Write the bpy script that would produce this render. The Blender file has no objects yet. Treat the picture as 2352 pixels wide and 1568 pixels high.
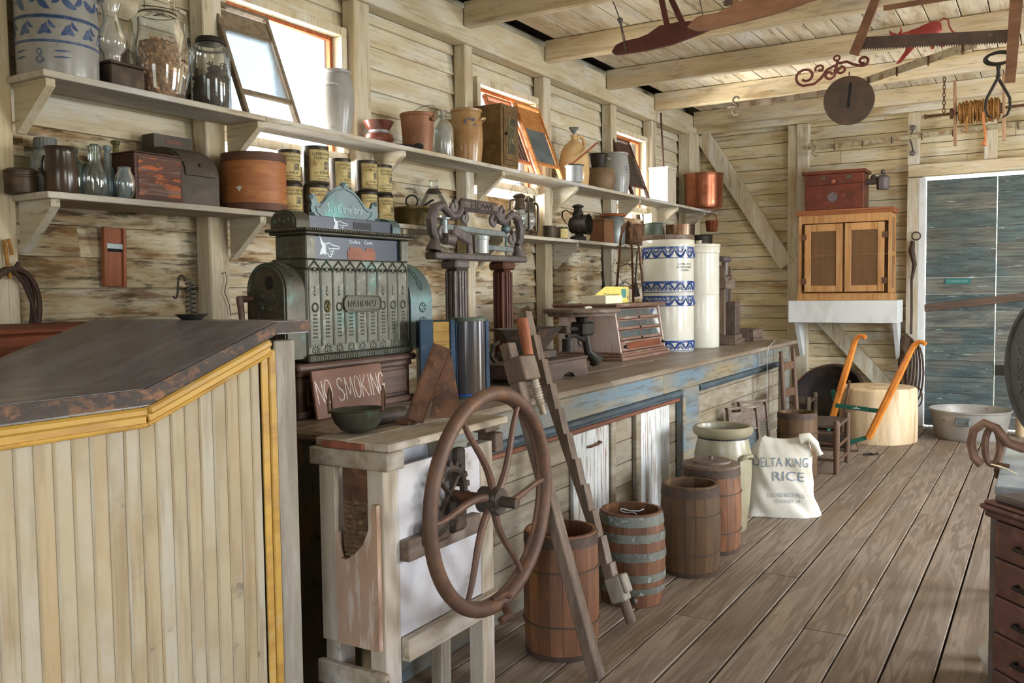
import bpy, math, random
from mathutils import Vector, Matrix
import bmesh
SC = bpy.context.scene
COL = SC.collection
PI = math.pi
RND = random.Random(11)


# ------------------------------------------------------------------ helpers
def c8(r, g, b):
    f = lambda v: (v / 255 / 12.92) if v / 255 <= 0.04045 else ((v / 255 + 0.055) / 1.055) ** 2.4
    return (f(r), f(g), f(b))


def T(x=0, y=0, z=0):
    return Matrix.Translation((x, y, z))


def RX(a):
    return Matrix.Rotation(a, 4, 'X')


def RY(a):
    return Matrix.Rotation(a, 4, 'Y')


def RZ(a):
    return Matrix.Rotation(a, 4, 'Z')


def frame(a, b, up=(0, 0, 1)):
    """matrix whose local z runs from a to b, origin at a"""
    a, b = Vector(a), Vector(b)
    z = (b - a).normalized()
    u = Vector(up)
    if abs(z.dot(u)) > 0.98:
        u = Vector((0, 1, 0))
    x = u.cross(z).normalized()
    y = z.cross(x)
    m = Matrix((x, y, z)).transposed().to_4x4()
    m.translation = a
    return m


class MB:
    def __init__(s):
        s.V, s.F, s.A = [], [], []

    def add(s, vs, fs, M=None, var=None):
        n = len(s.V)
        if var is None:
            var = RND.random()
        s.V += [tuple(M @ Vector(v)) if M is not None else tuple(v) for v in vs]
        s.F += [tuple(n + i for i in f) for f in fs]
        s.A += [var] * len(fs)
        return s

    def box(s, lo, hi, b=0.0, M=None, var=None):
        lo, hi = [min(p, q) for p, q in zip(lo, hi)], [max(p, q) for p, q in zip(lo, hi)]
        sg = [(i, j, k) for i in (0, 1) for j in (0, 1) for k in (0, 1)]
        e = (lo, hi)
        b = min(b, min(h - l for l, h in zip(lo, hi)) * 0.45)
        if b <= 0:
            vs = [(e[i][0], e[j][1], e[k][2]) for i, j, k in sg]
            fs = [(0, 1, 3, 2), (4, 6, 7, 5), (0, 4, 5, 1), (2, 3, 7, 6), (0, 2, 6, 4), (1, 5, 7, 3)]
            return s.add(vs, fs, M, var)
        vs, ix = [], {}
        for c in sg:
            for k in range(3):
                p = []
                for a in range(3):
                    v = e[c[a]][a]
                    if a != k:
                        v += b if c[a] == 0 else -b
                    p.append(v)
                ix[c, k] = len(vs)
                vs.append(p)
        fs = []
        for k in range(3):
            o = [a for a in range(3) if a != k]
            for d in (0, 1):
                q = []
                for u, w in ((0, 0), (1, 0), (1, 1), (0, 1)):
                    c = [0, 0, 0]
                    c[k], c[o[0]], c[o[1]] = d, u, w
                    q.append(ix[tuple(c), k])
                fs.append(tuple(q))
        for a in range(3):
            o = [k for k in range(3) if k != a]
            for u in (0, 1):
                for w in (0, 1):
                    c1, c2 = [0, 0, 0], [0, 0, 0]
                    c1[o[0]] = c2[o[0]] = u
                    c1[o[1]] = c2[o[1]] = w
                    c2[a] = 1
                    c1, c2 = tuple(c1), tuple(c2)
                    fs.append((ix[c1, o[0]], ix[c2, o[0]], ix[c2, o[1]], ix[c1, o[1]]))
        for c in sg:
            fs.append((ix[c, 0], ix[c, 1], ix[c, 2]))
        return s.add(vs, fs, M, var)

    def bar(s, a, b, w, h, up=(0, 0, 1), bev=0.0, var=None, w2=None, h2=None):
        """rectangular bar from a to b, w across, h along `up`"""
        L = (Vector(b) - Vector(a)).length
        M = frame(a, b, up)
        if w2 is None:
            return s.box((-w / 2, -h / 2, 0), (w / 2, h / 2, L), bev, M, var)
        h2 = h if h2 is None else h2
        vs = [(-w / 2, -h / 2, 0), (w / 2, -h / 2, 0), (w / 2, h / 2, 0), (-w / 2, h / 2, 0),
              (-w2 / 2, -h2 / 2, L), (w2 / 2, -h2 / 2, L), (w2 / 2, h2 / 2, L), (-w2 / 2, h2 / 2, L)]
        return s.add(vs, [(0, 1, 2, 3), (4, 5, 6, 7), (0, 1, 5, 4), (1, 2, 6, 5), (2, 3, 7, 6), (3, 0, 4, 7)], M, var)

    def lathe(s, prof, n=28, M=None, var=None, sx=1.0, sy=1.0, jit=None):
        vs, fs, rows = [], [], []
        for k, (r, z) in enumerate(prof):
            if r < 1e-6:
                rows.append([len(vs)])
                vs.append((0, 0, z))
            else:
                rows.append(list(range(len(vs), len(vs) + n)))
                for i in range(n):
                    a = 2 * PI * i / n
                    q = r * (1 + (jit(a, z) if jit else 0))
                    vs.append((q * math.cos(a) * sx, q * math.sin(a) * sy, z))
        for p, q in zip(rows, rows[1:]):
            if len(p) == 1 and len(q) == 1:
                continue
            for i in range(n):
                j = (i + 1) % n
                if len(p) == 1:
                    fs.append((p[0], q[i], q[j]))
                elif len(q) == 1:
                    fs.append((p[i], p[j], q[0]))
                else:
                    fs.append((p[i], p[j], q[j], q[i]))
        return s.add(vs, fs, M, var)

    def cyl(s, a, b, r, n=16, r2=None, var=None):
        L = (Vector(b) - Vector(a)).length
        r2 = r if r2 is None else r2
        return s.lathe([(0, 0), (r, 0), (r2, L), (0, L)], n, frame(a, b), var)

    def tube(s, pts, r, n=8, closed=False, M=None, var=None, flat=1.0, up0=None):
        P = [Vector(p) for p in pts]
        m = len(P)
        rs = r if isinstance(r, (list, tuple)) else [r] * m
        tan = []
        for i in range(m):
            a = P[(i - 1) % m] if (closed or i > 0) else P[i]
            b = P[(i + 1) % m] if (closed or i < m - 1) else P[i]
            t = b - a
            tan.append(t.normalized() if t.length > 1e-9 else Vector((0, 0, 1)))
        u = Vector(up0) if up0 else (Vector((0, 0, 1)) if abs(tan[0].z) < 0.9 else Vector((1, 0, 0)))
        x = (u - tan[0] * u.dot(tan[0])).normalized()
        vs, fs = [], []
        for i in range(m):
            x = (x - tan[i] * x.dot(tan[i]))
            x = x.normalized() if x.length > 1e-6 else tan[i].orthogonal().normalized()
            y = tan[i].cross(x)
            for k in range(n):
                a = 2 * PI * k / n
                vs.append(P[i] + (x * math.cos(a) * flat + y * math.sin(a)) * rs[i])
        seg = m if closed else m - 1
        for i in range(seg):
            for k in range(n):
                k2 = (k + 1) % n
                j = (i + 1) % m
                fs.append((i * n + k, i * n + k2, j * n + k2, j * n + k))
        if not closed:
            fs.append(tuple(range(n)))
            fs.append(tuple(range((m - 1) * n, m * n)))
        return s.add(vs, fs, M, var)

    def prism(s, poly, z0, z1, M=None, var=None):
        n = len(poly)
        vs = [(x, y, z0) for x, y in poly] + [(x, y, z1) for x, y in poly]
        fs = [tuple(range(n)), tuple(range(n, 2 * n))] + [(i, (i + 1) % n, n + (i + 1) % n, n + i) for i in range(n)]
        return s.add(vs, fs, M, var)

    def sheet(s, f, nu, nv, M=None, var=None, thick=0.0):
        vs = [f(i / nu, j / nv) for j in range(nv + 1) for i in range(nu + 1)]
        fs = [(j * (nu + 1) + i, j * (nu + 1) + i + 1, (j + 1) * (nu + 1) + i + 1, (j + 1) * (nu + 1) + i) for j in range(nv) for i in range(nu)]
        return s.add(vs, fs, M, var)

    def ball(s, c, r, n=16, m=10, M=None, var=None):
        rx, ry, rz = r if isinstance(r, (tuple, list)) else (r, r, r)
        prof = [(math.sin(PI * k / m), -math.cos(PI * k / m)) for k in range(m + 1)]
        prof[0] = (0, -1)
        prof[-1] = (0, 1)
        M2 = T(*c) @ Matrix.Diagonal((rx, ry, rz, 1))
        return s.lathe(prof, n, (M @ M2) if M is not None else M2, var)

    def text(s, txt, size, fn=None, depth=0.002, M=None, align='CENTER', shear=0.0, squeeze=1.0, var=0.5):
        cu = bpy.data.curves.new('t', 'FONT')
        cu.body, cu.size, cu.extrude, cu.align_x, cu.shear = txt, size, depth / 2, align, shear
        cu.resolution_u = 2
        o = bpy.data.objects.new('t', cu)
        COL.objects.link(o)
        dg = bpy.context.evaluated_depsgraph_get()
        me = bpy.data.meshes.new_from_object(o.evaluated_get(dg))
        vs = [(v.co.x * squeeze, v.co.y, v.co.z + depth / 2) for v in me.vertices]
        if fn:
            vs = [fn(*v) for v in vs]
        s.add(vs, [tuple(p.vertices) for p in me.polygons], M, var)
        bpy.data.objects.remove(o)
        bpy.data.curves.remove(cu)
        bpy.data.meshes.remove(me)
        return s

    def build(s, name, mat, parent=None, smooth=35, loc=None, rot=None, recalc=True):
        me = bpy.data.meshes.new(name)
        me.from_pydata(s.V, [], s.F)
        if recalc:
            bm = bmesh.new()
            bm.from_mesh(me)
            bmesh.ops.recalc_face_normals(bm, faces=bm.faces)
            bm.to_mesh(me)
            bm.free()
        at = me.attributes.new('var', 'FLOAT', 'FACE')
        at.data.foreach_set('value', s.A)
        if smooth:
            me.polygons.foreach_set('use_smooth', [True] * len(me.polygons))
            me.set_sharp_from_angle(angle=math.radians(smooth))
        me.materials.append(M_[mat] if isinstance(mat, str) else mat)
        o = bpy.data.objects.new(name, me)
        COL.objects.link(o)
        if loc:
            o.location = loc
        if rot:
            o.rotation_euler = rot
        if parent:
            o.parent = parent
        return o


def thing(name, label, cat, loc=(0, 0, 0), rotz=0.0, group=None, rot=None):
    o = bpy.data.objects.new(name, None)
    COL.objects.link(o)
    o.empty_display_size = 0.05
    o.location = loc
    o.rotation_euler = rot if rot else (0, 0, rotz)
    o['label'] = label
    o['category'] = cat
    if group:
        o['group'] = group
    return o


def tag(o, label, cat, group=None):
    o['label'] = label
    o['category'] = cat
    if group:
        o['group'] = group
    return o


def struct(mb, name, mat, parent=None, smooth=30):
    o = mb.build(name, mat, parent, smooth)
    if not parent:
        o['kind'] = 'structure'
    return o


def dup(root, loc, rotz=0.0, label=None, rot=None, scale=None):
    r = root.copy()
    COL.objects.link(r)
    r.location = loc
    r.rotation_euler = rot if rot else (0, 0, rotz)
    if scale:
        r.scale = scale
    if label:
        r['label'] = label
    for ch in list(root.children):
        c = ch.copy()
        COL.objects.link(c)
        c.parent = r
        for g in ch.children:
            d = g.copy()
            COL.objects.link(d)
            d.parent = c
    return r


# ---------------------------------------------------------------- materials
M_ = {}


def mat(name, base, layers=(), rough=0.75, metal=0.0, bump=None, var=0.12, spec=0.35, coat=0.0, emit=None):
    m = bpy.data.materials.new(name)
    m.use_nodes = True
    nt = m.node_tree
    N, L = nt.nodes, nt.links
    bs = N['Principled BSDF']
    bs.inputs['Roughness'].default_value = rough
    bs.inputs['Metallic'].default_value = metal
    bs.inputs['Specular IOR Level'].default_value = spec
    bs.inputs['Coat Weight'].default_value = coat
    tc = N.new('ShaderNodeTexCoord')
    oi = N.new('ShaderNodeObjectInfo')
    at = N.new('ShaderNodeAttribute')
    at.attribute_name = 'var'
    m1 = N.new('ShaderNodeMath')
    m1.operation = 'MULTIPLY_ADD'
    m1.inputs[1].default_value = 23.7
    L.new(at.outputs['Fac'], m1.inputs[0])
    L.new(oi.outputs['Random'], m1.inputs[2])
    of = N.new('ShaderNodeVectorMath')
    of.operation = 'MULTIPLY_ADD'
    of.inputs[1].default_value = (1.0, 1.0, 1.0)
    cx = N.new('ShaderNodeCombineXYZ')
    for i in range(3):
        L.new(m1.outputs[0], cx.inputs[i])
    L.new(tc.outputs['Object'], of.inputs[0])
    L.new(cx.outputs[0], of.inputs[2])
    vec = of.outputs[0]
    col = N.new('ShaderNodeRGB')
    col.outputs[0].default_value = (*base, 1)
    cur = col.outputs[0]

    def noise(scale, detail=5.0, dist=0.0, v=vec):
        mp = N.new('ShaderNodeMapping')
        mp.inputs['Scale'].default_value = scale if isinstance(scale, (tuple, list)) else (scale,) * 3
        L.new(v, mp.inputs['Vector'])
        n = N.new('ShaderNodeTexNoise')
        n.inputs['Scale'].default_value = 1.0
        n.inputs['Detail'].default_value = detail
        n.inputs['Roughness'].default_value = 0.62
        n.inputs['Distortion'].default_value = dist
        L.new(mp.outputs[0], n.inputs['Vector'])
        return n.outputs[0]

    for ly in layers:
        cl, sc, thr, soft, amt = ly[:5]
        dist = ly[5] if len(ly) > 5 else 0.0
        f = noise(sc, 5.0, dist)
        if len(ly) > 6 and ly[6] == 'rings':
            mm = N.new('ShaderNodeMath')
            mm.operation = 'PINGPONG'
            ma = N.new('ShaderNodeMath')
            ma.operation = 'MULTIPLY'
            ma.inputs[1].default_value = ly[7]
            L.new(f, ma.inputs[0])
            L.new(ma.outputs[0], mm.inputs[0])
            mm.inputs[1].default_value = 1.0
            f = mm.outputs[0]
        mr = N.new('ShaderNodeMapRange')
        mr.interpolation_type = 'SMOOTHSTEP'
        mr.inputs['From Min'].default_value = thr - soft
        mr.inputs['From Max'].default_value = thr + soft
        mr.inputs['To Max'].default_value = amt
        L.new(f, mr.inputs['Value'])
        mx = N.new('ShaderNodeMix')
        mx.data_type = 'RGBA'
        L.new(mr.outputs[0], mx.inputs['Factor'])
        L.new(cur, mx.inputs['A'])
        mx.inputs['B'].default_value = (*cl, 1)
        cur = mx.outputs['Result']
    if var:
        mr = N.new('ShaderNodeMapRange')
        mr.inputs['To Min'].default_value = 1 - var
        mr.inputs['To Max'].default_value = 1 + var
        L.new(at.outputs['Fac'], mr.inputs['Value'])
        hs = N.new('ShaderNodeHueSaturation')
        L.new(mr.outputs[0], hs.inputs['Value'])
        L.new(cur, hs.inputs['Color'])
        cur = hs.outputs[0]
    L.new(cur, bs.inputs['Base Color'])
    if bump:
        bp = N.new('ShaderNodeBump')
        bp.inputs['Strength'].default_value = bump[1]
        bp.inputs['Distance'].default_value = bump[2] if len(bump) > 2 else 0.004
        L.new(noise(bump[0], 4.0), bp.inputs['Height'])
        L.new(bp.outputs[0], bs.inputs['Normal'])
    M_[name] = m
    return m


def glass(name, tint, milky=0.08, milk=(0.8, 0.8, 0.8), rough=0.05, base_refl=0.06):
    """thin-walled glass: see-through, fresnel shine, a film of dust"""
    m = bpy.data.materials.new(name)
    m.use_nodes = True
    nt = m.node_tree
    N, L = nt.nodes, nt.links
    N.remove(N['Principled BSDF'])
    out = N['Material Output']
    tr = N.new('ShaderNodeBsdfTransparent')
    tr.inputs[0].default_value = (*tint, 1)
    gl = N.new('ShaderNodeBsdfGlossy')
    gl.inputs['Roughness'].default_value = rough
    gl.inputs[0].default_value = (0.9, 0.95, 1, 1)
    df = N.new('ShaderNodeBsdfDiffuse')
    df.inputs[0].default_value = (*milk, 1)
    lw = N.new('ShaderNodeFresnel')
    lw.inputs[0].default_value = 1.5
    mr = N.new('ShaderNodeMath')
    mr.operation = 'MULTIPLY_ADD'
    mr.inputs[1].default_value = 0.8
    mr.inputs[2].default_value = base_refl
    mr.use_clamp = True
    L.new(lw.outputs[0], mr.inputs[0])
    a = N.new('ShaderNodeMixShader')
    a.inputs[0].default_value = milky
    L.new(tr.outputs[0], a.inputs[1])
    L.new(df.outputs[0], a.inputs[2])
    b = N.new('ShaderNodeMixShader')
    L.new(mr.outputs[0], b.inputs[0])
    L.new(a.outputs[0], b.inputs[1])
    L.new(gl.outputs[0], b.inputs[2])
    L.new(b.outputs[0], out.inputs[0])
    M_[name] = m


def grain(axis, f=55, s=1.6):
    v = [f, f, f]
    v['xyz'.index(axis)] = s
    return tuple(v)


def wood(name, base, dark, axis='y', f=55, s=1.6, amt=0.75, thr=0.52, soft=0.16, extra=(), rough=0.7, var=0.15, bump=0.25, spec=0.3, coat=0.0):
    mat(name, base, [(dark, grain(axis, f, s), thr, soft, amt)] + list(extra), rough, 0.0, (grain(axis, f * 1.5, s * 2), bump, 0.003), var, spec, coat)


# whitewashed boards
def whitewash(name, axis, base, brown=0.5, black=0.5, orange=0.5, var=0.1, thr=0.0):
    g = lambda f, s: grain(axis, f, s)
    mat(name, base, [
        (c8(188, 170, 132), g(9, 1.3), 0.5, 0.16, 0.6),
        (c8(164, 126, 76), g(10, 1.7), 0.58 - thr, 0.10, orange),
        (c8(222, 222, 218), g(7, 1.8), 0.58, 0.12, 0.55),
        (c8(112, 78, 44), g(13, 2.4), 0.62 - thr, 0.07, brown),
        (c8(58, 44, 32), g(34, 5.0), 0.64 - thr, 0.06, black),
        (c8(120, 98, 70), g(80, 2.6), 0.60, 0.10, 0.35),
        (c8(62, 46, 32), g(9, 9), 0.74, 0.03, 0.6),
    ], 0.85, 0, (g(60, 3), 0.45, 0.004), var, 0.2)


whitewash('siding', 'y', c8(214, 203, 176), 0.75, 0.75, 0.75, 0.10, 0.045)
whitewash('siding_clean', 'y', c8(214, 205, 182), 0.35, 0.3, 0.3, 0.10, -0.02)
whitewash('siding_back', 'x', c8(220, 204, 168), 0.5, 0.35, 0.6, 0.08, 0.0)
whitewash('ceil_boards', 'y', c8(226, 214, 192), 0.5, 0.3, 0.45, 0.10, 0.0)
whitewash('beam_x', 'x', c8(224, 206, 174), 0.4, 0.35, 0.45, 0.10, -0.01)
whitewash('beam_y', 'y', c8(212, 200, 174), 0.35, 0.3, 0.3, 0.10, -0.02)
whitewash('stud', 'z', c8(210, 200, 178), 0.4, 0.4, 0.35, 0.10, -0.01)
whitewash('shelfwood', 'y', c8(186, 184, 180), 0.35, 0.45, 0.15, 0.06, -0.02)
whitewash('bracketwood', 'x', c8(198, 192, 174), 0.45, 0.45, 0.2, 0.08, -0.01)
whitewash('greywood', 'z', c8(196, 190, 176), 0.3, 0.3, 0.1, 0.06, -0.03)
# floor: flat-sawn pine worn grey
mat('floorwood', c8(158, 142, 124), [
    (c8(98, 80, 64), (10, 0.8, 10), 0.5, 0.30, 0.62, 0.7, 'rings', 11.0),
    (c8(92, 74, 58), (70, 1.4, 70), 0.55, 0.10, 0.45),
    (c8(134, 122, 110), (3, 0.9, 3), 0.52, 0.2, 0.6),
    (c8(120, 96, 70), (2.2, 0.7, 2.2), 0.56, 0.14, 0.45),
    (c8(50, 38, 30), (14, 7, 14), 0.72, 0.04, 0.7),
], 0.58, 0, ((50, 1.5, 50), 0.3, 0.003), 0.09, 0.35)
mat('darkgap', c8(20, 16, 12), (), 0.95, var=0)
mat('roofdark', c8(60, 52, 44), [(c8(30, 24, 20), (4, 20, 4), 0.5, 0.2, 0.8)], 0.95)
wood('redframe', c8(176, 96, 54), c8(120, 58, 30), 'z', 40, 2)
LW, LR, LF, EXPO, WS = 190, (34, 230, 280), 26, -0.10, 4.2
mat('doorpaint', c8(126, 124, 114), [
    (c8(70, 98, 104), (1.2, 3, 1.6), 0.5, 0.14, 0.75),
    (c8(66, 58, 50), (3, 20, 50), 0.52, 0.1, 0.55),
    (c8(40, 62, 68), (2, 10, 12), 0.60, 0.08, 0.6),
    (c8(176, 190, 180), (6, 30, 34), 0.66, 0.04, 0.8),
    (c8(36, 30, 26), (5, 20, 60), 0.66, 0.05, 0.7)], 0.7, 0, ((4, 40, 50), 0.4, 0.003), 0.12)
mat('whitepaint_jamblight', c8(226, 228, 228), [(c8(196, 196, 190), (8, 8, 3), 0.55, 0.12, 0.5)], 0.5, 0, None, 0.03)
mat('earth', c8(150, 140, 105), [(c8(90, 110, 60), 0.7, 0.5, 0.1, 0.8)], 0.95)
glass('paneglass', (0.97, 0.98, 0.98), 0.03)
mat('redglaze', c8(104, 56, 44), [(c8(70, 38, 32), (6, 6, 9), 0.5, 0.15, 0.7)], 0.2, 0, None, 0.02, 0.5)
mat('tin_ochre', c8(120, 94, 58), [(c8(82, 62, 40), (8, 8, 8), 0.52, 0.15, 0.7), (c8(150, 120, 76), (22, 22, 22), 0.62, 0.06, 0.4)], 0.5, 0.1)
mat('picture_dark', c8(92, 86, 58), [(c8(48, 46, 38), (12, 14, 9), 0.5, 0.1, 0.9), (c8(150, 132, 84), (26, 30, 22), 0.6, 0.06, 0.8)], 0.6)
mat('brownpot', c8(132, 108, 82), [(c8(96, 76, 58), (5, 5, 5), 0.5, 0.2, 0.6)], 0.6)
mat('churnpaint', c8(206, 196, 178), [(c8(150, 132, 104), (10, 10, 3), 0.58, 0.1, 0.6)], 0.6)
mat('labelgrey', c8(150, 140, 110), [(c8(90, 86, 74), (40, 40, 40), 0.5, 0.1, 0.9)], 0.8, 0, None, 0)
mat('tin_brown2', c8(132, 92, 64), [(c8(100, 68, 46), (7, 7, 5), 0.52, 0.15, 0.7)], 0.55, 0.2)
mat('orangelid', c8(176, 96, 46), [(c8(120, 70, 40), (12, 12, 12), 0.5, 0.15, 0.7)], 0.6)
mat('greenpaint', c8(84, 96, 82), [(c8(60, 66, 58), (9, 9, 9), 0.5, 0.15, 0.7)], 0.55)
mat('copperdull', c8(150, 112, 84), [(c8(96, 88, 78), (3, 3, 4), 0.5, 0.12, 0.85)], 0.3, 0.75)
mat('wickerred', c8(140, 72, 44), [(c8(96, 50, 32), (40, 40, 40), 0.5, 0.15, 0.7)], 0.7)
mat('crestletter', c8(140, 158, 158), (), 0.4, 0.3, None, 0)
mat('rustpillar', c8(96, 58, 44), [(c8(70, 42, 34), (14, 14, 3), 0.5, 0.15, 0.7)], 0.6, 0.2)
glass('dustyglass2', (0.92, 0.92, 0.90), 0.10, (0.6, 0.58, 0.54), 0.1)
mat('rustbrick', c8(150, 88, 64), [(c8(100, 64, 50), (20, 20, 20), 0.5, 0.15, 0.7)], 0.7)
mat('toothrust', c8(150, 124, 92), [(c8(96, 66, 46), (30, 30, 30), 0.5, 0.15, 0.8)], 0.6, 0.2, None, 0.25)
mat('stoneware_floor', c8(150, 142, 116), [(c8(124, 112, 86), (4, 4, 4), 0.55, 0.15, 0.6), (c8(170, 164, 142), (9, 9, 9), 0.62, 0.1, 0.4)], 0.3, 0, None, 0.03, 0.5)
mat('sackcloth', c8(220, 215, 202), [(c8(196, 184, 158), (5, 5, 5), 0.56, 0.14, 0.6)], 0.9, 0, ((14, 14, 14), 0.35, 0.015), 0)
mat('fadedblue', c8(122, 134, 152), [(c8(196, 190, 176), (50, 50, 50), 0.58, 0.1, 0.8)], 0.9, 0, None, 0)
mat('zincpale', c8(170, 164, 148), [(c8(140, 132, 114), (6, 6, 6), 0.52, 0.15, 0.6)], 0.5, 0.3)
mat('chairwood', c8(104, 78, 58), [(c8(76, 56, 44), grain('z', 30, 3), 0.5, 0.15, 0.7), (c8(130, 104, 82), (9, 9, 4), 0.62, 0.1, 0.5)], 0.55, 0, None, 0.1)
mat('hide', c8(92, 78, 66), [(c8(66, 56, 48), (6, 6, 6), 0.5, 0.2, 0.7)], 0.65, 0, None, 0.04)
mat('chestwood', c8(164, 104, 68), [(c8(128, 76, 48), grain('x', 30, 3), 0.5, 0.15, 0.7)], 0.5, 0, None, 0.06)
mat('oldwood_x', c8(104, 84, 70), [(c8(72, 58, 50), grain('x', 30, 3), 0.5, 0.15, 0.7)], 0.7)
mat('tealsign', c8(44, 104, 104), [(c8(60, 130, 130), (5, 5, 5), 0.5, 0.2, 0.5)], 0.35)
mat('greenpale', c8(140, 180, 172), (), 0.6, 0, None, 0)
mat('galvtub', c8(172, 168, 160), [(c8(140, 132, 118), (4, 4, 4), 0.54, 0.15, 0.6), (c8(110, 84, 60), (10, 10, 14), 0.68, 0.06, 0.7)], 0.45, 0.3, None, 0.03)
mat('kettleiron', c8(66, 58, 54), [(c8(96, 70, 54), (4, 4, 4), 0.58, 0.12, 0.7), (c8(48, 44, 44), (9, 9, 9), 0.52, 0.14, 0.6)], 0.5, 0.3, None, 0.03)
mat('railgrey', c8(128, 116, 102), [(c8(96, 76, 60), (12, 12, 12), 0.52, 0.14, 0.75)], 0.65, 0.1)
mat('railpale', c8(172, 160, 132), [(c8(128, 92, 62), (16, 16, 16), 0.54, 0.1, 0.8), (c8(190, 190, 176), (24, 24, 24), 0.6, 0.08, 0.6)], 0.65)
mat('discbrown', c8(92, 78, 66), [(c8(116, 86, 72), (6, 6, 6), 0.54, 0.14, 0.6), (c8(70, 62, 54), (14, 14, 14), 0.55, 0.12, 0.6)], 0.5, 0.3)
mat('redironmat', c8(132, 74, 66), [(c8(96, 56, 50), (20, 20, 20), 0.5, 0.15, 0.7)], 0.55, 0.1)
mat('bullred', c8(160, 72, 66), [(c8(140, 46, 44), (14, 14, 14), 0.5, 0.15, 0.6), (c8(200, 130, 120), (26, 26, 26), 0.66, 0.05, 0.6)], 0.45, 0.05)
mat('flangewood', c8(176, 140, 110), [(c8(140, 104, 78), grain('z', 30, 3), 0.5, 0.15, 0.6)], 0.6)
mat('ropeorange', c8(206, 136, 84), [(c8(170, 100, 60), (40, 40, 40), 0.5, 0.15, 0.6)], 0.85)
mat('benchpaint', c8(178, 184, 182), [(c8(130, 142, 150), (5, 1.6, 5), 0.5, 0.14, 0.75), (c8(150, 128, 100), (14, 3, 14), 0.62, 0.06, 0.7)], 0.6, 0, ((50, 4, 50), 0.25, 0.002), 0.1)
mat('benchpaint2', c8(140, 144, 140), [(c8(110, 100, 86), (8, 8, 3), 0.54, 0.12, 0.7)], 0.65)
mat('wheeliron', c8(86, 86, 84), [(c8(66, 64, 62), (9, 9, 9), 0.5, 0.15, 0.7), (c8(108, 104, 98), (26, 26, 26), 0.62, 0.08, 0.5)], 0.55, 0.3, ((60, 60, 60), 0.25, 0.002), 0.03)
mat('ruststeel', c8(146, 112, 92), [(c8(112, 82, 66), (12, 12, 12), 0.5, 0.15, 0.7)], 0.55, 0.2, ((60, 60, 60), 0.3, 0.002), 0.03)
mat('strawpale', c8(206, 190, 146), (), 0.9)
mat('boardframe', c8(132, 116, 96), [(c8(98, 82, 64), (30, 30, 2), 0.52, 0.14, 0.7)], 0.65)
# ------------------------------------------------------------------- room
XL, YB, XR, YF = -3.63, 10.10, 3.1, -2.6
mb = MB()
r = random.Random(3)
# floor boards along y
edges = [-3.75 + 0.178 * k for k in range(0, 40)]
off = -0.34 - min(edges, key=lambda e: abs(e + 0.34))
edges = [e + off for e in edges]
for a, b in zip(edges, edges[1:]):
    g = r.choice((0.003, 0.005, 0.007, 0.010))
    y = YF + r.uniform(-2, 0)
    while y < YB + 0.1:
        y2 = min(y + r.uniform(3.4, 5.6), YB + 0.12)
        dz = r.uniform(-0.003, 0.0)
        mb.box((a + g * 0.5, y + 0.0006, -0.03), (b - g * 0.5, y2 - 0.0006, dz), 0.003)
        y = y2
fl = struct(mb, 'floor', 'floorwood')
mb = MB()
mb.box((XL - 0.3, YF - 0.3, -0.12), (XR + 0.3, YB + 0.3, -0.05))
mb.build('subfloor', 'darkgap', fl)

WIN = [(3.20, 4.06, 2.27, 2.95), (5.55, 6.37, 2.27, 2.95), (7.90, 8.66, 2.27, 2.95)]


def siding_left(z0, z1, m):
    mb = MB()
    z = z0
    while z < z1 - 0.01:
        zt = z + 0.140
        cuts = []
        for a, b, lo, hi in WIN:
            if zt > lo and z < hi:
                cuts.append((a - 0.03, b + 0.03, max(z, lo), min(zt, hi)))
        y = YF - 0.1
        for a, b, lo, hi in cuts + [(YB + 0.15, 0, 0, 0)]:
            # split the run into boards
            while y < a - 0.001:
                y2 = min(a, y + r.uniform(2.2, 4.2))
                if a - y2 < 0.5:
                    y2 = a
                dx = r.uniform(-0.003, 0.003)
                xb, xt = XL + dx, XL - 0.024 + dx
                vs = [(xb, y, z), (xb, y2 - 0.001, z), (xt, y2 - 0.001, zt), (xt, y, zt),
                      (xb - 0.02, y, z), (xb - 0.02, y2 - 0.001, z), (xt - 0.02, y2 - 0.001, zt), (xt - 0.02, y, zt)]
                mb.add(vs, [(0, 1, 2, 3), (4, 7, 6, 5), (0, 4, 5, 1), (3, 2, 6, 7), (0, 3, 7, 4), (1, 5, 6, 2)])
                y = y2
            y = b
        z += 0.135
    return mb


wl = struct(siding_left(2.16, 3.5, 0), 'wall_left', 'siding_clean')
siding_left(0.0, 2.16, 0).build('lower_siding', 'siding', wl)
mb = MB()
mb.box((XL - 0.13, YF - 0.2, -0.1), (XL - 0.08, YB + 0.2, 2.12))
mb.box((XL - 0.13, YF - 0.2, 3.02), (XL - 0.08, YB + 0.2, 3.7))
for a, b in ((YF - 0.2, 3.15), (4.11, 5.5), (6.42, 7.85), (8.71, YB + 0.2)):
    mb.box((XL - 0.13, a, 2.12), (XL - 0.08, b, 3.02))
mb.build('sheathing', 'roofdark', wl)

# studs
for y0, y1, z0 in ((0.86, 0.98, 0), (1.94, 2.06, 0), (3.01, 3.13, 0), (4.12, 4.26, 0), (5.28, 5.38, 0), (6.42, 6.54, 0), (7.71, 7.84, 0), (8.70, 8.83, 0)):
    mb = MB()
    mb.box((XL + 0.004, y0, z0), (-3.53, y1, 3.17), 0.006)
    struct(mb, 'wall_stud', 'stud')
mb = MB()
mb.box((XL + 0.004, 9.72, 0), (-3.49, YB - 0.02, 3.21), 0.006)
struct(mb, 'corner_post', 'stud')['kind'] = 'structure'
mb = MB()
for a, b in ((YF, 3.4), (3.402, 7.1), (7.102, YB)):
    mb.box((XL + 0.002, a, 3.17), (-3.505, b, 3.40), 0.008)
struct(mb, 'trim_1', 'beam_y')

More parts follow.
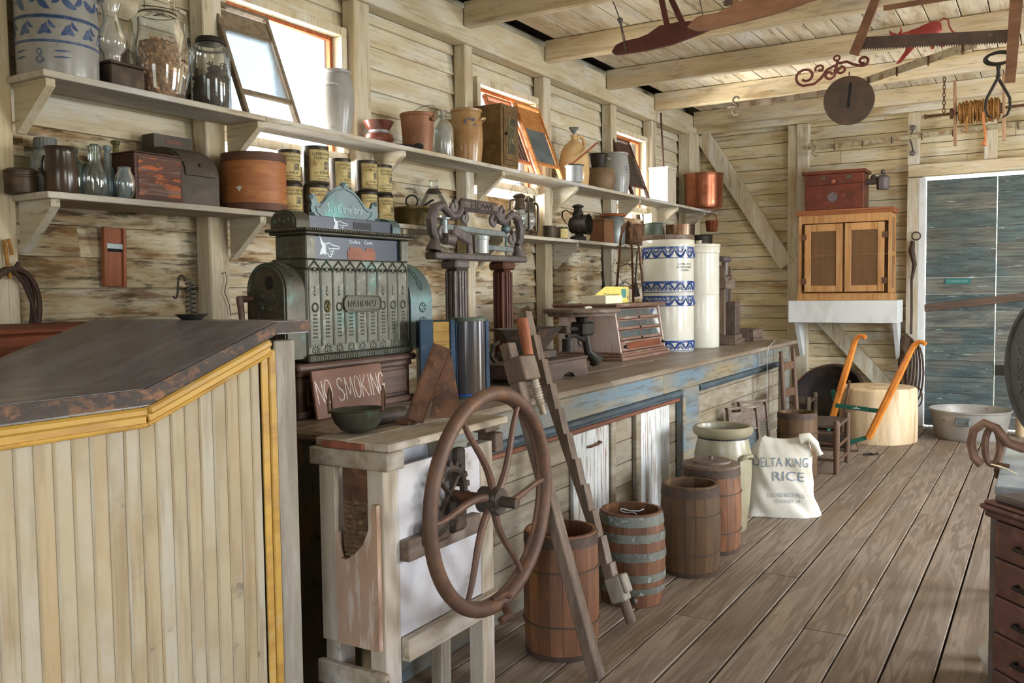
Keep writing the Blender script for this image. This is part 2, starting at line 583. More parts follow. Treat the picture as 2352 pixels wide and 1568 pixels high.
# windows in the left wall
for k, (a, b, lo, hi) in enumerate(WIN):
    t = bpy.data.objects.new('window_%d' % (k + 1), None)
    COL.objects.link(t)
    t['kind'] = 'structure'
    mb = MB()
    mb.box((XL - 0.06, a - 0.045, hi), (XL + 0.055, b + 0.045, hi + 0.05), 0.004)
    mb.box((XL - 0.06, a - 0.045, lo - 0.05), (XL + 0.045, b + 0.045, lo), 0.004)
    for p, q in ((a - 0.045, a), (b, b + 0.045)):
        mb.box((XL - 0.06, p, lo), (XL + 0.055, q, hi), 0.004)
    mb.build('window_frame', 'stud', t)
    mb = MB()
    mb.box((XL - 0.05, a + 0.001, hi - 0.022), (XL - 0.02, b - 0.001, hi - 0.001), 0.002)
    for p, q in ((a + 0.001, a + 0.022), (b - 0.022, b - 0.001)):
        mb.box((XL - 0.05, p, lo), (XL - 0.02, q, hi - 0.022), 0.002)
    mb.build('window_stop', 'redframe', t)
    mb = MB()
    mb.box((XL - 0.041, a + 0.02, lo), (XL - 0.038, b - 0.02, hi - 0.02))
    mb.build('window_pane', 'paneglass', t)

# back wall
DX0, DX1 = -1.12, 0.62
mb = MB()
z = 0.0
while z < 3.6:
    zt = z + 0.138
    runs = [(XL - 0.1, DX0 - 0.02), (DX1 + 0.02, XR + 0.1)] if z < 2.5 else [(XL - 0.1, XR + 0.1)]
    for x0, x1 in runs:
        x = x0
        while x < x1 - 0.001:
            x2 = min(x1, x + r.uniform(1.6, 3.6))
            if x1 - x2 < 0.4:
                x2 = x1
            dy = r.uniform(-0.002, 0.002)
            zz = zt - 0.004
            if z < 2.5 and zt > 2.5 and x1 < 0:
                pass
            mb.box((x, YB + dy, z + 0.001), (x2 - 0.0015, YB + 0.022 + dy, zz), 0.004)
            x = x2
    z = zt
wb = struct(mb, 'wall_back', 'siding_back')
mb = MB()
mb.box((XL - 0.2, YB + 0.04, -0.1), (DX0 - 0.04, YB + 0.08, 3.7))
mb.box((DX1 + 0.04, YB + 0.04, -0.1), (XR + 0.2, YB + 0.08, 3.7))
mb.box((DX0 - 0.04, YB + 0.04, 2.56), (DX1 + 0.04, YB + 0.08, 3.7))
mb.build('sheathing', 'roofdark', wb)
mb = MB()
mb.box((XL + 0.12, YB - 0.11, 3.21), (XR, YB - 0.002, 3.42), 0.008)
struct(mb, 'trim_2', 'siding_back')
for x0, x1, z0, z1, d in ((-2.485, -2.385, 0, 3.205, 0.075), (-2.383, -2.26, 0, 3.205, 0.10), (-1.275, -1.165, 0, 2.545, 0.10), (-1.275, -1.165, 2.675, 3.205, 0.10), (-0.58, -0.47, 2.675, 3.205, 0.10), (0.75, 0.86, 0, 3.205, 0.1)):
    mb = MB()
    mb.box((x0, YB - d, z0), (x1, YB - 0.003, z1), 0.005)
    struct(mb, 'wall_stud', 'stud')
mb = MB()
mb.bar((-3.44, YB - 0.055, 3.22), (-2.44, YB - 0.055, 1.70), 0.06, 0.17, (0, 1, 0), 0.004)
MBx = mb
mb = MB()
A, B = Vector((-3.46, YB - 0.05, 3.20)), Vector((-2.49, YB - 0.05, 1.69))
mb.box((-0.085, -0.035, 0), (0.085, 0.035, (B - A).length), 0.004, frame(A, B, (0, 1, 0)) @ RZ(0))
struct(mb, 'wall_brace', 'stud')['kind'] = 'structure'
mb = MB()
A, B = Vector((-2.22, YB - 0.05, 1.22)), Vector((-1.30, YB - 0.05, 0.22))
mb.box((-0.075, -0.035, 0), (0.075, 0.035, (B - A).length), 0.004, frame(A, B, (0, 1, 0)))
struct(mb, 'wall_brace', 'stud')['kind'] = 'structure'
mb = MB()
mb.box((-1.265, YB - 0.13, 2.55), (1.0, YB - 0.003, 2.67), 0.005)
struct(mb, 'trim_3', 'beam_x')
# door: two leaves of wide boards across
dt = bpy.data.objects.new('door_1', None)
COL.objects.link(dt)
dt['kind'] = 'structure'
for x0, x1 in ((-1.095, -0.464), (-0.459, 0.60)):
    mb = MB()
    z = 0.012
    while z < 2.50:
        zt = min(z + 0.168, 2.512)
        mb.box((x0, YB - 0.045, z), (x1, YB - 0.018, zt - 0.0005), 0.004)
        z = zt
    mb.build('door_leaf', 'doorpaint', dt)
mb = MB()
mb.box((-1.165, YB - 0.10, 0), (-1.10, YB + 0.03, 2.54), 0.003)
mb.box((0.605, YB - 0.10, 0), (0.66, YB + 0.03, 2.54), 0.003)
mb.build('door_jamb', 'whitepaint_jamblight', dt)  # white here stands in for the bluish-white light falling on the jamb

# right and front walls (behind the photograph's view) with their openings
mb = MB()
OPR = [(1.0, 2.3, 0.95, 2.6), (4.3, 5.9, 0.0, 2.5), (7.5, 8.5, 1.0, 2.6)]
z = 0
while z < 3.6:
    zt = z + 0.15
    y = YF - 0.1
    for a, b, lo, hi in [o for o in OPR if zt > o[2] + 0.02 and z < o[3] - 0.02] + [(YB + 0.1, 0, 0, 0)]:
        if a > y:
            mb.box((XR, y, z), (XR + 0.03, a, zt - 0.002))
        y = b
    z = zt
struct(mb, 'wall_right', 'siding_clean')
mb = MB()
OPF = [(-0.6, 1.5, 0.0, 2.5)]
z = 0
while z < 3.6:
    zt = z + 0.15
    x = XL - 0.1
    for a, b, lo, hi in [o for o in OPF if zt > o[2] + 0.02 and z < o[3] - 0.02] + [(XR + 0.1, 0, 0, 0)]:
        if a > x:
            mb.box((x, YF - 0.03, z), (a, YF, zt - 0.002))
        x = b
    z = zt
struct(mb, 'wall_front', 'siding_back')

# ceiling boards and beams
mb = MB()
x = -3.42
while x < XR:
    w = r.uniform(0.17, 0.24)
    y = YF
    while y < YB:
        y2 = min(YB - 0.005, y + r.choice((1.16, 2.32, 3.48)))
        mb.box((x, y, 3.442 + r.uniform(0, .004)), (x + w - 0.008, y2 - 0.003, 3.466), 0.003)
        y = y2 + 0.005 if y2 > YB - 0.02 else y2
    x += w
struct(mb, 'ceiling', 'ceil_boards')
for k in range(-6, 5):
    y = 5.225 + 1.16 * k
    mb = MB()
    mb.box((-3.50, y, 3.272), (XR, y + 0.085, 3.440), 0.006)
    struct(mb, 'ceiling_beam', 'beam_x')
mb = MB()
P = [(-4.0, 3.42), (-0.2, 5.6), (3.6, 3.42), (3.6, 3.5), (-0.2, 5.7), (-4.0, 3.5)]
mb.prism(P, -(YB + 0.3), -(YF - 0.3), RX(PI / 2) @ Matrix.Identity(4))
mb.prism([(-4.0, 3.45), (-0.2, 5.65), (3.6, 3.45)], -(YB + 0.12), -(YB + 0.10), RX(PI / 2))
mb.prism([(-4.0, 3.45), (-0.2, 5.65), (3.6, 3.45)], -(YF - 0.10), -(YF - 0.12), RX(PI / 2))
struct(mb, 'light_block_roof', 'roofdark')  # unseen roof over the ceiling, added just to block light
# ground outside
mb = MB()
mb.box((-30, -25, -0.6), (30, 35, -0.55))
struct(mb, 'ground', 'earth')

# ------------------------------------------------------------------ light
w = bpy.data.worlds.new('w')
SC.world = w
w.use_nodes = True
nt = w.node_tree
bg = nt.nodes['Background']
sky = nt.nodes.new('ShaderNodeTexSky')
sky.sky_type = 'NISHITA'
sky.sun_disc = False
sky.sun_elevation = math.radians(48)
sky.sun_rotation = math.radians(60)
sky.air_density = 1.0
sky.dust_density = 2.5
mxw = nt.nodes.new('ShaderNodeMix')
mxw.data_type = 'RGBA'
mxw.inputs['Factor'].default_value = 0.6
mxw.inputs['B'].default_value = (1.0, 0.98, 0.95, 1)
nt.links.new(sky.outputs[0], mxw.inputs['A'])
nt.links.new(mxw.outputs['Result'], bg.inputs[0])
bg.inputs[1].default_value = WS


def area(name, loc, target, sx, sy, power, col):
    l = bpy.data.lights.new(name, 'AREA')
    l.shape = 'RECTANGLE'
    l.size, l.size_y = sx, sy
    l.energy = power
    l.color = col
    o = bpy.data.objects.new(name, l)
    COL.objects.link(o)
    d = Vector(target) - Vector(loc)
    o.location = loc
    o.rotation_euler = d.to_track_quat('-Z', 'Z').to_euler()
    return o


for k, (a, b, lo, hi) in enumerate(WIN):
    area('daylight_window', (XL - 0.35, (a + b) / 2, 2.50), (0.0, (a + b) / 2 + 0.2, 2.75), b - a, hi - lo, LW, (1.0, 0.95, 0.86))
for k, (a, b, lo, hi) in enumerate(OPR):
    area('daylight_opening', (XR + 0.25, (a + b) / 2, (lo + hi) / 2 + 0.1), (-1.5, (a + b) / 2, 0.7), b - a, hi - lo, LR[k], (0.86, 0.93, 1.0))
for a, b, lo, hi in OPF:
    area('daylight_door', ((a + b) / 2, YF - 0.25, (lo + hi) / 2 + 0.1), ((a + b) / 2 - 0.4, 3.0, 1.1), b - a, hi - lo, LF, (0.93, 0.96, 1.0))

# ----------------------------------------------------------------- camera
cam = bpy.data.cameras.new('camera')
cam.sensor_width = 36
cam.lens = 36 * 2055 / 2352
cam.clip_start = 0.02
co = bpy.data.objects.new('camera', cam)
COL.objects.link(co)
co.matrix_world = Matrix(((0.8571, -0.0183, 0.5142, 0), (0.5150, 0.0556, -0.8554, 0), (-0.0129, 0.9983, 0.0571, 1.45), (0, 0, 0, 1)))
SC.camera = co
SC.view_settings.view_transform = 'Standard'
SC.view_settings.look = 'None'
SC.view_settings.gamma = 1
SC.view_settings.use_curve_mapping = False
SC.view_settings.exposure = EXPO
cy = SC.cycles
cy.max_bounces = 7
cy.diffuse_bounces = 4
cy.glossy_bounces = 3
cy.transmission_bounces = 4
cy.transparent_max_bounces = 16
cy.sample_clamp_indirect = 4
cy.use_denoising = True
cy.caustics_reflective = False
cy.caustics_refractive = False
# ------------------------------------------------------ materials for things
mat('stoneware', c8(158, 158, 156), [(c8(138, 134, 126), (5, 5, 5), 0.55, 0.15, 0.6), (c8(110, 100, 84), (30, 30, 30), 0.66, 0.06, 0.5)], 0.28, 0, None, 0.03, 0.5)
mat('stoneware_tan', c8(176, 142, 98), [(c8(150, 106, 60), (5, 5, 8), 0.5, 0.15, 0.7), (c8(196, 176, 146), (9, 9, 4), 0.6, 0.1, 0.6)], 0.25, 0, None, 0.03, 0.5)
mat('stoneware_brown', c8(74, 58, 46), [(c8(44, 34, 28), (6, 6, 6), 0.5, 0.2, 0.7)], 0.22, 0, None, 0.03, 0.5)
mat('jugglaze', c8(216, 186, 138), [(c8(196, 150, 96), (3, 3, 6), 0.55, 0.2, 0.7)], 0.25, 0, None, 0.02, 0.5)
mat('cobalt', c8(56, 78, 122), [(c8(110, 128, 158), (22, 22, 22), 0.55, 0.12, 0.6)], 0.3, 0, None, 0.05, 0.5)
mat('tin_dark', c8(84, 72, 58), [(c8(50, 40, 32), (9, 9, 9), 0.5, 0.15, 0.8), (c8(120, 92, 60), (24, 24, 24), 0.64, 0.06, 0.6)], 0.5, 0.35, ((40, 40, 40), 0.15, 0.002), 0.05)
mat('tin_brown', c8(150, 104, 78), [(c8(112, 76, 54), (7, 7, 5), 0.52, 0.15, 0.7), (c8(176, 132, 100), (20, 20, 8), 0.62, 0.06, 0.5)], 0.5, 0.25, None, 0.05)
mat('castiron', c8(74, 66, 60), [(c8(108, 78, 58), (14, 14, 14), 0.56, 0.1, 0.65), (c8(44, 40, 38), (30, 30, 30), 0.55, 0.1, 0.5)], 0.6, 0.3, ((60, 60, 60), 0.3, 0.002), 0.05)
mat('blackiron', c8(46, 42, 38), [(c8(72, 60, 50), (12, 12, 12), 0.6, 0.1, 0.6)], 0.55, 0.3, ((60, 60, 60), 0.2, 0.002), 0.05)
mat('rust', c8(112, 78, 56), [(c8(72, 52, 42), (16, 16, 16), 0.5, 0.12, 0.8), (c8(150, 104, 66), (34, 34, 34), 0.63, 0.06, 0.6)], 0.7, 0.15, ((70, 70, 70), 0.4, 0.002), 0.05)
mat('zinc', c8(132, 140, 142), [(c8(98, 106, 108), (6, 6, 6), 0.52, 0.15, 0.7), (c8(176, 180, 178), (18, 18, 18), 0.64, 0.06, 0.4)], 0.42, 0.6, None, 0.05)
mat('zinc_cap', c8(126, 130, 128), [(c8(96, 98, 96), (20, 20, 20), 0.5, 0.15, 0.6)], 0.6, 0.3)
mat('copper', c8(196, 128, 98), [(c8(150, 84, 60), (5, 5, 4), 0.5, 0.2, 0.7), (c8(92, 60, 46), (14, 14, 10), 0.63, 0.07, 0.6)], 0.27, 0.85, ((10, 10, 10), 0.12, 0.01), 0.03)
mat('brass_old', c8(120, 104, 62), [(c8(70, 62, 42), (8, 8, 8), 0.5, 0.18, 0.8)], 0.4, 0.6)
mat('enamel', c8(150, 158, 160), [(c8(188, 192, 190), (5, 5, 5), 0.5, 0.2, 0.6)], 0.3, 0.1, None, 0.02, 0.5)
mat('wire', c8(96, 84, 74), (), 0.5, 0.5, None, 0)
mat('blackcloth', c8(34, 34, 38), (), 0.9, 0, None, 0)
mat('nuts', c8(204, 156, 114), [(c8(110, 74, 48), (40, 40, 40), 0.5, 0.12, 0.8), (c8(206, 170, 132), (60, 60, 60), 0.62, 0.06, 0.6)], 0.8, 0, ((70, 70, 70), 0.6, 0.004), 0.35)
mat('tobacco', c8(52, 38, 34), [(c8(28, 22, 24), (30, 30, 30), 0.5, 0.15, 0.8)], 0.85, 0, ((60, 60, 60), 0.7, 0.006), 0.3)
mat('redwood', c8(166, 102, 70), [(c8(126, 72, 48), grain('z', 40, 2), 0.52, 0.15, 0.7)], 0.6, 0, (grain('z', 60, 3), 0.2, 0.002), 0.1)
mat('honeywood', c8(186, 124, 68), [(c8(140, 84, 42), grain('z', 36, 2), 0.54, 0.14, 0.7), (c8(206, 152, 92), grain('z', 12, 2), 0.6, 0.1, 0.5)], 0.5, 0, (grain('z', 60, 3), 0.15, 0.002), 0.1)
mat('dovewood', c8(84, 56, 44), [(c8(58, 38, 32), grain('y', 40, 3), 0.5, 0.15, 0.7)], 0.6, 0, (grain('y', 60, 3), 0.3, 0.002), 0.1)
mat('orangeflake', c8(92, 62, 50), [(c8(176, 96, 54), (15, 8, 30), 0.55, 0.03, 0.9), (c8(120, 104, 100), (16, 5, 60), 0.56, 0.05, 0.7)], 0.7, 0, ((20, 8, 40), 0.5, 0.003), 0.0)
mat('darkbox', c8(82, 74, 66), [(c8(58, 50, 44), (7, 5, 9), 0.5, 0.15, 0.7), (c8(104, 84, 66), (18, 12, 18), 0.64, 0.06, 0.5)], 0.55, 0.1, None, 0.05)
mat('bentwood', c8(168, 108, 66), [(c8(150, 88, 48), (8, 8, 50), 0.52, 0.15, 0.6), (c8(200, 136, 84), (5, 5, 20), 0.6, 0.1, 0.5)], 0.5, 0, None, 0.04)
mat('bentband', c8(104, 70, 54), [(c8(78, 52, 42), (6, 6, 30), 0.5, 0.15, 0.6)], 0.6, 0, None, 0.04)
mat('paperlabel', c8(206, 190, 138), [(c8(170, 146, 92), (16, 16, 16), 0.54, 0.1, 0.7), (c8(110, 88, 56), (34, 34, 34), 0.66, 0.05, 0.7)], 0.8, 0, None, 0.06)
mat('ink', c8(58, 52, 48), (), 0.8, 0, None, 0)
mat('canmetal', c8(70, 62, 52), [(c8(44, 38, 32), (14, 14, 14), 0.5, 0.15, 0.8), (c8(120, 104, 76), (30, 30, 30), 0.64, 0.05, 0.5)], 0.45, 0.4)
mat('cork', c8(92, 80, 66), (), 0.85, 0, None, 0.05)
mat('leather', c8(74, 56, 46), [(c8(44, 34, 30), (12, 12, 12), 0.5, 0.15, 0.7)], 0.6, 0, ((30, 30, 30), 0.3, 0.003), 0.05)
mat('jute', c8(170, 124, 66), [(c8(120, 80, 38), (60, 60, 60), 0.5, 0.15, 0.7)], 0.85, 0, ((90, 90, 90), 0.5, 0.003), 0.1)
glass('clearglass', (0.93, 0.95, 0.94), 0.06, (0.75, 0.77, 0.75))
glass('milkyglass', (0.9, 0.9, 0.86), 0.30, (0.82, 0.8, 0.74))
glass('dustyglass', (0.80, 0.84, 0.82), 0.34, (0.50, 0.52, 0.50), 0.15)
glass('greenglass', (0.45, 0.62, 0.56), 0.16, (0.30, 0.36, 0.33))
glass('oliveglass', (0.50, 0.50, 0.22), 0.22, (0.22, 0.20, 0.10))
glass('blueglass', (0.62, 0.74, 0.80), 0.32, (0.42, 0.48, 0.50), 0.12)
glass('amberglass', (0.72, 0.40, 0.24), 0.25, (0.40, 0.18, 0.10))


def ring(rad, z, n=24, cx=0, cy=0, a0=0, a1=2 * PI):
    return [(cx + rad * math.cos(a0 + (a1 - a0) * k / n), cy + rad * math.sin(a0 + (a1 - a0) * k / n), z) for k in range(n + (0 if abs(a1 - a0 - 2 * PI) < 1e-6 else 1))]


def arcpts(f, n=12):
    return [f(k / n) for k in range(n + 1)]


def oncyl(R, phi0=0.0, z0=0.0, rfun=None):
    """maps flat x,y,z to a cylinder wall: x along the round, y up, z outward"""
    def f(x, y, z):
        rr = (rfun(y + z0) if rfun else R) + z
        a = phi0 + x / R
        return (rr * math.cos(a), rr * math.sin(a), y + z0)
    return f


CAMA = math.radians(-58)   # direction on the shelves that faces into the room and towards the counter's near end


def shelf_y(Y, X):
    return Y * abs(X) / 3.46


US, LS = 2.312, 1.852
# ------------------------------------------------------------------ shelves
YB_ = 10.085


def make_shelf(name, label, z, joints, brk, h, y1):
    t = thing(name, label, 'shelf', (0, 0, 0), group=None)
    for a, b in zip(joints, joints[1:]):
        mb = MB()
        mb.box((-3.527, a + 0.001, z - 0.026), (-3.285 + RND.uniform(-.004, .004), b - 0.001, z), 0.003)
        mb.build('shelf_board', 'shelfwood', t)
    if z < 2:
        st = [2.062, 3.008, 3.132, 4.118, 4.262, 5.278, 5.382, 6.418, 6.542, 7.708, 7.842, 8.698, 8.832, 9.718]
        for a, b in zip(st[0::2], st[1::2]):
            MB().box((-3.622, a, z - 0.024), (-3.5275, b, z - 0.0005), 0.002).build('shelf_board', 'shelfwood', t)
    for y in brk:
        mb = MB()
        mb.prism([(-3.526, 0), (-3.31, 0), (-3.31, -0.028), (-3.515, -h), (-3.526, -h)], -0.019, 0.019, T(0, y, z - 0.0265) @ RX(PI / 2))
        mb.build('bracket', 'bracketwood', t)
    return t


make_shelf('wall_shelf', 'long upper whitewashed wall shelf that crosses below the windows', US, [2.04, 3.17, 5.60, 8.02, YB_], (2.085, 3.155, 4.285, 5.42, 6.565, 7.865, 8.86, 9.69), 0.19, YB_)
make_shelf('wall_shelf', 'lower whitewashed wall shelf holding the bottles and syrup cans', LS, [2.04, 4.25, 6.55, YB_], (2.085, 3.155, 4.285, 5.42, 6.565, 7.865, 8.86, 9.69), 0.20, YB_)

# ------------------------------------------------- things on the upper shelf
def crock(name, label, cat, loc, prof, m, ears=0, ear_a=0.0, earR=None, earz=None, group=None):
    t = thing(name, label, cat, loc, 0, group)
    MB().lathe(prof, 40).build('body', m, t)
    return t


def ear(t, R, z, ang, m, w=0.05, h=0.035, out=0.03, th=0.009, name='ear_handle'):
    c, s = math.cos(ang), math.sin(ang)
    pts = []
    for k in range(9):
        u = PI * k / 8
        l = -w * math.cos(u)
        o = R - 0.006 + out * math.sin(u)
        pts.append((o * c - l * s, o * s + l * c, z + h * math.sin(u) * 0.5))
    MB().tube(pts, th, 8).build(name, m, t)


def jarprof(R, h, lip=0.8, base=0.8, th=0.008, belly=0.6):
    o = [(0, 0), (R * base, 0), (R * base * 1.01, 0.006)]
    for k in range(1, 11):
        u = k / 10
        q = base + (1 - base) * math.sin(min(1, u / belly) * PI / 2) if u < belly else 1 - (1 - lip) * ((u - belly) / (1 - belly)) ** 2.2
        o.append((R * q, 0.006 + (h * 0.92) * u))
    rl = R * lip
    o += [(rl + 0.006, h * 0.945), (rl + 0.011, h * 0.965), (rl + 0.011, h * 0.99), (rl + 0.004, h), (rl - 0.012, h), (rl - 0.014, h * 0.9), (R * 0.9, h * 0.6), (R * base * 0.9, 0.02), (0, 0.02)]
    return o


X0 = -3.43
# painted crock
bc = thing('painted_crock', 'tall grey stoneware crock painted with blue bands and flourishes', 'crock', (-3.44, 2.203, US))
Rc = 0.152
MB().lathe([(0, 0), (Rc * .97, 0), (Rc * 0.985, 0.01), (Rc, 0.12), (Rc, 0.40), (Rc * .99, 0.47), (Rc * 1.05, 0.49), (Rc * 1.05, 0.515), (Rc * .92, 0.52), (Rc * .9, 0.48), (Rc * .9, 0.02), (0, 0.02)], 48).build('body', 'stoneware', bc)
mb = MB()
for z, w_ in ((0.118, 0.012), (0.213, 0.013), (0.360, 0.012)):
    for d in (0, ) if z < .2 else (0, -0.004):
        mb.lathe([(Rc - 0.001, z + d), (Rc + 0.0012, z + d + 0.002), (Rc + 0.0012, z + d + w_ - 0.002), (Rc - 0.001, z + d + w_)], 48)


def stroke(mb, x, z, L, w_, ang, curl=0.0, ph=CAMA):
    f = oncyl(Rc, ph)
    n = 10
    vs, fs = [], []
    for k in range(n + 1):
        u = k / n
        a = ang + curl * (u - 0.5)
        px, pz = (x, z) if k == 0 else (vs_c[0] + L / n * math.cos(a), vs_c[1] + L / n * math.sin(a))
        vs_c = (px, pz)
        ww = w_ * math.sin(PI * min(1, 0.08 + u * 0.9)) ** 0.8
        nx, nz = -math.sin(a) * ww / 2, math.cos(a) * ww / 2
        vs.append(f(px + nx, pz + nz, 0.0014))
        vs.append(f(px - nx, pz - nz, 0.0014))
    for k in range(n):
        fs.append((2 * k, 2 * k + 1, 2 * k + 3, 2 * k + 2))
    mb.add(vs, fs)


for k in range(-3, 4):
    cx = k * 0.083
    stroke(mb, cx, 0.150, 0.055, 0.022, 0.9, 1.0)
    stroke(mb, cx + 0.02, 0.185, 0.045, 0.024, -0.9, 1.2)
    stroke(mb, cx - 0.02, 0.175, 0.04, 0.014, 2.3, -1.4)
    stroke(mb, cx + 0.012, 0.30, 0.07, 0.026, -1.1 + .3 * k, 1.5)
    stroke(mb, cx - 0.03, 0.27, 0.05, 0.02, 1.0, 1.6)
for sx in (-1, 1):
    for z in (0.062, 0.086):
        stroke(mb, sx * 0.055 if sx > 0 else -0.115, z, 0.06, 0.007, 0.05)
f = oncyl(Rc, CAMA)
for R0, z0, turns in ((0.017, 0.05, 1.15), (0.013, 0.083, -1.1)):
    pts = [f(0.002 + R0 * (1 - 0.5 * k / 24) * math.cos(turns * 2 * PI * k / 24 - 0.6), z0 + R0 * (1 - 0.5 * k / 24) * math.sin(turns * 2 * PI * k / 24 - 0.6), 0.0005) for k in range(25)]
    mb.tube(pts, 0.0018, 5)
mb.build('painted_decoration', 'cobalt', bc, recalc=False)
ear(bc, Rc, 0.33, CAMA + 1.62, 'stoneware', 0.05, 0.03, 0.035, 0.014)

# lamp chimney on a tin
t = thing('tin_box', 'flat brown lidded tin under the lamp chimney', 'tin', (-3.41, 2.45, US))
MB().box((-0.06, -0.083, 0), (0.07, 0.083, 0.098), 0.006).build('body', 'tin_dark', t)
MB().box((-0.062, -0.085, 0.0985), (0.072, 0.085, 0.112), 0.004).build('lid', 'tin_dark', t)
o = MB().lathe([(0.036, 0), (0.038, 0.025), (0.040, 0.04), (0.058, 0.062), (0.066, 0.09), (0.060, 0.125), (0.042, 0.165), (0.033, 0.195), (0.036, 0.22), (0.044, 0.245), (0.046, 0.25)], 32).build('lamp_chimney', 'milkyglass', None, loc=(-3.42, 2.432, US + 0.1125))
tag(o, 'milky glass lamp chimney standing on the brown tin', 'lamp chimney')

# barrel jar with dried nuts
t = thing('barrel_jar', 'big barrel-shaped glass jar of dried brown peels with a wire handle', 'jar', (-3.43, 2.675, US))
pj = [(0, 0.004), (0.10, 0.004), (0.108, 0.012)] + [(0.108 + 0.028 * math.sin(PI * min(1, u / 0.9) * 0.86), 0.012 + 0.33 * u) for u in [k / 12 for k in range(1, 13)]] + [(0.105, 0.36), (0.085, 0.375), (0.076, 0.385), (0.078, 0.40), (0.076, 0.43), (0.079, 0.437)]
gj = MB().lathe(pj, 40, jit=lambda a, z: 0.006 * math.cos(14 * a) if 0.03 < z < 0.34 else 0).build('glass_body', 'clearglass', t)
mb = MB()
rr = random.Random(5)
mb.lathe([(0, 0.008), (0.096, 0.008), (0.112, 0.08), (0.121, 0.16), (0.118, 0.235), (0.08, 0.255), (0, 0.26)], 24, jit=lambda a, z: rr.uniform(-.04, 0.01))
for k in range(420):
    a, z = rr.uniform(0, 2 * PI), rr.uniform(0.015, 0.27)
    q = 0.092 + 0.024 * math.sin(PI * min(1, z / .3) * 0.86)
    q = q * (0.98 if z < 0.245 else rr.uniform(0.1, 0.9))
    mb.ball((q * math.cos(a), q * math.sin(a), z), (rr.uniform(.008, .014), rr.uniform(.008, .014), rr.uniform(.006, .011)), 6, 4)
o = mb.build('dried_peel', 'nuts', None, loc=(-3.43, 2.675, US))
tag(o, 'dried brown peels filling the barrel-shaped jar', 'dried peel')
o['kind'] = 'stuff'
mb = MB()
mb.tube(ring(0.081, 0.383, 28), 0.0022, 6, True)
ca, sa = math.cos(CAMA), math.sin(CAMA)
mb.tube([(0.082 * math.cos(CAMA - 0.4 + 1.9 * u), 0.082 * math.sin(CAMA - .4 + 1.9 * u), 0.385 + 0.0 * u) if u < 0 else ((0.083 + 0.052 * u * u) * math.cos(CAMA - 0.5 + 1.75 * u), (0.083 + 0.052 * u * u) * math.sin(CAMA - .5 + 1.75 * u), 0.40 - 0.022 * u) for u in [k / 14 for k in range(15)]], 0.0022, 6)
wb_ = mb.build('wire_bail', 'wire', t)
a = CAMA + 1.25
MB().cyl((0.125 * math.cos(a - .1), 0.125 * math.sin(a - .1), 0.383), (0.142 * math.cos(a + .06), 0.142 * math.sin(a + .06), 0.372), 0.010, 12).build('wooden_grip', 'greywood', wb_)

# tobacco jar
t = thing('tobacco_jar', 'straight glass jar half full of dark tobacco under a black lid', 'jar', (-3.42, 2.955, US))
MB().lathe([(0, 0.003), (0.086, 0.003), (0.092, 0.012), (0.092, 0.275), (0.088, 0.292), (0.066, 0.30), (0.062, 0.312)], 36).build('glass_body', 'clearglass', t)
MB().lathe([(0, 0.313), (0.058, 0.313), (0.066, 0.318), (0.066, 0.332), (0.060, 0.341), (0, 0.343)], 30).build('lid', 'blackiron', t)
mb = MB()
rr = random.Random(8)
hz = lambda x, y: 0.165 + 0.085 * max(-1, min(1, y / 0.07))
mb.lathe([(0, 0.01), (0.082, 0.01), (0.086, 0.05), (0.084, 0.13), (0.06, 0.165), (0, 0.175)], 18, jit=lambda a, z: rr.uniform(-.12, 0.0))
for k in range(230):
    a, q = rr.uniform(0, 2 * PI), 0.078 * math.sqrt(rr.random())
    x, y = q * math.cos(a), q * math.sin(a)
    s_ = rr.uniform(.01, .02)
    mb.ball((x * .9, y * .9, rr.uniform(0.05, hz(x, y))), (s_, s_, s_ * .7), 6, 4)
for k in range(9):
    a = rr.uniform(0, 2 * PI)
    mb.tube([(0.01 + 0.02 * math.cos(a), 0.035 + 0.02 * math.sin(a), 0.17), (0.01 + 0.035 * math.cos(a), 0.035 + 0.035 * math.sin(a), 0.225), (0.0 + 0.045 * math.cos(a + .5), 0.035 + 0.045 * math.sin(a + .5), 0.23)], 0.003, 5)
o = mb.build('tobacco', 'tobacco', None, loc=(-3.42, 2.955, US))
tag(o, 'crumpled dark tobacco leaf heaped inside the straight jar', 'tobacco')
o['kind'] = 'stuff'


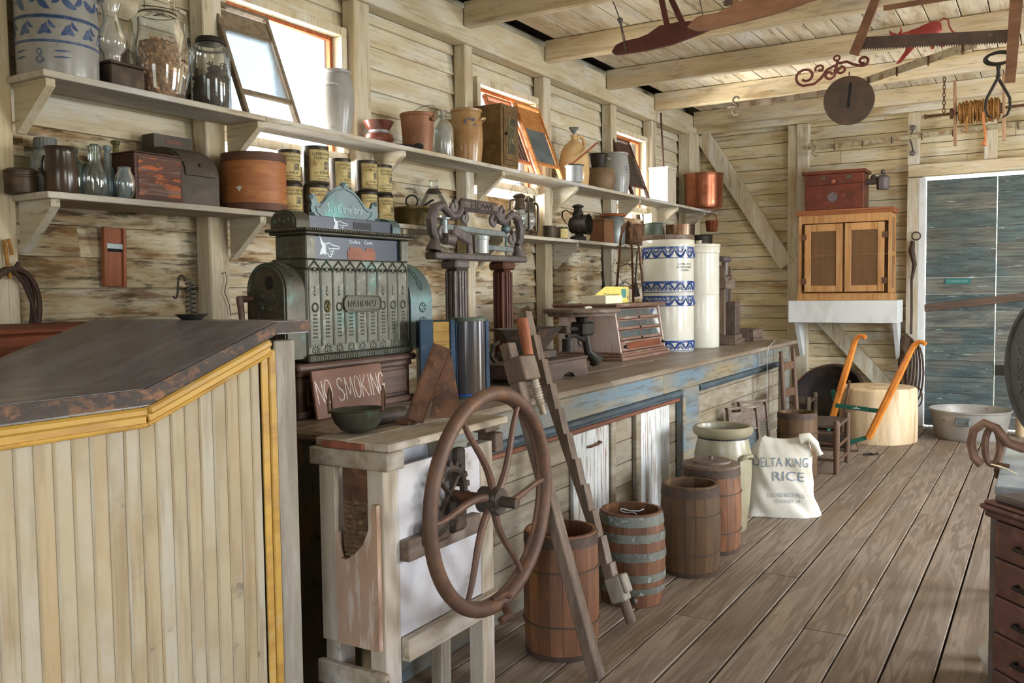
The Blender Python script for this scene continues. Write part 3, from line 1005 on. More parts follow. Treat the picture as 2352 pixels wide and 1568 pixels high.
# washboards
def washboard(label, loc, w_, L, lean, panel, railm, panel_m, top_h, legs=0.14, yaw=0.0, group=None):
    """local: x across, y up the board, z out of it"""
    t = thing('washboard', label, 'washboard', loc, 0, group, rot=None)
    t.rotation_euler = (Matrix(((0, -math.sin(lean), math.cos(lean)), (1, 0, 0), (0, math.cos(lean), math.sin(lean)))) if True else 0).to_euler()
    for sx in (-1, 1):
        MB().box((sx * w_ / 2 - 0.011, 0, -0.016), (sx * w_ / 2 + 0.011, L, 0.016), 0.003).build('rail', railm, t)
    mb = MB()
    mb.box((-w_ / 2 + 0.012, L - top_h, -0.006), (w_ / 2 - 0.012, L - 0.018, 0.006), 0.002)
    mb.box((-w_ / 2 + 0.012, L - top_h, 0.0065), (w_ / 2 - 0.012, L - top_h + 0.014, 0.011), 0.002)
    mb.build('top_panel', railm, t)
    MB().box((-w_ / 2 - 0.014, L + 0.0005, -0.018), (w_ / 2 + 0.014, L + 0.02, 0.018), 0.003).build('head_rail', railm, t)
    MB().box((-w_ / 2 + 0.012, legs - 0.025, -0.010), (w_ / 2 - 0.012, legs - 0.0005, 0.010), 0.003).build('bottom_rung', railm, t)
    y0, y1 = legs, L - top_h - 0.001
    mb = MB()
    if panel == 'ribbed':
        n = int((y1 - y0) / 0.0125)
        f = lambda u, v: ((u - .5) * (w_ - 0.026), y0 + (y1 - y0) * v, 0.004 * math.cos(v * n * 2 * PI))
        mb.sheet(f, 1, n * 6)
        mb.sheet(lambda u, v: (lambda p: (p[0], p[1], p[2] - 0.002))(f(1 - u, v)), 1, n * 6)
    elif panel == 'slats':
        n = 7
        for k in range(n):
            x = -w_ / 2 + 0.014 + (w_ - 0.028) * (k + .5) / n
            mb.tube([(x, y0, 0), (x, y1, 0)], 0.014, 8)
    else:
        mb.box((-w_ / 2 + 0.013, y0, -0.003), (w_ / 2 - 0.013, y1, 0.003))
    mb.build('scrub_panel', panel_m, t)
    return t


lean = math.atan2(0.23, 0.60)
washboard('glass washboard in a tall brown frame leaning in the first window beside the tobacco jar', (-3.352, 3.28, US + 0.006), 0.345, 0.60, lean, 'flat', 'boardframe', 'clearglass', 0.13, 0.14)
washboard('washboard with a ribbed zinc plate leaning in the second window', (-3.335, 6.165, US + 0.006), 0.355, 0.60, lean, 'ribbed', 'honeywood', 'zinc', 0.20, 0.12)
washboard('wooden washboard of upright slats behind the painted cupboard', (-3.395, 5.83, US + 0.006), 0.345, 0.60, lean, 'slats', 'redwood', 'dovewood', 0.17, 0.12)
washboard('slatted washboard leaning in the third window by the white box', (-3.34, 7.95, US + 0.006), 0.38, 0.58, lean, 'slats', 'dovewood', 'darkbox', 0.16, 0.12)

# grey jar in the first window
t = crock('stoneware_jar', 'plain grey stoneware jar with ear handles in the first window', 'jar', (-3.42, 3.82, US), jarprof(0.103, 0.362, 0.74, 0.70, belly=0.62), 'stoneware')
ear(t, 0.088, 0.265, CAMA + PI * .93, 'stoneware', 0.035, 0.03, 0.04, 0.010)
ear(t, 0.088, 0.265, CAMA - .07, 'stoneware', 0.035, 0.03, 0.02, 0.008)
# spittoon and what is round it
o = MB().lathe([(0, 0), (0.055, 0), (0.075, 0.012), (0.086, 0.035), (0.082, 0.058), (0.062, 0.072), (0.055, 0.078), (0.066, 0.095), (0.084, 0.128), (0.089, 0.138), (0.082, 0.138), (0.05, 0.088), (0, 0.08)], 36).build('body', 'browncream', None, loc=(-3.41, 4.175, US)) if False else None
t = thing('spittoon', 'squat brown spittoon with a flared lip beyond the first window', 'spittoon', (-3.41, 4.175, US))
MB().lathe([(0, 0), (0.055, 0), (0.075, 0.012), (0.087, 0.035), (0.082, 0.060), (0.062, 0.072)], 36).build('bowl', 'redglaze', t)
MB().lathe([(0.062, 0.0721), (0.055, 0.079), (0.060, 0.086)], 36).build('neck_band', 'enamel', t)
MB().lathe([(0.060, 0.0861), (0.070, 0.100), (0.086, 0.128), (0.091, 0.138), (0.085, 0.139), (0.05, 0.090), (0, 0.082)], 36).build('flared_lip', 'redglaze', t)
mb = MB()
mb.ball((0, 0, 0.012), (0.06, 0.11, 0.012), 14, 6)
mb.ball((0.03, 0.09, 0.022), (0.03, 0.035, 0.022), 10, 6)
o = mb.build('black_rag', 'blackcloth', None, loc=(-3.355, 4.36, US))
tag(o, 'crumpled black rag on the shelf between spittoon and pail', 'rag')
# tin pail
t = thing('tin_pail', 'rust-brown tin pail with a thin wire bail on the upper shelf', 'pail', (-3.42, 4.57, US))
MB().lathe([(0, 0), (0.088, 0), (0.09, 0.006), (0.106, 0.225), (0.110, 0.228), (0.111, 0.244), (0.107, 0.247), (0.104, 0.244), (0.087, 0.01), (0, 0.01)], 40).build('body', 'tin_brown', t)
mb = MB()
a = CAMA + 1.0
mb.tube([(0.113 * math.cos(a + PI * u), 0.113 * math.sin(a + PI * u), 0.205 + 0.115 * math.sin(PI * u) ** 0.8) for u in [k / 24 for k in range(25)]], 0.0018, 5)
mb.build('wire_bail', 'wire', t)
MB().ball((0.116 * math.cos(a), 0.116 * math.sin(a), 0.205), 0.013, 12, 8).build('bail_lug', 'tin_brown', t)
# glass jug
o = None
t = thing('glass_jug', 'clear glass jug between the tin pail and tan crock', 'jug', (-3.45, 4.88, US))
MB().lathe([(0, 0.003), (0.07, 0.003), (0.076, 0.012), (0.076, 0.20), (0.066, 0.235), (0.04, 0.262), (0.027, 0.272), (0.027, 0.285), (0.030, 0.288), (0.030, 0.292), (0.026, 0.295), (0.025, 0.318), (0.029, 0.322)], 32).build('glass_body', 'dustyglass', t)
mb = MB()
mb.tube(ring(0.031, 0.283, 20), 0.0016, 5, True)
mb.tube([(0.031, 0.012, 0.283), (0.06, 0.055, 0.275), (0.065, 0.07, 0.255)], 0.002, 5)
mb.build('wire_collar', 'wire', t)
# tan crock
t = crock('tan_crock', 'tan salt-glazed crock with ear handles and a small blue mark', 'crock', (-3.42, 5.12, US), jarprof(0.113, 0.362, 0.86, 0.86, belly=0.5), 'stoneware_tan')
ear(t, 0.104, 0.285, CAMA - 1.75, 'stoneware_tan', 0.034, 0.03, 0.03, 0.010)
ear(t, 0.104, 0.285, CAMA + 1.39, 'stoneware_tan', 0.034, 0.03, 0.03, 0.010)
mb = MB()
Rc = 0.1125
for x, z, L, w_, a, c in ((0.0, 0.285, 0.035, 0.012, -1.6, .6), (0.02, 0.29, 0.025, 0.010, -0.5, 1), (0.045, 0.27, 0.03, .012, 1.2, 2), (0.05, 0.24, 0.03, 0.008, 0.3, -1.6)):
    stroke(mb, x, z, L, w_, a, c, CAMA)
mb.build('blue_mark', 'cobalt', t, recalc=False)
# painted cupboard
t = thing('tin_cupboard', 'small brown tin cupboard with a picture on its door', 'cupboard', (-3.42, 5.50, US))
MB().box((-0.12, -0.115, 0), (0.118, 0.115, 0.445), 0.008).build('body', 'tin_ochre', t)
mb = MB()
mb.box((0.1185, -0.095, 0.02), (0.127, 0.10, 0.425), 0.004)
mb.build('door', 'tin_ochre', t)
dr = t.children[-1]
mb = MB()
for a, b in (((-0.07, 0.06), (0.078, 0.06)), ((-0.07, 0.385), (0.078, 0.385)), ((-0.07, 0.06), (-0.07, 0.385)), ((0.078, 0.06), (0.078, 0.385))):
    mb.tube([(0.127, a[0], a[1]), (0.127, b[0], b[1])], 0.005, 8)
mb.build('raised_moulding', 'tin_ochre', dr)
MB().box((0.1272, -0.045, 0.10), (0.1285, 0.055, 0.35)).build('faded_picture', 'picture_dark', dr)
MB().ball((0.134, -0.078, 0.235), 0.011, 12, 8).build('knob', 'blackiron', dr)
# jug, funnel
t = thing('stoneware_jug', 'cream stoneware jug with a loop handle below a funnel', 'jug', (-3.43, 6.745, US))
MB().lathe([(0, 0), (0.115, 0), (0.120, 0.01), (0.128, 0.10), (0.126, 0.20), (0.108, 0.29), (0.075, 0.345), (0.035, 0.375), (0.026, 0.385), (0.025, 0.41), (0.029, 0.414), (0.029, 0.424), (0.018, 0.426), (0.017, 0.40), (0, 0.39)], 40).build('body', 'jugglaze', t)
a = math.radians(62)
c, s = math.cos(a), math.sin(a)
pts = [(q * c, q * s, z) for q, z in ((0.028, 0.395), (0.045, 0.415), (0.072, 0.418), (0.095, 0.398), (0.104, 0.36), (0.102, 0.325), (0.094, 0.305))]
MB().tube(pts, [0.013, 0.013, 0.013, 0.0135, 0.014, 0.014, 0.015], 10).build('loop_handle', 'jugglaze', t)
o = MB().lathe([(0.006, 0.0), (0.008, 0.03), (0.012, 0.042), (0.042, 0.082), (0.044, 0.086), (0.040, 0.085), (0.010, 0.044), (0.005, 0.03)], 28).build('funnel', 'zinc', None, loc=(-3.43, 6.745, US + 0.40))
tag(o, 'small grey metal funnel stuck in the jug mouth', 'funnel')
# enamel pot and dipper
t = thing('enamel_pot', 'grey enamel pot with a dark rim in front of the jug', 'pot', (-3.305, 6.50, US))
MB().lathe([(0, 0), (0.062, 0), (0.066, 0.006), (0.067, 0.115), (0.076, 0.128), (0.078, 0.134), (0.070, 0.13), (0.064, 0.11), (0.062, 0.01), (0, 0.01)], 32).build('body', 'enamel', t)
MB().tube(ring(0.077, 0.133, 28), 0.004, 6, True).build('dark_rim', 'blackiron', t)
t = thing('dipper', 'long-handled wooden dipper resting across the enamel pot', 'dipper', (-3.305, 6.50, US + 0.141))
MB().tube([(-0.03, -0.055, -0.004), (-0.02, 0.0, 0.008), (0.03, 0.20, 0.135), (0.05, 0.30, 0.20), (0.055, 0.33, 0.215)], [0.008, 0.009, 0.009, 0.010, 0.009], 8).build('handle', 'redwood', t)
MB().tube(ring(0.013, 0, 14), 0.002, 5, True, T(0.058, 0.345, 0.202) @ RY(PI / 2)).build('hanging_ring', 'wire', t)
# iron pots
t = thing('brown_pot', 'dusty brown stoneware pot with a curved lip, beside the cream jug', 'pot', (-3.40, 7.21, US))
MB().lathe([(0, 0), (0.09, 0), (0.112, 0.03), (0.128, 0.09), (0.125, 0.135), (0.108, 0.175), (0.104, 0.185), (0.112, 0.193), (0.105, 0.195), (0.098, 0.18), (0.11, 0.09), (0, 0.02)], 36).build('body', 'brownpot', t)
t = thing('iron_bucket', 'small black iron bucket with a chain bail stacked on the brown pot', 'bucket', (-3.42, 7.20, US + 0.197))
MB().lathe([(0, 0), (0.060, 0), (0.062, 0.005), (0.076, 0.115), (0.082, 0.118), (0.080, 0.126), (0.072, 0.118), (0.058, 0.01), (0, 0.01)], 30).build('body', 'blackiron', t)
mb = MB()
mb.tube([(0.083 * math.cos(CAMA + 1.1 - .6 * u), 0.083 * math.sin(CAMA + 1.1 - .6 * u), 0.115 - 0.10 * u) for u in [k / 6 for k in range(7)]], 0.0025, 5)
mb.build('wire_bail', 'wire', t)
# grey crock with handle
t = crock('grey_crock', 'grey stoneware crock with a crescent handle and faint blue mark', 'crock', (-3.41, 7.55, US), jarprof(0.120, 0.372, 0.84, 0.84, belly=0.45), 'stoneware')
ear(t, 0.112, 0.30, CAMA - 1.0, 'stoneware', 0.04, 0.04, 0.03, 0.011)
mb = MB()
Rc = 0.1195
for x, z, L, w_, a, c in ((0.03, 0.235, 0.05, 0.008, 0.1, 0), (0.03, 0.215, 0.05, 0.009, -.1, 0), (0.045, 0.19, 0.03, .01, 0, 2)):
    stroke(mb, x, z, L, w_, a, c, CAMA + .3)
mb.build('blue_mark', 'cobalt', t, recalc=False)
# white box churn
t = thing('box_churn', 'tall wooden box churn painted white beside the third window', 'churn', (-3.42, 8.72, US))
MB().box((-0.10, -0.115, 0), (0.10, 0.115, 0.345), 0.004).build('box', 'churnpaint', t)
MB().box((-0.108, -0.122, 0.3455), (0.108, 0.122, 0.366), 0.004).build('lid', 'churnpaint', t)
MB().cyl((0.0, 0.02, 0.366), (-0.03, 0.03, 0.93), 0.011, 10, 0.010).build('dasher_rod', 'dovewood', t)
# copper kettle
t = thing('copper_kettle', 'large round copper kettle at the far end of the upper shelf', 'kettle', (-3.30, 9.63, US + .001))
MB().lathe([(0, 0), (0.17, 0), (0.192, 0.012), (0.204, 0.05), (0.212, 0.36), (0.218, 0.372), (0.222, 0.385), (0.216, 0.388), (0.208, 0.372), (0.198, 0.05), (0, 0.02)], 48).build('body', 'copper', t)
MB().tube([(0.222 * math.cos(a), 0.222 * math.sin(a), 0.375 + 0.03 * math.sin((a - 0.6) / .35 * PI)) for a in [0.6 + 0.35 * k / 8 for k in range(9)]], 0.006, 6).build('handle', 'blackiron', t)
# ------------------------------------------------- things on the lower shelf
def simple(name, label, cat, prof, m, loc, n=32, group=None, part='body'):
    t = thing(name, label, cat, loc, 0, group)
    MB().lathe(prof, n).build(part, m, t)
    return t


def bottleprof(R, h, neck_r, neck_h, sh=0.06, lip=0.004):
    o = [(0, 0.004), (R * .9, 0.004), (R, 0.012), (R, h - neck_h - sh)]
    for k in range(1, 7):
        u = k / 6
        o.append((neck_r + (R - neck_r) * (0.5 + 0.5 * math.cos(PI * u)), h - neck_h - sh + sh * u))
    o += [(neck_r * .95, h - 0.02), (neck_r + lip, h - 0.018), (neck_r + lip, h - 0.003), (neck_r, h), (neck_r - .003, h), (neck_r - .004, h - .03)]
    return o


t = simple('tin_canister', 'dark brown lidded tin canister at the near end of the shelf', 'canister', [(0, 0), (0.056, 0), (0.06, 0.004), (0.06, 0.062), (0.0625, 0.065), (0.0625, 0.069), (0.060, 0.072), (0.060, 0.082)], 'tin_dark', (-3.475, 2.05, LS))
MB().lathe([(0.0625, 0.0825), (0.063, 0.088), (0.05, 0.098), (0.02, 0.102), (0, 0.103)], 32).build('lid', 'tin_dark', t)
for a in (CAMA + 1.5, CAMA - 1.6):
    MB().tube([(0.062 * math.cos(a), 0.062 * math.sin(a), 0.07), (0.075 * math.cos(a), 0.075 * math.sin(a), 0.085), (0.078 * math.cos(a), 0.078 * math.sin(a), 0.102)], 0.004, 6).build('ear_handle', 'tin_dark', t)
t = simple('fruit_jar', 'large dusty glass fruit jar with a ribbed zinc lid', 'jar', [(0, .004), (.055, .004), (.0595, .012), (.0595, .15), (.057, .175), (.042, .195), (.038, .20), (.038, .208)], 'dustyglass', (-3.555, 2.205, LS), part='glass_body')
MB().lathe([(0.0385, 0.205), (0.044, 0.206), (0.044, 0.238), (0.041, 0.246), (0, 0.247)], 40, jit=lambda a, z: 0.02 * math.cos(20 * a)).build('zinc_lid', 'zinc_cap', t)
t = simple('stoneware_pitcher', 'dark brown glazed stoneware pitcher among the bottles', 'pitcher', [(0, 0), (.060, 0), (.063, .005), (.060, .10), (.053, .155), (.056, .172), (.062, .182), (.057, .18), (.05, .15), (.055, .02), (0, .015)], 'stoneware_brown', (-3.355, 2.142, LS))
a = CAMA - 1.75
MB().tube([(q * math.cos(a), q * math.sin(a), z) for q, z in ((.052, .15), (.075, .152), (.085, .125), (.082, .09), (.064, .06))], .007, 8, flat=.7).build('handle', 'stoneware_brown', t)
simple('green_jug', 'dusty green glass jug half hidden behind the pitcher', 'jug', bottleprof(.045, .205, .017, .03, .05), 'greenglass', (-3.475, 2.272, LS), part='glass_body')
simple('milk_bottle', 'clear glass milk bottle with a wide rolled mouth', 'bottle', bottleprof(.047, .208, .025, .05, .075, .003), 'clearglass', (-3.36, 2.292, LS), part='glass_body')
simple('glass_bottle', 'tall clouded grey glass bottle behind the milk bottle', 'bottle', bottleprof(.031, .232, .014, .06, .075), 'blueglass', (-3.44, 2.408, LS), part='glass_body')
simple('glass_bottle', 'pale aqua glass bottle almost hidden behind the clouded grey bottle', 'bottle', bottleprof(.027, .252, .014, .07, .06), 'greenglass', (-3.555, 2.425, LS), part='glass_body')
simple('olive_bottle', 'olive-green glass bottle with a ringed lip beside the orange-flaked box', 'bottle', bottleprof(.034, .272, .0135, .07, .075, .005), 'oliveglass', (-3.505, 2.495, LS), part='glass_body')
simple('barrel_tumbler', 'small pale blue barrel-shaped glass at the shelf edge', 'glass', [(0, .004), (.027, .004), (.032, .01), (.041, .05), (.042, .07), (.038, .095), (.029, .112), (.027, .13), (.029, .133)], 'blueglass', (-3.33, 2.408, LS), part='glass_body')
# dovetailed box
t = thing('dovetailed_box', 'dovetailed wooden box with flaking orange paint on its front', 'box', (-3.40, 2.565, LS))
MB().box((-0.065, -0.122, 0), (0.088, 0.122, 0.2), 0.003).build('box', 'dovewood', t)
MB().box((-0.067, -0.124, 0.2005), (0.09, 0.124, 0.207), 0.002).build('lid', 'dovewood', t)
MB().box((0.0885, -0.105, 0.022), (0.0905, 0.108, 0.185)).build('flaking_paint', 'orangeflake', t)
for y in (-0.118, 0.118):
    mb = MB()
    for k in range(13):
        mb.box((0.0882, y - 0.003, 0.006 + k * 0.0152), (0.0896, y + 0.003, 0.013 + k * 0.0152), var=0.2)
    mb.build('dovetail_joint', 'bentband', t)
# roll-front box
t = thing('bread_box', 'dark tin bread box with a curved roll lid behind the dovetailed box', 'box', (-3.46, 2.805, LS))
prof = [(-0.14, 0), (-0.14, 0.335), (-0.055, 0.335), (-0.055, 0.275)] + [(-0.055 + 0.18 * math.sin(u * PI / 2), 0.135 + 0.135 * math.cos(u * PI / 2)) for u in [k / 10 for k in range(11)]] + [(0.125, 0)]
Mx = Matrix(((1, 0, 0, 0), (0, 0, 1, 0), (0, 1, 0, 0), (0, 0, 0, 1)))
MB().prism(prof, -0.105, 0.105, Mx).build('body', 'darkbox', t, 25)
lid = [(-0.054 + 0.185 * math.sin(u * PI / 2), 0.137 + 0.138 * math.cos(u * PI / 2)) for u in [k / 10 for k in range(11)]]
lid += [(p[0] - .004, p[1] - .004) for p in reversed(lid)]
MB().prism(lid, -0.085, 0.085, Mx).build('roll_lid', 'darkbox', t, 25)
MB().ball((0.122, 0.0, 0.185), 0.008, 10, 6).build('knob', 'blackiron', t)
MB().box((-0.0545, -0.04, 0.295), (-0.053, 0.04, 0.315)).build('faded_lettering', 'redglaze', t)
# bent wood cheese box
t = thing('cheese_box', 'round bentwood cheese box with dark bands top and bottom', 'box', (-3.375, 3.165, LS))
MB().lathe([(0, 0.004), (0.153, 0.004), (0.153, 0.270), (0, 0.270)], 56).build('drum', 'bentwood', t)
MB().lathe([(0.1535, 0.236), (0.157, 0.236), (0.157, 0.276), (0.1535, 0.277), (0, 0.277)], 56).build('lid_band', 'bentband', t)
MB().lathe([(0.1535, 0.0), (0.1565, 0.0), (0.1565, 0.034), (0.1535, 0.034)], 56).build('base_band', 'bentband', t)
mb = MB()
f = oncyl(0.1534, CAMA - .22)
mb.add([f(*p) for p in [(0.0 + 0.012 * math.cos(k) * (1 + .4 * math.sin(3 * k)), 0.10 + 0.012 * math.sin(k) * (1 + .3 * math.cos(5 * k)), 0.0008) for k in [2 * PI * i / 16 for i in range(16)]]], [tuple(range(16))])
mb.build('paper_scrap', 'whitepaint_jamblight', t, recalc=False)

# syrup cans
def make_can(label, loc, rot, torn=False):
    t = thing('syrup_can', label, 'can', loc, rot, 'syrup cans on the lower shelf')
    R = 0.063
    MB().lathe([(0, 0), (R, 0), (R + .0015, .003), (R, .006), (R, .166), (R + .0015, .169), (R, .172), (R - .006, .170), (R - .008, .164), (0.042, .164), (0.042, .1665), (0, .1665)], 40).build('tin', 'canmetal', t)
    mb = MB()
    mb.sheet(lambda u, v: ((R + .0006) * math.cos(-1.15 + 2.3 * u), (R + .0006) * math.sin(-1.15 + 2.3 * u), 0.012 + 0.142 * v), 24, 1)
    lb = mb.build('paper_label', 'paperlabel', t, recalc=False)
    mb = MB()
    f = lambda z0: oncyl(R + .0009, 0.0, z0)
    mb.text('LONGWOOD', 0.0195, f(0.128), 0.0004, squeeze=0.98)
    mb.text('PLANTATION', 0.0185, f(0.109), 0.0004, squeeze=0.9)
    mb.text('SYRUP', 0.0185, f(0.044), 0.0004)
    mb.text('PURE', 0.008, lambda x, y, z: oncyl(R + .0009, 0, .046)(x - 0.042, y, z), 0.0004)
    mb.text('LONGWOOD PLANTATION', 0.0078, f(0.031), 0.0004)
    mb.text('BATON ROUGE, LA.', 0.0078, f(0.019), 0.0004)
    g = oncyl(R + .0008, 0.0, 0)
    for x0, x1, y0, y1 in ((-.068, .068, .150, .1515), (-.068, .068, .0135, .0148)):
        mb.sheet(lambda u, v: g(x0 + (x1 - x0) * u, y0 + (y1 - y0) * v, 0.0002), 16, 1)
    for x0 in (-.069, .0675):
        mb.sheet(lambda u, v: g(x0 + .0014 * u, .0135 + .138 * v, 0.0002), 1, 1)
    mb.build('label_print', 'ink', lb, recalc=False)
    mb = MB()
    mb.sheet(lambda u, v: g(.0 + .036 * u, .064 + .038 * v, 0.0002), 6, 1)
    mb.build('label_picture', 'picture_dark' if False else 'labelgrey', lb, recalc=False)
    return t


cs = [(-3.445, 3.475, 0), (-3.377, 3.592, 0), (-3.42, 3.845, 0), (-3.38, 4.015, 0), (-3.42, 4.21, 0),
      (-3.45, 3.475, 1), (-3.375, 3.60, 1), (-3.445, 3.865, 1), (-3.375, 4.01, 1), (-3.415, 4.195, 1)]
cl = ['syrup can in the lower row, next to the cheese box', 'syrup can second in the lower row from the cheese box', 'syrup can in the lower row hidden behind the register crest',
      'syrup can in the lower row beneath the palest label', 'syrup can ending the lower row beside the brass kettle',
      'blackened syrup can on top row nearest the cheese box', 'tallest standing syrup can with torn label on the top row', 'syrup can on the top row behind the crest peak',
      'syrup can with the palest label on the top row', 'syrup can ending the top row above the brass kettle']
c0 = None
for i, ((x, y, lv), l) in enumerate(zip(cs, cl)):
    rz = (-0.25, -0.12, -0.2, -0.15, -0.1, -0.35, -0.12, -0.05, -0.12, -0.05)[i]
    loc = (x, y, LS + lv * 0.1735)
    if c0 is None:
        c0 = make_can(l, loc, rz)
    else:
        c = dup(c0, loc, rz, l)
        if i == 6:
            c.scale = (1.1, 1.1, 1.16)
# kettle and demijohn
t = thing('brass_kettle', 'low oval brass kettle with a ring handle on its lid', 'kettle', (-3.40, 4.50, LS))
MB().lathe([(0, 0), (.115, 0), (.125, .006), (.128, .10), (.131, .104), (.131, .110), (.0, .110)], 40).build('body', 'brass_old', t)
MB().lathe([(.128, .1105), (.128, .118), (.08, .126), (0, .128)], 40).build('lid', 'brass_old', t)
MB().tube(ring(0.036, 0, 20), .0055, 8, True, T(0, -0.03, .158) @ RZ(CAMA) @ RY(PI / 2)).build('ring_handle', 'blackiron', t)
MB().tube([(0.02, .06, .131), (.05, .10, .165), (.06, .115, .172)], .007, 8).build('spout', 'blackiron', t)
t = simple('demijohn', 'sloping-shouldered clear glass demijohn behind the brass kettle', 'demijohn', [(0, .004), (.088, .004), (.095, .014), (.095, .14), (.085, .19), (.05, .25), (.03, .275), (.027, .285), (.034, .289), (.034, .296), (.027, .299), (.026, .325), (.032, .328), (.032, .336), (.025, .338)], 'clearglass', (-3.52, 4.865, LS), part='glass_body')
MB().lathe([(.052, .249), (.056, .246), (.036, .274), (.033, .2755)], 24).build('wire_collar', 'wire', t)

# lanterns
def lantern(label, loc, rz, s=1.0):
    t = thing('barn_lantern', label, 'lantern', loc, rz)
    t.scale = (s, s, s)
    MB().lathe([(0, 0), (.066, 0), (.070, .006), (.066, .03), (.045, .05), (.03, .058), (.03, .07), (0, .07)], 30).build('font', 'tin_dark', t)
    MB().lathe([(.03, .075), (.05, .10), (.056, .135), (.048, .17), (.034, .195)], 28).build('glass_globe', 'dustyglass', t)
    MB().lathe([(.030, .196), (.044, .20), (.044, .235), (.036, .25), (.036, .275), (.046, .285), (.05, .295), (.03, .31), (0, .312)], 28).build('chimney_cap', 'tin_dark', t)
    for a in (0, PI):
        c = math.cos(a)
        MB().tube([(c * .064, 0, .03), (c * .075, 0, .06), (c * .075, 0, .24), (c * .066, 0, .262), (c * .038, 0, .268)], .0085, 8).build('air_tube', 'tin_dark', t)
    mb = MB()
    mb.tube([(.078 * math.cos(PI * k / 16), 0, .25 + .14 * math.sin(PI * k / 16)) for k in range(17)], .002, 5)
    mb.build('wire_bail', 'wire', t)
    mb = MB()
    for z, q in ((.11, .058), (.16, .058)):
        mb.tube(ring(q, z, 20), .0015, 4, True)
    mb.build('wire_guard', 'wire', t)
    return t


lantern('dark barn lantern with a clear globe in front of its twin', (-3.385, 5.755, LS), 0.9)
lantern('barn lantern standing behind the other, close to the wall stud', (-3.465, 6.03, LS), 0.7)
t = simple('round_tin', 'small rusty round tin beside the lantern with the reflector', 'tin', [(0, 0), (.05, 0), (.05, .084), (.053, .085), (.053, .094), (0, .095)], 'tin_dark', (-3.35, 6.155, LS), part='body')
t = simple('labelled_tin', 'round tin with a cream label and a blue diamond', 'tin', [(0, 0), (.048, 0), (.048, .088), (.05, .089), (.05, .096), (0, .097)], 'tin_dark', (-3.35, 6.365, LS), part='body')
mb = MB()
mb.sheet(lambda u, v: (.0486 * math.cos(-1.3 + 2.2 * u), .0486 * math.sin(-1.3 + 2.2 * u), .008 + .074 * v), 16, 1)
lb = mb.build('paper_label', 'paperlabel', t, recalc=False)
f = oncyl(.0489, -.55)
MB().add([f(-.018, .052, 0), f(0, .042, 0), f(.018, .052, 0), f(0, .062, 0)], [(0, 1, 2, 3)]).build('diamond_mark', 'cobalt', lb, recalc=False)
# reflector lantern
t = thing('reflector_lantern', 'black lantern with a deep round reflector and strap handle', 'lantern', (-3.385, 6.72, LS), math.radians(-15))
MB().lathe([(0, 0), (.066, 0), (.07, .008), (.066, .035), (.04, .045), (0, .045)], 30).build('font', 'blackiron', t)
d = frame((-0.05, -0.03, .135), (.10, .02, .135))
mb = MB()
mb.lathe([(0, 0), (.062, 0), (.068, .01), (.075, .09), (.083, .155), (.088, .16), (.083, .162), (.070, .10), (.0, .085)], 36, d)
mb.build('reflector', 'blackiron', t)
MB().lathe([(0, .095), (.05, .10), (.058, .104), (0, .106)], 30, d).build('lens', 'clearglass', t)
MB().lathe([(.03, .195), (.046, .2), (.046, .235), (.034, .25), (.034, .275), (.05, .285), (.05, .292), (.02, .305), (0, .306)], 28).build('chimney_cap', 'blackiron', t)
MB().cyl((0, 0, .05), (0, 0, .2), .028, 16).build('chimney', 'blackiron', t)
MB().tube([(-.04, -.02, .22), (-.10, -.035, .265), (-.135, -.045, .25), (-.14, -.045, .21), (-.11, -.035, .16), (-.085, -.03, .14)], [.006, .010, .012, .010, .006, .004], 8, flat=.5).build('strap_handle', 'blackiron', t)
MB().tube([(.055, .0, .045), (.062, -.06, .08), (.058, -.055, .22), (.03, -.02, .27)], .008, 6).build('air_tube', 'blackiron', t)
# box, buckets, pots further along
t = thing('tin_box', 'square brown tin box past the reflector lantern', 'tin', (-3.40, 7.225, LS))
MB().box((-.075, -.10, 0), (.07, .10, .195), .004).build('body', 'tin_brown2', t)
MB().box((-.078, -.103, .1955), (.073, .103, .212), .004).build('lid', 'tin_ochre', t)
t = simple('galvanised_bucket', 'grey galvanised milk can with an orange rim behind the tin box', 'can', [(0, 0), (.105, 0), (.108, .006), (.112, .22), (.09, .255), (.088, .262)], 'zinc', (-3.475, 7.62, LS))
MB().lathe([(.088, .2625), (.122, .268), (.124, .278), (.10, .290), (0, .294)], 36).build('lid', 'orangelid', t)
simple('iron_pot', 'brown iron pot behind the wire rack', 'pot', [(0, 0), (.09, 0), (.10, .01), (.105, .2), (.11, .204), (.11, .21), (.10, .205), (0, .19)], 'rust', (-3.43, 7.99, LS))
simple('green_tin_pail', 'small dull green pail between iron pot and copper pan', 'pail', [(0, 0), (.08, 0), (.083, .006), (.092, .235), (.096, .24), (.094, .25), (.086, .24), (0, .02)], 'greenpaint', (-3.40, 8.42, LS))
simple('copper_pan', 'round tinned copper pan reflecting the light near the corner', 'pan', [(0, 0), (.14, 0), (.15, .01), (.152, .255), (.156, .258), (.156, .268), (.148, .262), (0, .24)], 'copperdull', (-3.38, 9.12, LS))
simple('dark_stockpot', 'dark grey stockpot at the very end of the lower shelf', 'pot', [(0, 0), (.115, 0), (.125, .01), (.128, .16), (.133, .165), (.13, .172), (.12, .165), (0, .15)], 'blackiron', (-3.29, 9.50, LS))
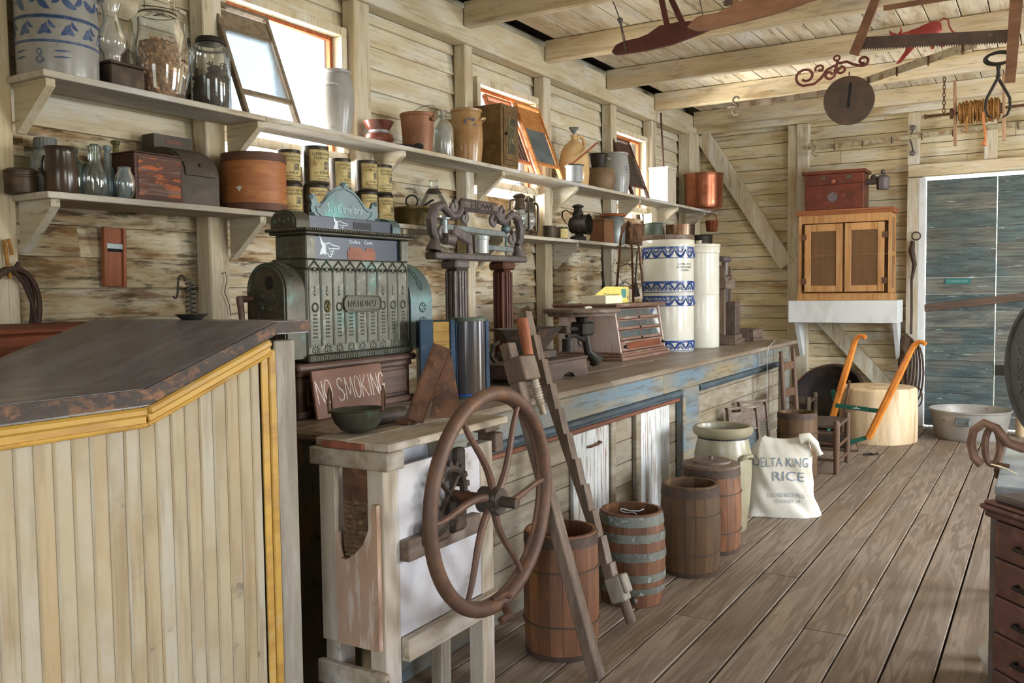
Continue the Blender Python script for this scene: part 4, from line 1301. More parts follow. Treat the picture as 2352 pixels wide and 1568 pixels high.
# basket hung under the upper shelf
t = thing('wicker_basket', 'small reddish wicker basket hanging beneath the upper shelf corner', 'basket', (-3.19, 9.58, 2.07))
mb = MB()
for z in [k * .012 for k in range(10)]:
    q = .052 + .012 * z / .12
    mb.tube([(q * (1 + .06 * (1 if k % 2 else -1)) * math.cos(2 * PI * k / 20), q * (1 + .06 * (1 if k % 2 else -1)) * math.sin(2 * PI * k / 20), z) for k in range(20)], .0062, 5, True)
mb.lathe([(0, 0), (.05, 0), (.05, .004), (0, .004)], 16)
mb.build('weave', 'wickerred', t)
MB().tube([(.058 * math.cos(PI * k / 12), 0, .11 + .09 * math.sin(PI * k / 12)) for k in range(13)], .005, 6).build('loop_handle', 'wickerred', t)

# ------------------------------------------------------- hung on the left wall
t = thing('vegetable_slicer', 'orange-brown wooden slicer board with steel blade hung on the siding', 'slicer', (-3.612, 2.532, 1.49), 0, rot=(math.radians(-1.5), 0, 0))
MB().box((0, -.040, 0), (.012, .040, .262), .002).build('board', 'redwood', t)
for sy in (-1, 1):
    MB().box((-.002, sy * .048 - .008, -.002), (.022, sy * .048 + .008, .264), .002).build('side_rail', 'redwood', t)
MB().box((.0125, -.039, .168), (.018, .039, .192), .001).build('blade', 'zinc', t)
MB().box((.0125, -.039, .155), (.0135, .039, .168)).build('slot', 'blackcloth', t)
t = thing('hanging_horse_collar', 'dark leather harness collar hung by a rope on the end stud', 'harness', (-3.52, 2.0, 1.22))
mb = MB()
for dx, w_, y0 in ((0, 0.085, 0.01), (.02, .095, .015)):
    pts = [(0.012 + dx, y0 - w_ * math.sin(2 * PI * k / 28) * (1.0 + .15 * math.cos(2 * PI * k / 28)), .17 - .17 * math.cos(2 * PI * k / 28 + PI)) for k in range(28)]
    mb.tube(pts, .011, 8, True)
mb.build('leather_loop', 'leather', t)
MB().tube([(.02, .02, .33), (.035, .03, .36), (.03, .015, .33), (.02, .06, .28), (.03, .085, .2), (.03, .10, .10), (.025, .09, 0.0)], .009, 8).build('strap', 'leather', t)
MB().tube([(.02, .005, .30), (.012, -.004, .40), (.015, -.008, .45), (.022, .004, .455), (.02, .012, .42), (.018, .018, .395)], .0075, 8).build('rope_loop', 'jute', t)
o = MB().tube([(-3.523, 3.075, 1.55), (-3.515, 3.09, 1.56), (-3.518, 3.10, 1.52), (-3.515, 3.08, 1.46), (-3.518, 3.11, 1.40), (-3.52, 3.12, 1.34)], .0022, 5).build('hanging_wire', 'wire')
tag(o, 'thin bent wire hanging from a nail on the stud behind the register', 'wire')
# ladles under the lower shelf
for (y, x, z1, z0, l, a) in ((6.93, -3.27, 1.825, 1.36, 'black long-handled skimmer hanging from the lower shelf edge', .03), (7.78, -3.30, 1.80, 1.38, 'dark straw brush hanging behind the wire rack', -.06)):
    t = thing('hanging_ladle' if y < 7 else 'hanging_brush', l, 'ladle' if y < 7 else 'brush', (x, y, z0))
    L = z1 - z0
    MB().tube([(0, a * 0.2, L), (0, a * .5, L * .7), (0, a, .16)], [.010, .012, .011], 8, flat=.6).build('handle', 'blackiron', t)
    MB().tube([(0, a, .161), (.0, a + .012, .08), (.0, a + .02, .0)], [.012, .028, .055], 12, flat=.6).build('head', 'blackiron', t)
# ------------------------------------------------------------ clerk's desk
mat('beadboard', c8(166, 152, 124), [
    (c8(138, 116, 84), (4, 3, 2.2), 0.54, 0.14, 0.7), (c8(176, 172, 160), (3, 2, 1.6), 0.56, 0.12, 0.6),
    (c8(120, 100, 72), (30, 30, 2.2), 0.6, 0.1, 0.45), (c8(92, 84, 74), (2.2, 5, 9), 0.68, 0.04, 0.7),
    (c8(170, 138, 86), (2, 2, 1.3), 0.6, 0.12, 0.4)], 0.55, 0, ((60, 60, 3), 0.15, 0.002), 0.02)
mat('ochre', c8(186, 146, 66), [(c8(150, 108, 52), (14, 5, 14), 0.55, 0.14, 0.7), (c8(176, 160, 120), (30, 8, 20), 0.64, 0.08, 0.5)], 0.5, 0, None, 0.08)
mat('desktop', c8(122, 122, 132), [(c8(86, 82, 88), (9, 2.4, 9), 0.5, 0.16, 0.75), (c8(132, 130, 138), (12, 2, 12), 0.6, 0.1, 0.5), (c8(60, 46, 38), (30, 30, 30), 0.66, 0.06, 0.6)], 0.27, 0, None, 0.05, 0.6)
mat('wornedge', c8(66, 54, 46), [(c8(142, 98, 62), (26, 22, 40), 0.56, 0.08, 0.8), (c8(36, 30, 30), (9, 9, 18), 0.5, 0.14, 0.6)], 0.6, 0, ((40, 40, 60), 0.5, 0.003), 0.05)
mat('greypost', c8(150, 142, 128), [(c8(112, 100, 84), (20, 20, 2), 0.52, 0.14, 0.7), (c8(180, 176, 168), (8, 8, 2), 0.6, 0.1, 0.6), (c8(150, 92, 44), (8, 8, 4), 0.68, 0.04, 0.6)], 0.65, 0, ((50, 50, 3), 0.2, 0.002), 0.06)
wood('reddish', c8(120, 64, 38), c8(76, 40, 26), 'y', 36, 2)
t = thing('clerk_desk', 'tall slant-topped clerk desk with cream beadboard sides and ochre trim', 'desk', (-2.25, 1.4, 0))
zt = lambda y: 1.186 if y < -0.03 else 1.186 + (y + 0.03) * (0.150 / 0.42)
mb = MB()
y = -1.0
while y < 0.335:
    y2 = min(y + 0.0435, 0.335)
    pts = [(y + .002, 0.0), (y2 - .002, 0.0), (y2 - .002, zt(y2)), (y + .002, zt(y))]
    if y < -0.03 < y2:
        pts.insert(3, (-0.03, 1.186))
    Mx = Matrix(((0, 0, 1, 0), (1, 0, 0, 0), (0, 1, 0, 0), (0, 0, 0, 1)))
    mb.prism(pts, 0.380, 0.397, Mx)
    mb.tube([(0.3965, y, 0.0), (0.3965, y, zt(y) - .001)], 0.0042, 6)
    y = y2
mb.box((0.375, -1.0, 0), (0.388, 0.335, 1.18))
mb.build('beadboard_side', 'beadboard', t)
# mouldings
for nm, a, b in (('moulding', (0.401, -1.0, 1.160), (0.401, -0.031, 1.160)), ('moulding', (0.401, -0.029, 1.161), (0.401, 0.37, 1.3035))):
    mb = MB()
    mb.bar(a, b, 0.014, 0.045, (0, 0, 1), 0.003, .7)
    av, bv = Vector(a) + Vector((.008, 0, .012)), Vector(b) + Vector((.008, 0, .012))
    mb.bar(av, bv, 0.014, 0.022, (0, 0, 1), 0.006, .4)
    mb.tube([Vector(a) + Vector((.006, 0, -.020)), Vector(b) + Vector((.006, 0, -.020))], .006, 8)
    mb.build(nm, 'ochre', t)
mb = MB()
mb.box((0.3975, 0.337, 0), (0.404, 0.362, 1.285), .002, var=.6)
mb.box((0.3975, 0.363, 0), (0.409, 0.388, 1.295), .003, var=.2)
mb.build('upright_trim', 'ochre', t)
mb = MB()
mb.box((0.355, 0.390, 0), (0.402, 0.470, 1.318), .004)
mb.build('corner_post', 'greypost', t)
mb = MB()
mb.box((-0.40, 0.388, 0), (0.354, 0.46, 1.31), .003)
mb.box((-0.40, -1.0, 0), (-0.375, 0.387, 1.17), .003)
mb.build('carcass', 'greypost', t)
# top: low shelf, slope, ledge
Mx = Matrix(((0, 0, 1, 0), (1, 0, 0, 0), (0, 1, 0, 0), (0, 0, 0, 1)))
dd = 0.0415
low = [(-1.0, 1.1865), (-0.03, 1.1865), (0.391, 1.3365), (0.515, 1.3365), (0.515, 1.372), (0.385, 1.372), (-0.045, 1.2285), (-1.0, 1.2285)]
mb = MB().prism(low, -0.41, 0.410, Mx)
mb.build('desk_top', 'desktop', t, 20)
# worn front edge strip
e1 = [(-1.0, 1.190), (-0.030, 1.190), (0.390, 1.340), (0.514, 1.340), (0.514, 1.371), (0.386, 1.371), (-0.044, 1.2275), (-1.0, 1.2275)]
MB().prism(e1, 0.4102, 0.420, Mx).build('worn_edge', 'wornedge', t, 20)

# box behind the desk
t = thing('wooden_locker', 'reddish-brown wooden locker standing behind the clerk desk by the wall', 'locker', (-3.15, 1.93, 0))
MB().box((-.30, -.45, 0), (.29, .29, 1.325), .006).build('body', 'reddish', t)
MB().box((-.31, -.46, 1.3255), (.30, .30, 1.345), .006).build('top', 'reddish', t)

# spiral candle holder
t = thing('spiral_candlestick', 'black wrought-iron spiral candlestick with a hooked arm on a small tray', 'candlestick', (-2.27, 1.858, 1.3725))
MB().lathe([(0, 0), (.030, 0), (.034, .004), (.048, .015), (.049, .017), (.044, .015), (.03, .005), (0, .004)], 32).build('tray', 'blackiron', t)
mb = MB()
n = 170
vs, fs = [], []
for k in range(n + 1):
    a = 2 * PI * 7.2 * k / n
    z = .018 + .10 * k / n
    for q, dz in ((.0165, -.0022), (.0165, .0022), (.0145, .0022), (.0145, -.0022)):
        vs.append((q * math.cos(a), q * math.sin(a), z + dz))
for k in range(n):
    for j in range(4):
        fs.append((k * 4 + j, k * 4 + (j + 1) % 4, k * 4 + 4 + (j + 1) % 4, k * 4 + 4 + j))
mb.add(vs, fs)
mb.build('coil', 'blackiron', t)
MB().cyl((0, 0, .004), (0, 0, .118), .002, 6).build('core_rod', 'blackiron', t)
d = Vector((-.857, -.515, 0))
MB().tube([d * a + Vector((0, 0, z)) for a, z in ((.0165, .118), (.018, .130), (.026, .137), (.034, .134), (.038, .122), (.040, .095), (.042, .075), (.048, .066), (.053, .068), (.054, .074))], .0032, 8).build('hooked_arm', 'blackiron', t)

# ---------------------------------------------------------------- counter
mat('counterblue', c8(122, 118, 106), [(c8(92, 122, 140), (2.2, 1.3, 3.5), 0.52, 0.12, 0.75), (c8(150, 128, 84), (5, 1.5, 9), 0.55, 0.12, 0.65), (c8(84, 74, 60), (24, 4, 40), 0.58, 0.09, 0.6), (c8(40, 36, 32), (40, 14, 70), 0.68, 0.04, 0.8)], 0.65, 0, ((30, 4, 60), 0.35, 0.003), 0.08)
mat('countertop', c8(136, 122, 104), [(c8(104, 90, 74), (20, 2, 20), 0.5, 0.15, 0.7), (c8(160, 152, 142), (6, 2, 6), 0.58, 0.12, 0.6), (c8(66, 54, 44), (24, 8, 24), 0.68, 0.05, 0.6)], 0.42, 0, ((50, 3, 50), 0.2, 0.002), 0.08, 0.4)
mat('panelboard', c8(142, 132, 112), [(c8(110, 94, 70), (20, 2, 20), 0.5, 0.15, 0.75), (c8(164, 156, 144), (6, 2.5, 9), 0.58, 0.12, 0.6), (c8(70, 56, 40), (40, 8, 60), 0.66, 0.05, 0.7)], 0.7, 0, ((50, 3, 50), 0.3, 0.003), 0.10)
mat('darkblue', c8(70, 84, 92), [(c8(48, 54, 58), (8, 3, 14), 0.5, 0.15, 0.7), (c8(112, 122, 124), (26, 6, 40), 0.64, 0.07, 0.6)], 0.6, 0, None, 0.06)
mat('peeling', c8(206, 208, 206), [(c8(132, 84, 44), (46, 46, 3.2), 0.57, 0.05, 0.85), (c8(176, 178, 170), (12, 12, 3), 0.55, 0.1, 0.6), (c8(60, 42, 28), (60, 60, 5), 0.66, 0.04, 0.7)], 0.75, 0, ((60, 60, 4), 0.5, 0.003), 0.04)
mat('redmould', c8(128, 78, 56), [(c8(90, 56, 44), (20, 3, 20), 0.5, 0.15, 0.7)], 0.6)
mat('mossend', c8(92, 84, 62), [(c8(60, 70, 70), (4, 4, 3), 0.5, 0.1, 0.7), (c8(128, 92, 52), (16, 16, 4), 0.58, 0.08, 0.7), (c8(40, 36, 32), (20, 20, 6), 0.62, 0.07, 0.7)], 0.7)
t = thing('shop_counter', 'long worn wooden shop counter with flaking blue and cream paint', 'counter', (-2.45, 5.25, 0))
ox, oy = -2.45, 5.25
r2 = random.Random(21)
for x0, x1 in ((-3.0, -2.62), (-2.618, -2.28), (-2.278, -1.945)):
    mb = MB()
    ys = [2.275, 4.4 + r2.uniform(-.3, .3), 6.6 + r2.uniform(-.3, .3), 8.25]
    for a, b in zip(ys, ys[1:]):
        mb.box((x0 - ox, a + .0008 - oy, .936), (x1 - ox, b - .0008 - oy, .970), .010 if x1 > -2 else .003)
    mb.build('countertop_board', 'countertop', t)
mb = MB()
for z0, z1 in ((.808, .935),):
    for a, b in ((2.30, 5.1), (5.1, 8.16)):
        mb.box((-2.03 - ox, a - oy, z0), (-2.0 - ox, b - .001 - oy, z1), .003)
mb.build('front_apron', 'counterblue', t)
for a, b in ((2.40, 5.40), (5.742, 7.93)):
    mb = MB()
    mb.tube([(-2.003 - ox, a - oy, .787), (-2.003 - ox, b - oy, .787)], .019, 12)
    mb.box((-2.03 - ox, a - oy, .757), (-2.004 - ox, b - oy, .806), .004)
    mb.build('panel_moulding', 'darkblue', t)
mb = MB()
mb.tube([(-2.018 - ox, 2.40 - oy, .742), (-2.018 - ox, 5.40 - oy, .742)], .013, 10)
mb.build('panel_moulding', 'redmould', t)
for a, b, w_ in ((2.30, 2.395, 0), (5.405, 5.74, 1), (7.935, 8.16, 1)):
    mb = MB()
    mb.box((-2.035 - ox, a - oy, 0), (-1.998 - ox, b - oy, .807), .004)
    if w_:
        mb.box((-1.998 - ox, a + .0 - oy, 0), (-1.985 - ox, a + .05 - oy, .80), .004)
    mb.build('pilaster', 'counterblue' if w_ else 'mossend', t)
mb = MB()
for y0, y1 in ((2.396, 5.404), (5.741, 7.934)):
    z = .10
    while z < .755:
        zz = min(z + .125, .757)
        mb.box((-2.06 - ox, y0 - oy, z + .001), (-2.036 - ox, y1 - oy, zz - .002), .004)
        z = zz
mb.build('panel_boards', 'panelboard', t)
mb = MB()
mb.box((-2.05 - ox, 2.32 - oy, 0), (-2.03 - ox, 8.12 - oy, .099), .003)
mb.build('kick_board', 'counterblue', t)
mb = MB()
mb.box((-2.98 - ox, 2.30 - oy, 0), (-2.037 - ox, 2.33 - oy, .9355), .003)
mb.build('end_panel', 'mossend', t)
mb = MB()
mb.box((-2.98 - ox, 8.12 - oy, 0), (-2.037 - ox, 8.16 - oy, .9355), .003)
mb.build('end_panel', 'counterblue', t)
MB().box((-2.98 - ox, 2.34 - oy, 0), (-2.96 - ox, 8.11 - oy, .93)).build('back_panel', 'panelboard', t)
for (y0, y1, z0, z1, hd) in ((3.92, 4.34, .12, .728, 1), (4.78, 5.23, .12, .738, 0)):
    mb = MB()
    n = 3
    for k in range(n):
        mb.box((-2.034 - ox, y0 + (y1 - y0) * k / n + .0015 - oy, z0), (-2.012 - ox, y0 + (y1 - y0) * (k + 1) / n - .0015 - oy, z1), .003)
    mb.build('cupboard_door', 'peeling', t)
    dr = t.children[-1]
    if hd:
        MB().tube([(-2.010 - ox, 4.07 - oy, .648), (-1.99 - ox, 4.08 - oy, .65), (-1.985 - ox, 4.14 - oy, .652), (-1.99 - ox, 4.20 - oy, .655), (-2.010 - ox, 4.21 - oy, .655)], .006, 8).build('pull_handle', 'rust', dr)
for y0, y1 in ((4.36, 4.42), (4.70, 4.77)):
    MB().box((-2.034 - ox, y0 - oy, .12), (-2.006 - ox, y1 - oy, .735), .004).build('stile', 'panelboard', t)

# ---------------------------------------------------------- cash register
mat('bronze', c8(96, 96, 86), [(c8(70, 68, 60), (7, 7, 7), 0.5, 0.16, 0.75), (c8(64, 112, 108), (5, 5, 4), 0.63, 0.08, 0.6), (c8(140, 138, 120), (30, 30, 30), 0.62, 0.08, 0.5)], 0.42, 0.45, ((55, 55, 55), 0.25, 0.002), 0.04)
mat('bronze_dark', c8(84, 80, 68), [(c8(56, 54, 46), (9, 9, 9), 0.5, 0.16, 0.75), (c8(80, 116, 108), (7, 7, 5), 0.64, 0.06, 0.6)], 0.45, 0.4, ((55, 55, 55), 0.3, 0.002), 0.04)
mat('verdigris', c8(94, 110, 112), [(c8(76, 88, 90), (7, 7, 7), 0.5, 0.16, 0.6), (c8(84, 146, 140), (6, 6, 5), 0.6, 0.08, 0.6)], 0.4, 0.4, ((55, 55, 55), 0.2, 0.002), 0.04)
mat('walnut', c8(96, 72, 60), [(c8(66, 48, 42), grain('y', 40, 2), 0.5, 0.15, 0.8), (c8(128, 112, 104), (8, 3, 8), 0.62, 0.1, 0.5)], 0.5, 0, (grain('y', 60, 3), 0.15, 0.002), 0.08)
mat('navy', c8(34, 48, 70), [(c8(24, 32, 46), (8, 4, 8), 0.5, 0.2, 0.6)], 0.3, 0, None, 0.02, 0.3)
mat('blackmat', c8(22, 24, 28), (), 0.5, 0, None, 0)
mat('orangewood', c8(150, 88, 62), [(c8(112, 64, 48), (20, 6, 20), 0.5, 0.15, 0.7)], 0.5)
mat('whiteink', c8(214, 226, 232), (), 0.6, 0, None, 0)
t = thing('cash_register', 'ornate verdigris bronze cash register with a scrolled name crest', 'cash register', (-2.62, 2.862, 0.9705))
t.scale = (1, 1.08, 1.02)
# drawer base
mb = MB()
mb.box((-.27, -.375, 0), (.205, .285, .028), .004)
mb.box((-.25, -.36, .028), (.190, .270, .155), .003)
mb.box((-.265, -.37, .155), (.200, .280, .178), .006)
mb.box((-.275, -.38, .178), (.210, .300, .205), .008)
mb.build('drawer_base', 'walnut', t)
dr = t.children[-1]
mb = MB()
mb.box((.1905, -.33, .042), (.203, .24, .142), .005)
mb.build('cash_drawer', 'walnut', dr)
# body
mb = MB()
mb.box((-.15, -.30, .206), (.185, .305, .232), .005)
mb.box((-.12, -.295, .232), (.172, .300, .56), .006)
mb.box((-.02, -.29, .56), (.172, .295, .60), .006)
mb.box((.0, -.285, .60), (.150, .290, .690), .004)
# cheeks beside the lower display
mb.box((.150, -.295, .598), (.176, -.245, .690), .004)
mb.box((.150, .248, .598), (.176, .300, .690), .004)
mb.build('case', 'bronze', t)
case = t.children[-1]
mb = MB()
mb.box((-.012, -.306, .691), (.190, .312, .703), .004)
mb.box((-.025, -.316, .703), (.202, .324, .716), .005)
for k in range(64):
    mb.box((.2025, -.318 + k * .0101, .7045), (.2055, -.313 + k * .0101, .7145), .001)
mb.build('cornice', 'bronze_dark', t)
# lower display
mb = MB()
mb.box((.1505, -.245, .600), (.160, .248, .688), .001)
mb.build('glass_strip', 'navy', t)
ds = t.children[-1]
mb = MB()
for y0, y1, z0, z1 in ((-.06, .10, .6015, .640), (-.05, .02, .640, .652), (.045, .09, .640, .652)):
    mb.box((.1605, y0, z0), (.162, y1, z1))
mb.build('amount_flag', 'orangewood', ds)
MXT = Matrix(((0, 0, 1, 0), (1, 0, 0, 0), (0, 1, 0, 0), (0, 0, 0, 1)))   # flat x,y,z -> y,z,x


def hand(mb, x, y, s):
    """a pointing hand with a cuff, drawn as flat shapes"""
    P = lambda q: [(x + a * s, y + b * s) for a, b in q]
    mb.prism(P([(-1.0, -.62), (-.62, -.52), (-.38, -.62), (-.44, .28), (-.62, .32), (-.98, .86), (-.86, .30), (-.72, .0), (-.86, -.22)]), 0, .0005, MT)
    out = [(-.34, .24), (.02, .30), (.30, .16), (.98, .06), (1.05, -.06), (.96, -.12), (.36, -.10), (.42, -.26), (.34, -.34), (.36, -.48), (.24, -.56), (.20, -.70), (.0, -.74), (-.16, -.52), (-.36, -.44)]
    q = P(out)
    for a, b in zip(q, q[1:] + q[:1]):
        d = Vector((b[0] - a[0], b[1] - a[1]))
        if d.length < 1e-6:
            continue
        n = Vector((-d.y, d.x)).normalized() * s * .035
        mb.prism([(a[0] + n.x, a[1] + n.y), (b[0] + n.x, b[1] + n.y), (b[0] - n.x, b[1] - n.y), (a[0] - n.x, a[1] - n.y)], 0, .0005, MT)
    for a, b in (((.02, -.12), (.36, -.10)), ((.05, -.34), (.34, -.32)), ((.05, -.54), (.24, -.54)), ((-.1, .0), (.02, -.2))):
        a, b = P([a])[0], P([b])[0]
        d = Vector((b[0] - a[0], b[1] - a[1]))
        n = Vector((-d.y, d.x)).normalized() * s * .03
        mb.prism([(a[0] + n.x, a[1] + n.y), (b[0] + n.x, b[1] + n.y), (b[0] - n.x, b[1] - n.y), (a[0] - n.x, a[1] - n.y)], 0, .0005, MT)


mb = MB()
MT = T(.1603, 0, 0) @ MXT
hand(mb, -.16, .648, .052)
mb.text('Dollars', .021, None, .0005, T(.1605, -.018, .6665) @ MXT)
mb.text('Cents', .021, None, .0005, T(.1605, .062, .6665) @ MXT)
mb.build('lettering', 'whiteink', ds, recalc=False)
# upper display between rounded ends
mb = MB()
mb.box((-.01, -.215, .7165), (.110, .262, .772), .002)
mb.build('glass_strip', 'navy', t)
ds = t.children[-1]
MT = T(.1102, 0, 0) @ MXT
mb = MB()
hand(mb, -.045, .746, .040)
mb.build('lettering', 'whiteink', ds, recalc=False)
MB().box((.1105, .03, .730), (.1115, .135, .758)).build('slot', 'blackmat', ds)
for y0, y1 in ((-.285, -.216), (.263, .315)):
    mb = MB()
    pf = [(-.02, .7165), (.118, .7165), (.118, .745)] + [(.049 + .069 * math.cos(u), .745 + .045 * math.sin(u)) for u in [PI * k / 12 for k in range(1, 12)]] + [(-.02, .745)]
    mb.prism([(a, b) for a, b in pf], -y1, -y0, Matrix(((1, 0, 0, 0), (0, 0, -1, 0), (0, 1, 0, 0), (0, 0, 0, 1))))
    mb.build('rounded_end', 'bronze_dark' if y0 < 0 else 'verdigris', t)
    e_ = t.children[-1]
    mb = MB()
    if y0 < 0:
        pf2 = [(-.008, .7245), (.106, .7245), (.106, .745)] + [(.049 + .057 * math.cos(u), .745 + .033 * math.sin(u)) for u in [PI * k / 12 for k in range(1, 12)]] + [(-.008, .745)]
        mb.tube([(a, y0 - .001, b) for a, b in pf2], .0025, 6, True)
        for k in range(5):
            mb.ball((.0 + k * .025, y0 - .001, .745 + .006 * (k % 2)), (.009, .003, .011), 8, 6)
        mb.build('relief', 'bronze', e_)
# the crest
cr = [(-.305, .760), (-.318, .79), (-.312, .815), (-.322, .838), (-.310, .858), (-.292, .856), (-.284, .840), (-.276, .822), (-.256, .815), (-.232, .832), (-.20, .868), (-.16, .896), (-.128, .908), (-.118, .918), (-.105, .928), (-.092, .918), (-.082, .907),
      (-.045, .894), (.0, .862), (.035, .828), (.06, .812), (.082, .818), (.090, .836), (.098, .850), (.114, .852), (.124, .838), (.122, .815), (.132, .79), (.122, .765), (.150, .745), (.150, .728), (.05, .722), (-.22, .722), (-.325, .730), (-.325, .742)]
yo = 0.0
t2x = .045
mb = MB()
MT = T(t2x, 0.125, .10) @ MXT @ Matrix.Diagonal((.87, .87, 1, 1))
mb.prism([(a, b + .02) for a, b in cr], 0, .014, MT)
mb.build('name_crest', 'verdigris', t)
crest = t.children[-1]
mb = MB()
inner = [(-.29, .80), (-.262, .80), (-.235, .823), (-.20, .858), (-.16, .884), (-.105, .897), (-.05, .884), (-.005, .852), (.03, .815), (.055, .80), (.088, .80), (.075, .775), (.03, .748), (-.04, .737), (-.105, .734), (-.17, .737), (-.24, .75), (-.28, .775)]
mb.tube([MT @ Vector((a, b + .02, .0145)) for a, b in inner], .0032, 6, True)
for (yy, zz, q, sg) in ((-.315, .86, .012, 1), (.112, .86, .012, -1), (-.315, .775, .02, 1), (.125, .775, .018, -1), (-.29, .755, .014, -1), (.10, .755, .014, 1)):
    mb.tube([MT @ Vector((yy + sg * q * (1 - k / 22) * math.cos(k * .62), zz + q * (1 - k / 22) * math.sin(k * .62), .0145)) for k in range(20)], .0028, 6)
for k in range(7):
    a = PI * (k - 3) / 9 + PI / 2
    mb.tube([MT @ Vector((-.105, .922, .014)), MT @ Vector((-.105 + .024 * math.cos(a), .922 + .026 * math.sin(a), .016))], [.002, .0045], 6)
mb.build('scroll_relief', 'verdigris', crest)
mb = MB()
mb.text('S. J. Gianelloni', .050, None, .0012, T(t2x + .0142, 0.036, .798) @ MXT, squeeze=.70)
mb.build('lettering', 'crestletter', crest)
# front relief: nine pointed columns
mb = MB()
n = 9
W0, W1 = -.285, .290
cw = (W1 - W0) / n
for k in range(n):
    yc = W0 + cw * (k + .5)
    zb = .265
    ztp = .548
    plate = 2 < k + .0 and k < 7 - .0 and k in (3, 4, 5)
    for sx in (-1, 1):
        x = yc + sx * cw * .46
        segs = [(.455, ztp), (.265, .395)] if k in (3, 4, 5) else [(zb, ztp)]
        for a, b in segs:
            mb.tube([(.173, x, a), (.173, x, b)], .0026, 5)
    arch = [(.173, yc - cw * .46, ztp), (.174, yc - cw * .36, ztp + .022), (.174, yc - cw * .14, ztp + .034), (.1745, yc, ztp + .046), (.174, yc + cw * .14, ztp + .034), (.174, yc + cw * .36, ztp + .022), (.173, yc + cw * .46, ztp)]
    mb.tube(arch, .003, 5)
    mb.ball((.172, yc, ztp + .012), (.004, .006, .010), 8, 6)
    mb.ball((.172, yc - .010, ztp + .002), (.003, .005, .004), 6, 4)
    mb.ball((.172, yc + .010, ztp + .002), (.003, .005, .004), 6, 4)
    if k not in (3, 4, 5):
        mb.tube([(.173, yc + .014 * math.cos(u), .415 + .016 * math.sin(u)) for u in [2 * PI * j / 14 for j in range(14)]], .0035, 5, True)
        mb.ball((.172, yc, .47), (.004, .007, .012), 8, 6)
        mb.ball((.172, yc, .49), (.004, .004, .007), 6, 4)
    for j in range(7):
        z = .385 - j * .014
        for sx in (-1, 1):
            mb.ball((.172, yc + sx * .006, z), (.0035, .0055, .004), 6, 4)
    for j, (a, b) in enumerate(((0, .268), (-.012, .262), (.012, .262), (0, .245), (-.014, .248), (.014, .248))):
        mb.ball((.172, yc + a, b), (.004, .006, .008), 7, 5)
mb.build('column_relief', 'bronze', case)
mb = MB()
rr_ = [(yy, zz) for yy, zz in [(-.085 + .02 * math.cos(u), .425 + .03 * math.sin(u)) for u in [PI / 2 + PI * j / 8 for j in range(9)]] + [(.09 + .02 * math.cos(u), .425 + .03 * math.sin(u)) for u in [-PI / 2 + PI * j / 8 for j in range(9)]]]
mb.prism(rr_, 0, .005, T(.172, .0025, 0) @ MXT)
mb.tube([(.1775, a + .0025, b) for a, b in rr_], .004, 6, True)
mb.build('name_plate', 'bronze_dark', case)
pl = t.children
MB().text('NATIONAL', .036, None, .003, T(.1772, .005, .413) @ MXT, squeeze=.95).build('lettering', 'bronze', [o for o in case.children if o.name.startswith('name_plate')][0] if False else case)
mb = MB()
mb.tube([(.174, W0 + cw * 1.5 + .011 * math.cos(u), .418 + .022 * math.sin(u)) for u in [2 * PI * j / 14 for j in range(14)]], .004, 6, True)
mb.ball((.174, W0 + cw * 1.5, .418), (.008, .007, .007), 10, 6)
mb.build('lock_escutcheon', 'brass_old', case)
mb = MB()
for k in range(60):
    mb.box((.1855, -.295 + k * .01, .212), (.188, -.289 + k * .01, .226), .001)
mb.build('bead_moulding', 'bronze', case)
# arched ends
def archprof(x0, x1, z0, z1, n=12):
    c, rx = (x0 + x1) / 2, (x1 - x0) / 2
    rz = min(rx, (z1 - z0) * .5)
    return [(x0, z0), (x1, z0), (x1, z1 - rz)] + [(c + rx * math.cos(PI * k / n), z1 - rz + rz * math.sin(PI * k / n)) for k in range(1, n)] + [(x0, z1 - rz)]


MY = Matrix(((1, 0, 0, 0), (0, 0, 1, 0), (0, 1, 0, 0), (0, 0, 0, 1)))
mb = MB()
mb.prism(archprof(-.045, .165, .222, .585), -.385, -.2955, MY)
mb.build('arched_end', 'bronze_dark', t)
ae = t.children[-1]
mb = MB()
mb.tube([(a, -.386, b) for a, b in archprof(-.033, .153, .235, .573)], .004, 6, True)
rr = random.Random(4)
for k in range(34):
    x, z = rr.uniform(-.015, .135), rr.uniform(.255, .47)
    s_ = rr.uniform(.006, .014)
    mb.tube([(x + s_ * (1 - j / 12) * math.cos(j * .8 + k), -.386, z + s_ * (1 - j / 12) * math.sin(j * .8 + k)) for j in range(10)], .0026, 5)
for j in range(12):
    for sx in (-1, 1):
        a = math.radians(30 + 6 * j)
        mb.ball((.06 + .106 * math.cos(a), -.345 + sx * .007, .482 + .104 * math.sin(a)), (.006, .006, .004), 6, 4)
mb.build('relief', 'bronze', ae)
MB().prism([(.075 + .019 * math.cos(2 * PI * k / 18), .51 + .026 * math.sin(2 * PI * k / 18)) for k in range(18)], -.3885, -.3855, MY).build('spindle_hole', 'blackmat', ae)
mb = MB()
mb.prism(archprof(-.16, .176, .222, .60), .3055, .455, MY)
mb.build('arched_end', 'verdigris', t)
ae = t.children[-1]
mb = MB()
for j in range(26):
    a = math.radians(16 + 2.9 * j)
    for sx in (-1, 1):
        mb.ball((.008 + .168 * math.cos(a), .385 + sx * (.004 + .008 * abs(math.sin(j * .5))), .432 + .168 * math.sin(a)), (.005, .006, .004), 6, 4)
for z, q in ((.40, .020), (.33, .026), (.27, .018)):
    mb.tube([(.177, .385 + q * math.cos(u) * 1.0, z + q * math.sin(u)) for u in [2 * PI * k / 16 for k in range(16)]], .003, 5, True)
    for u in range(6):
        mb.ball((.177, .385 + q * .7 * math.cos(u * PI / 3), z + q * .7 * math.sin(u * PI / 3)), (.003, .006, .006), 6, 4)
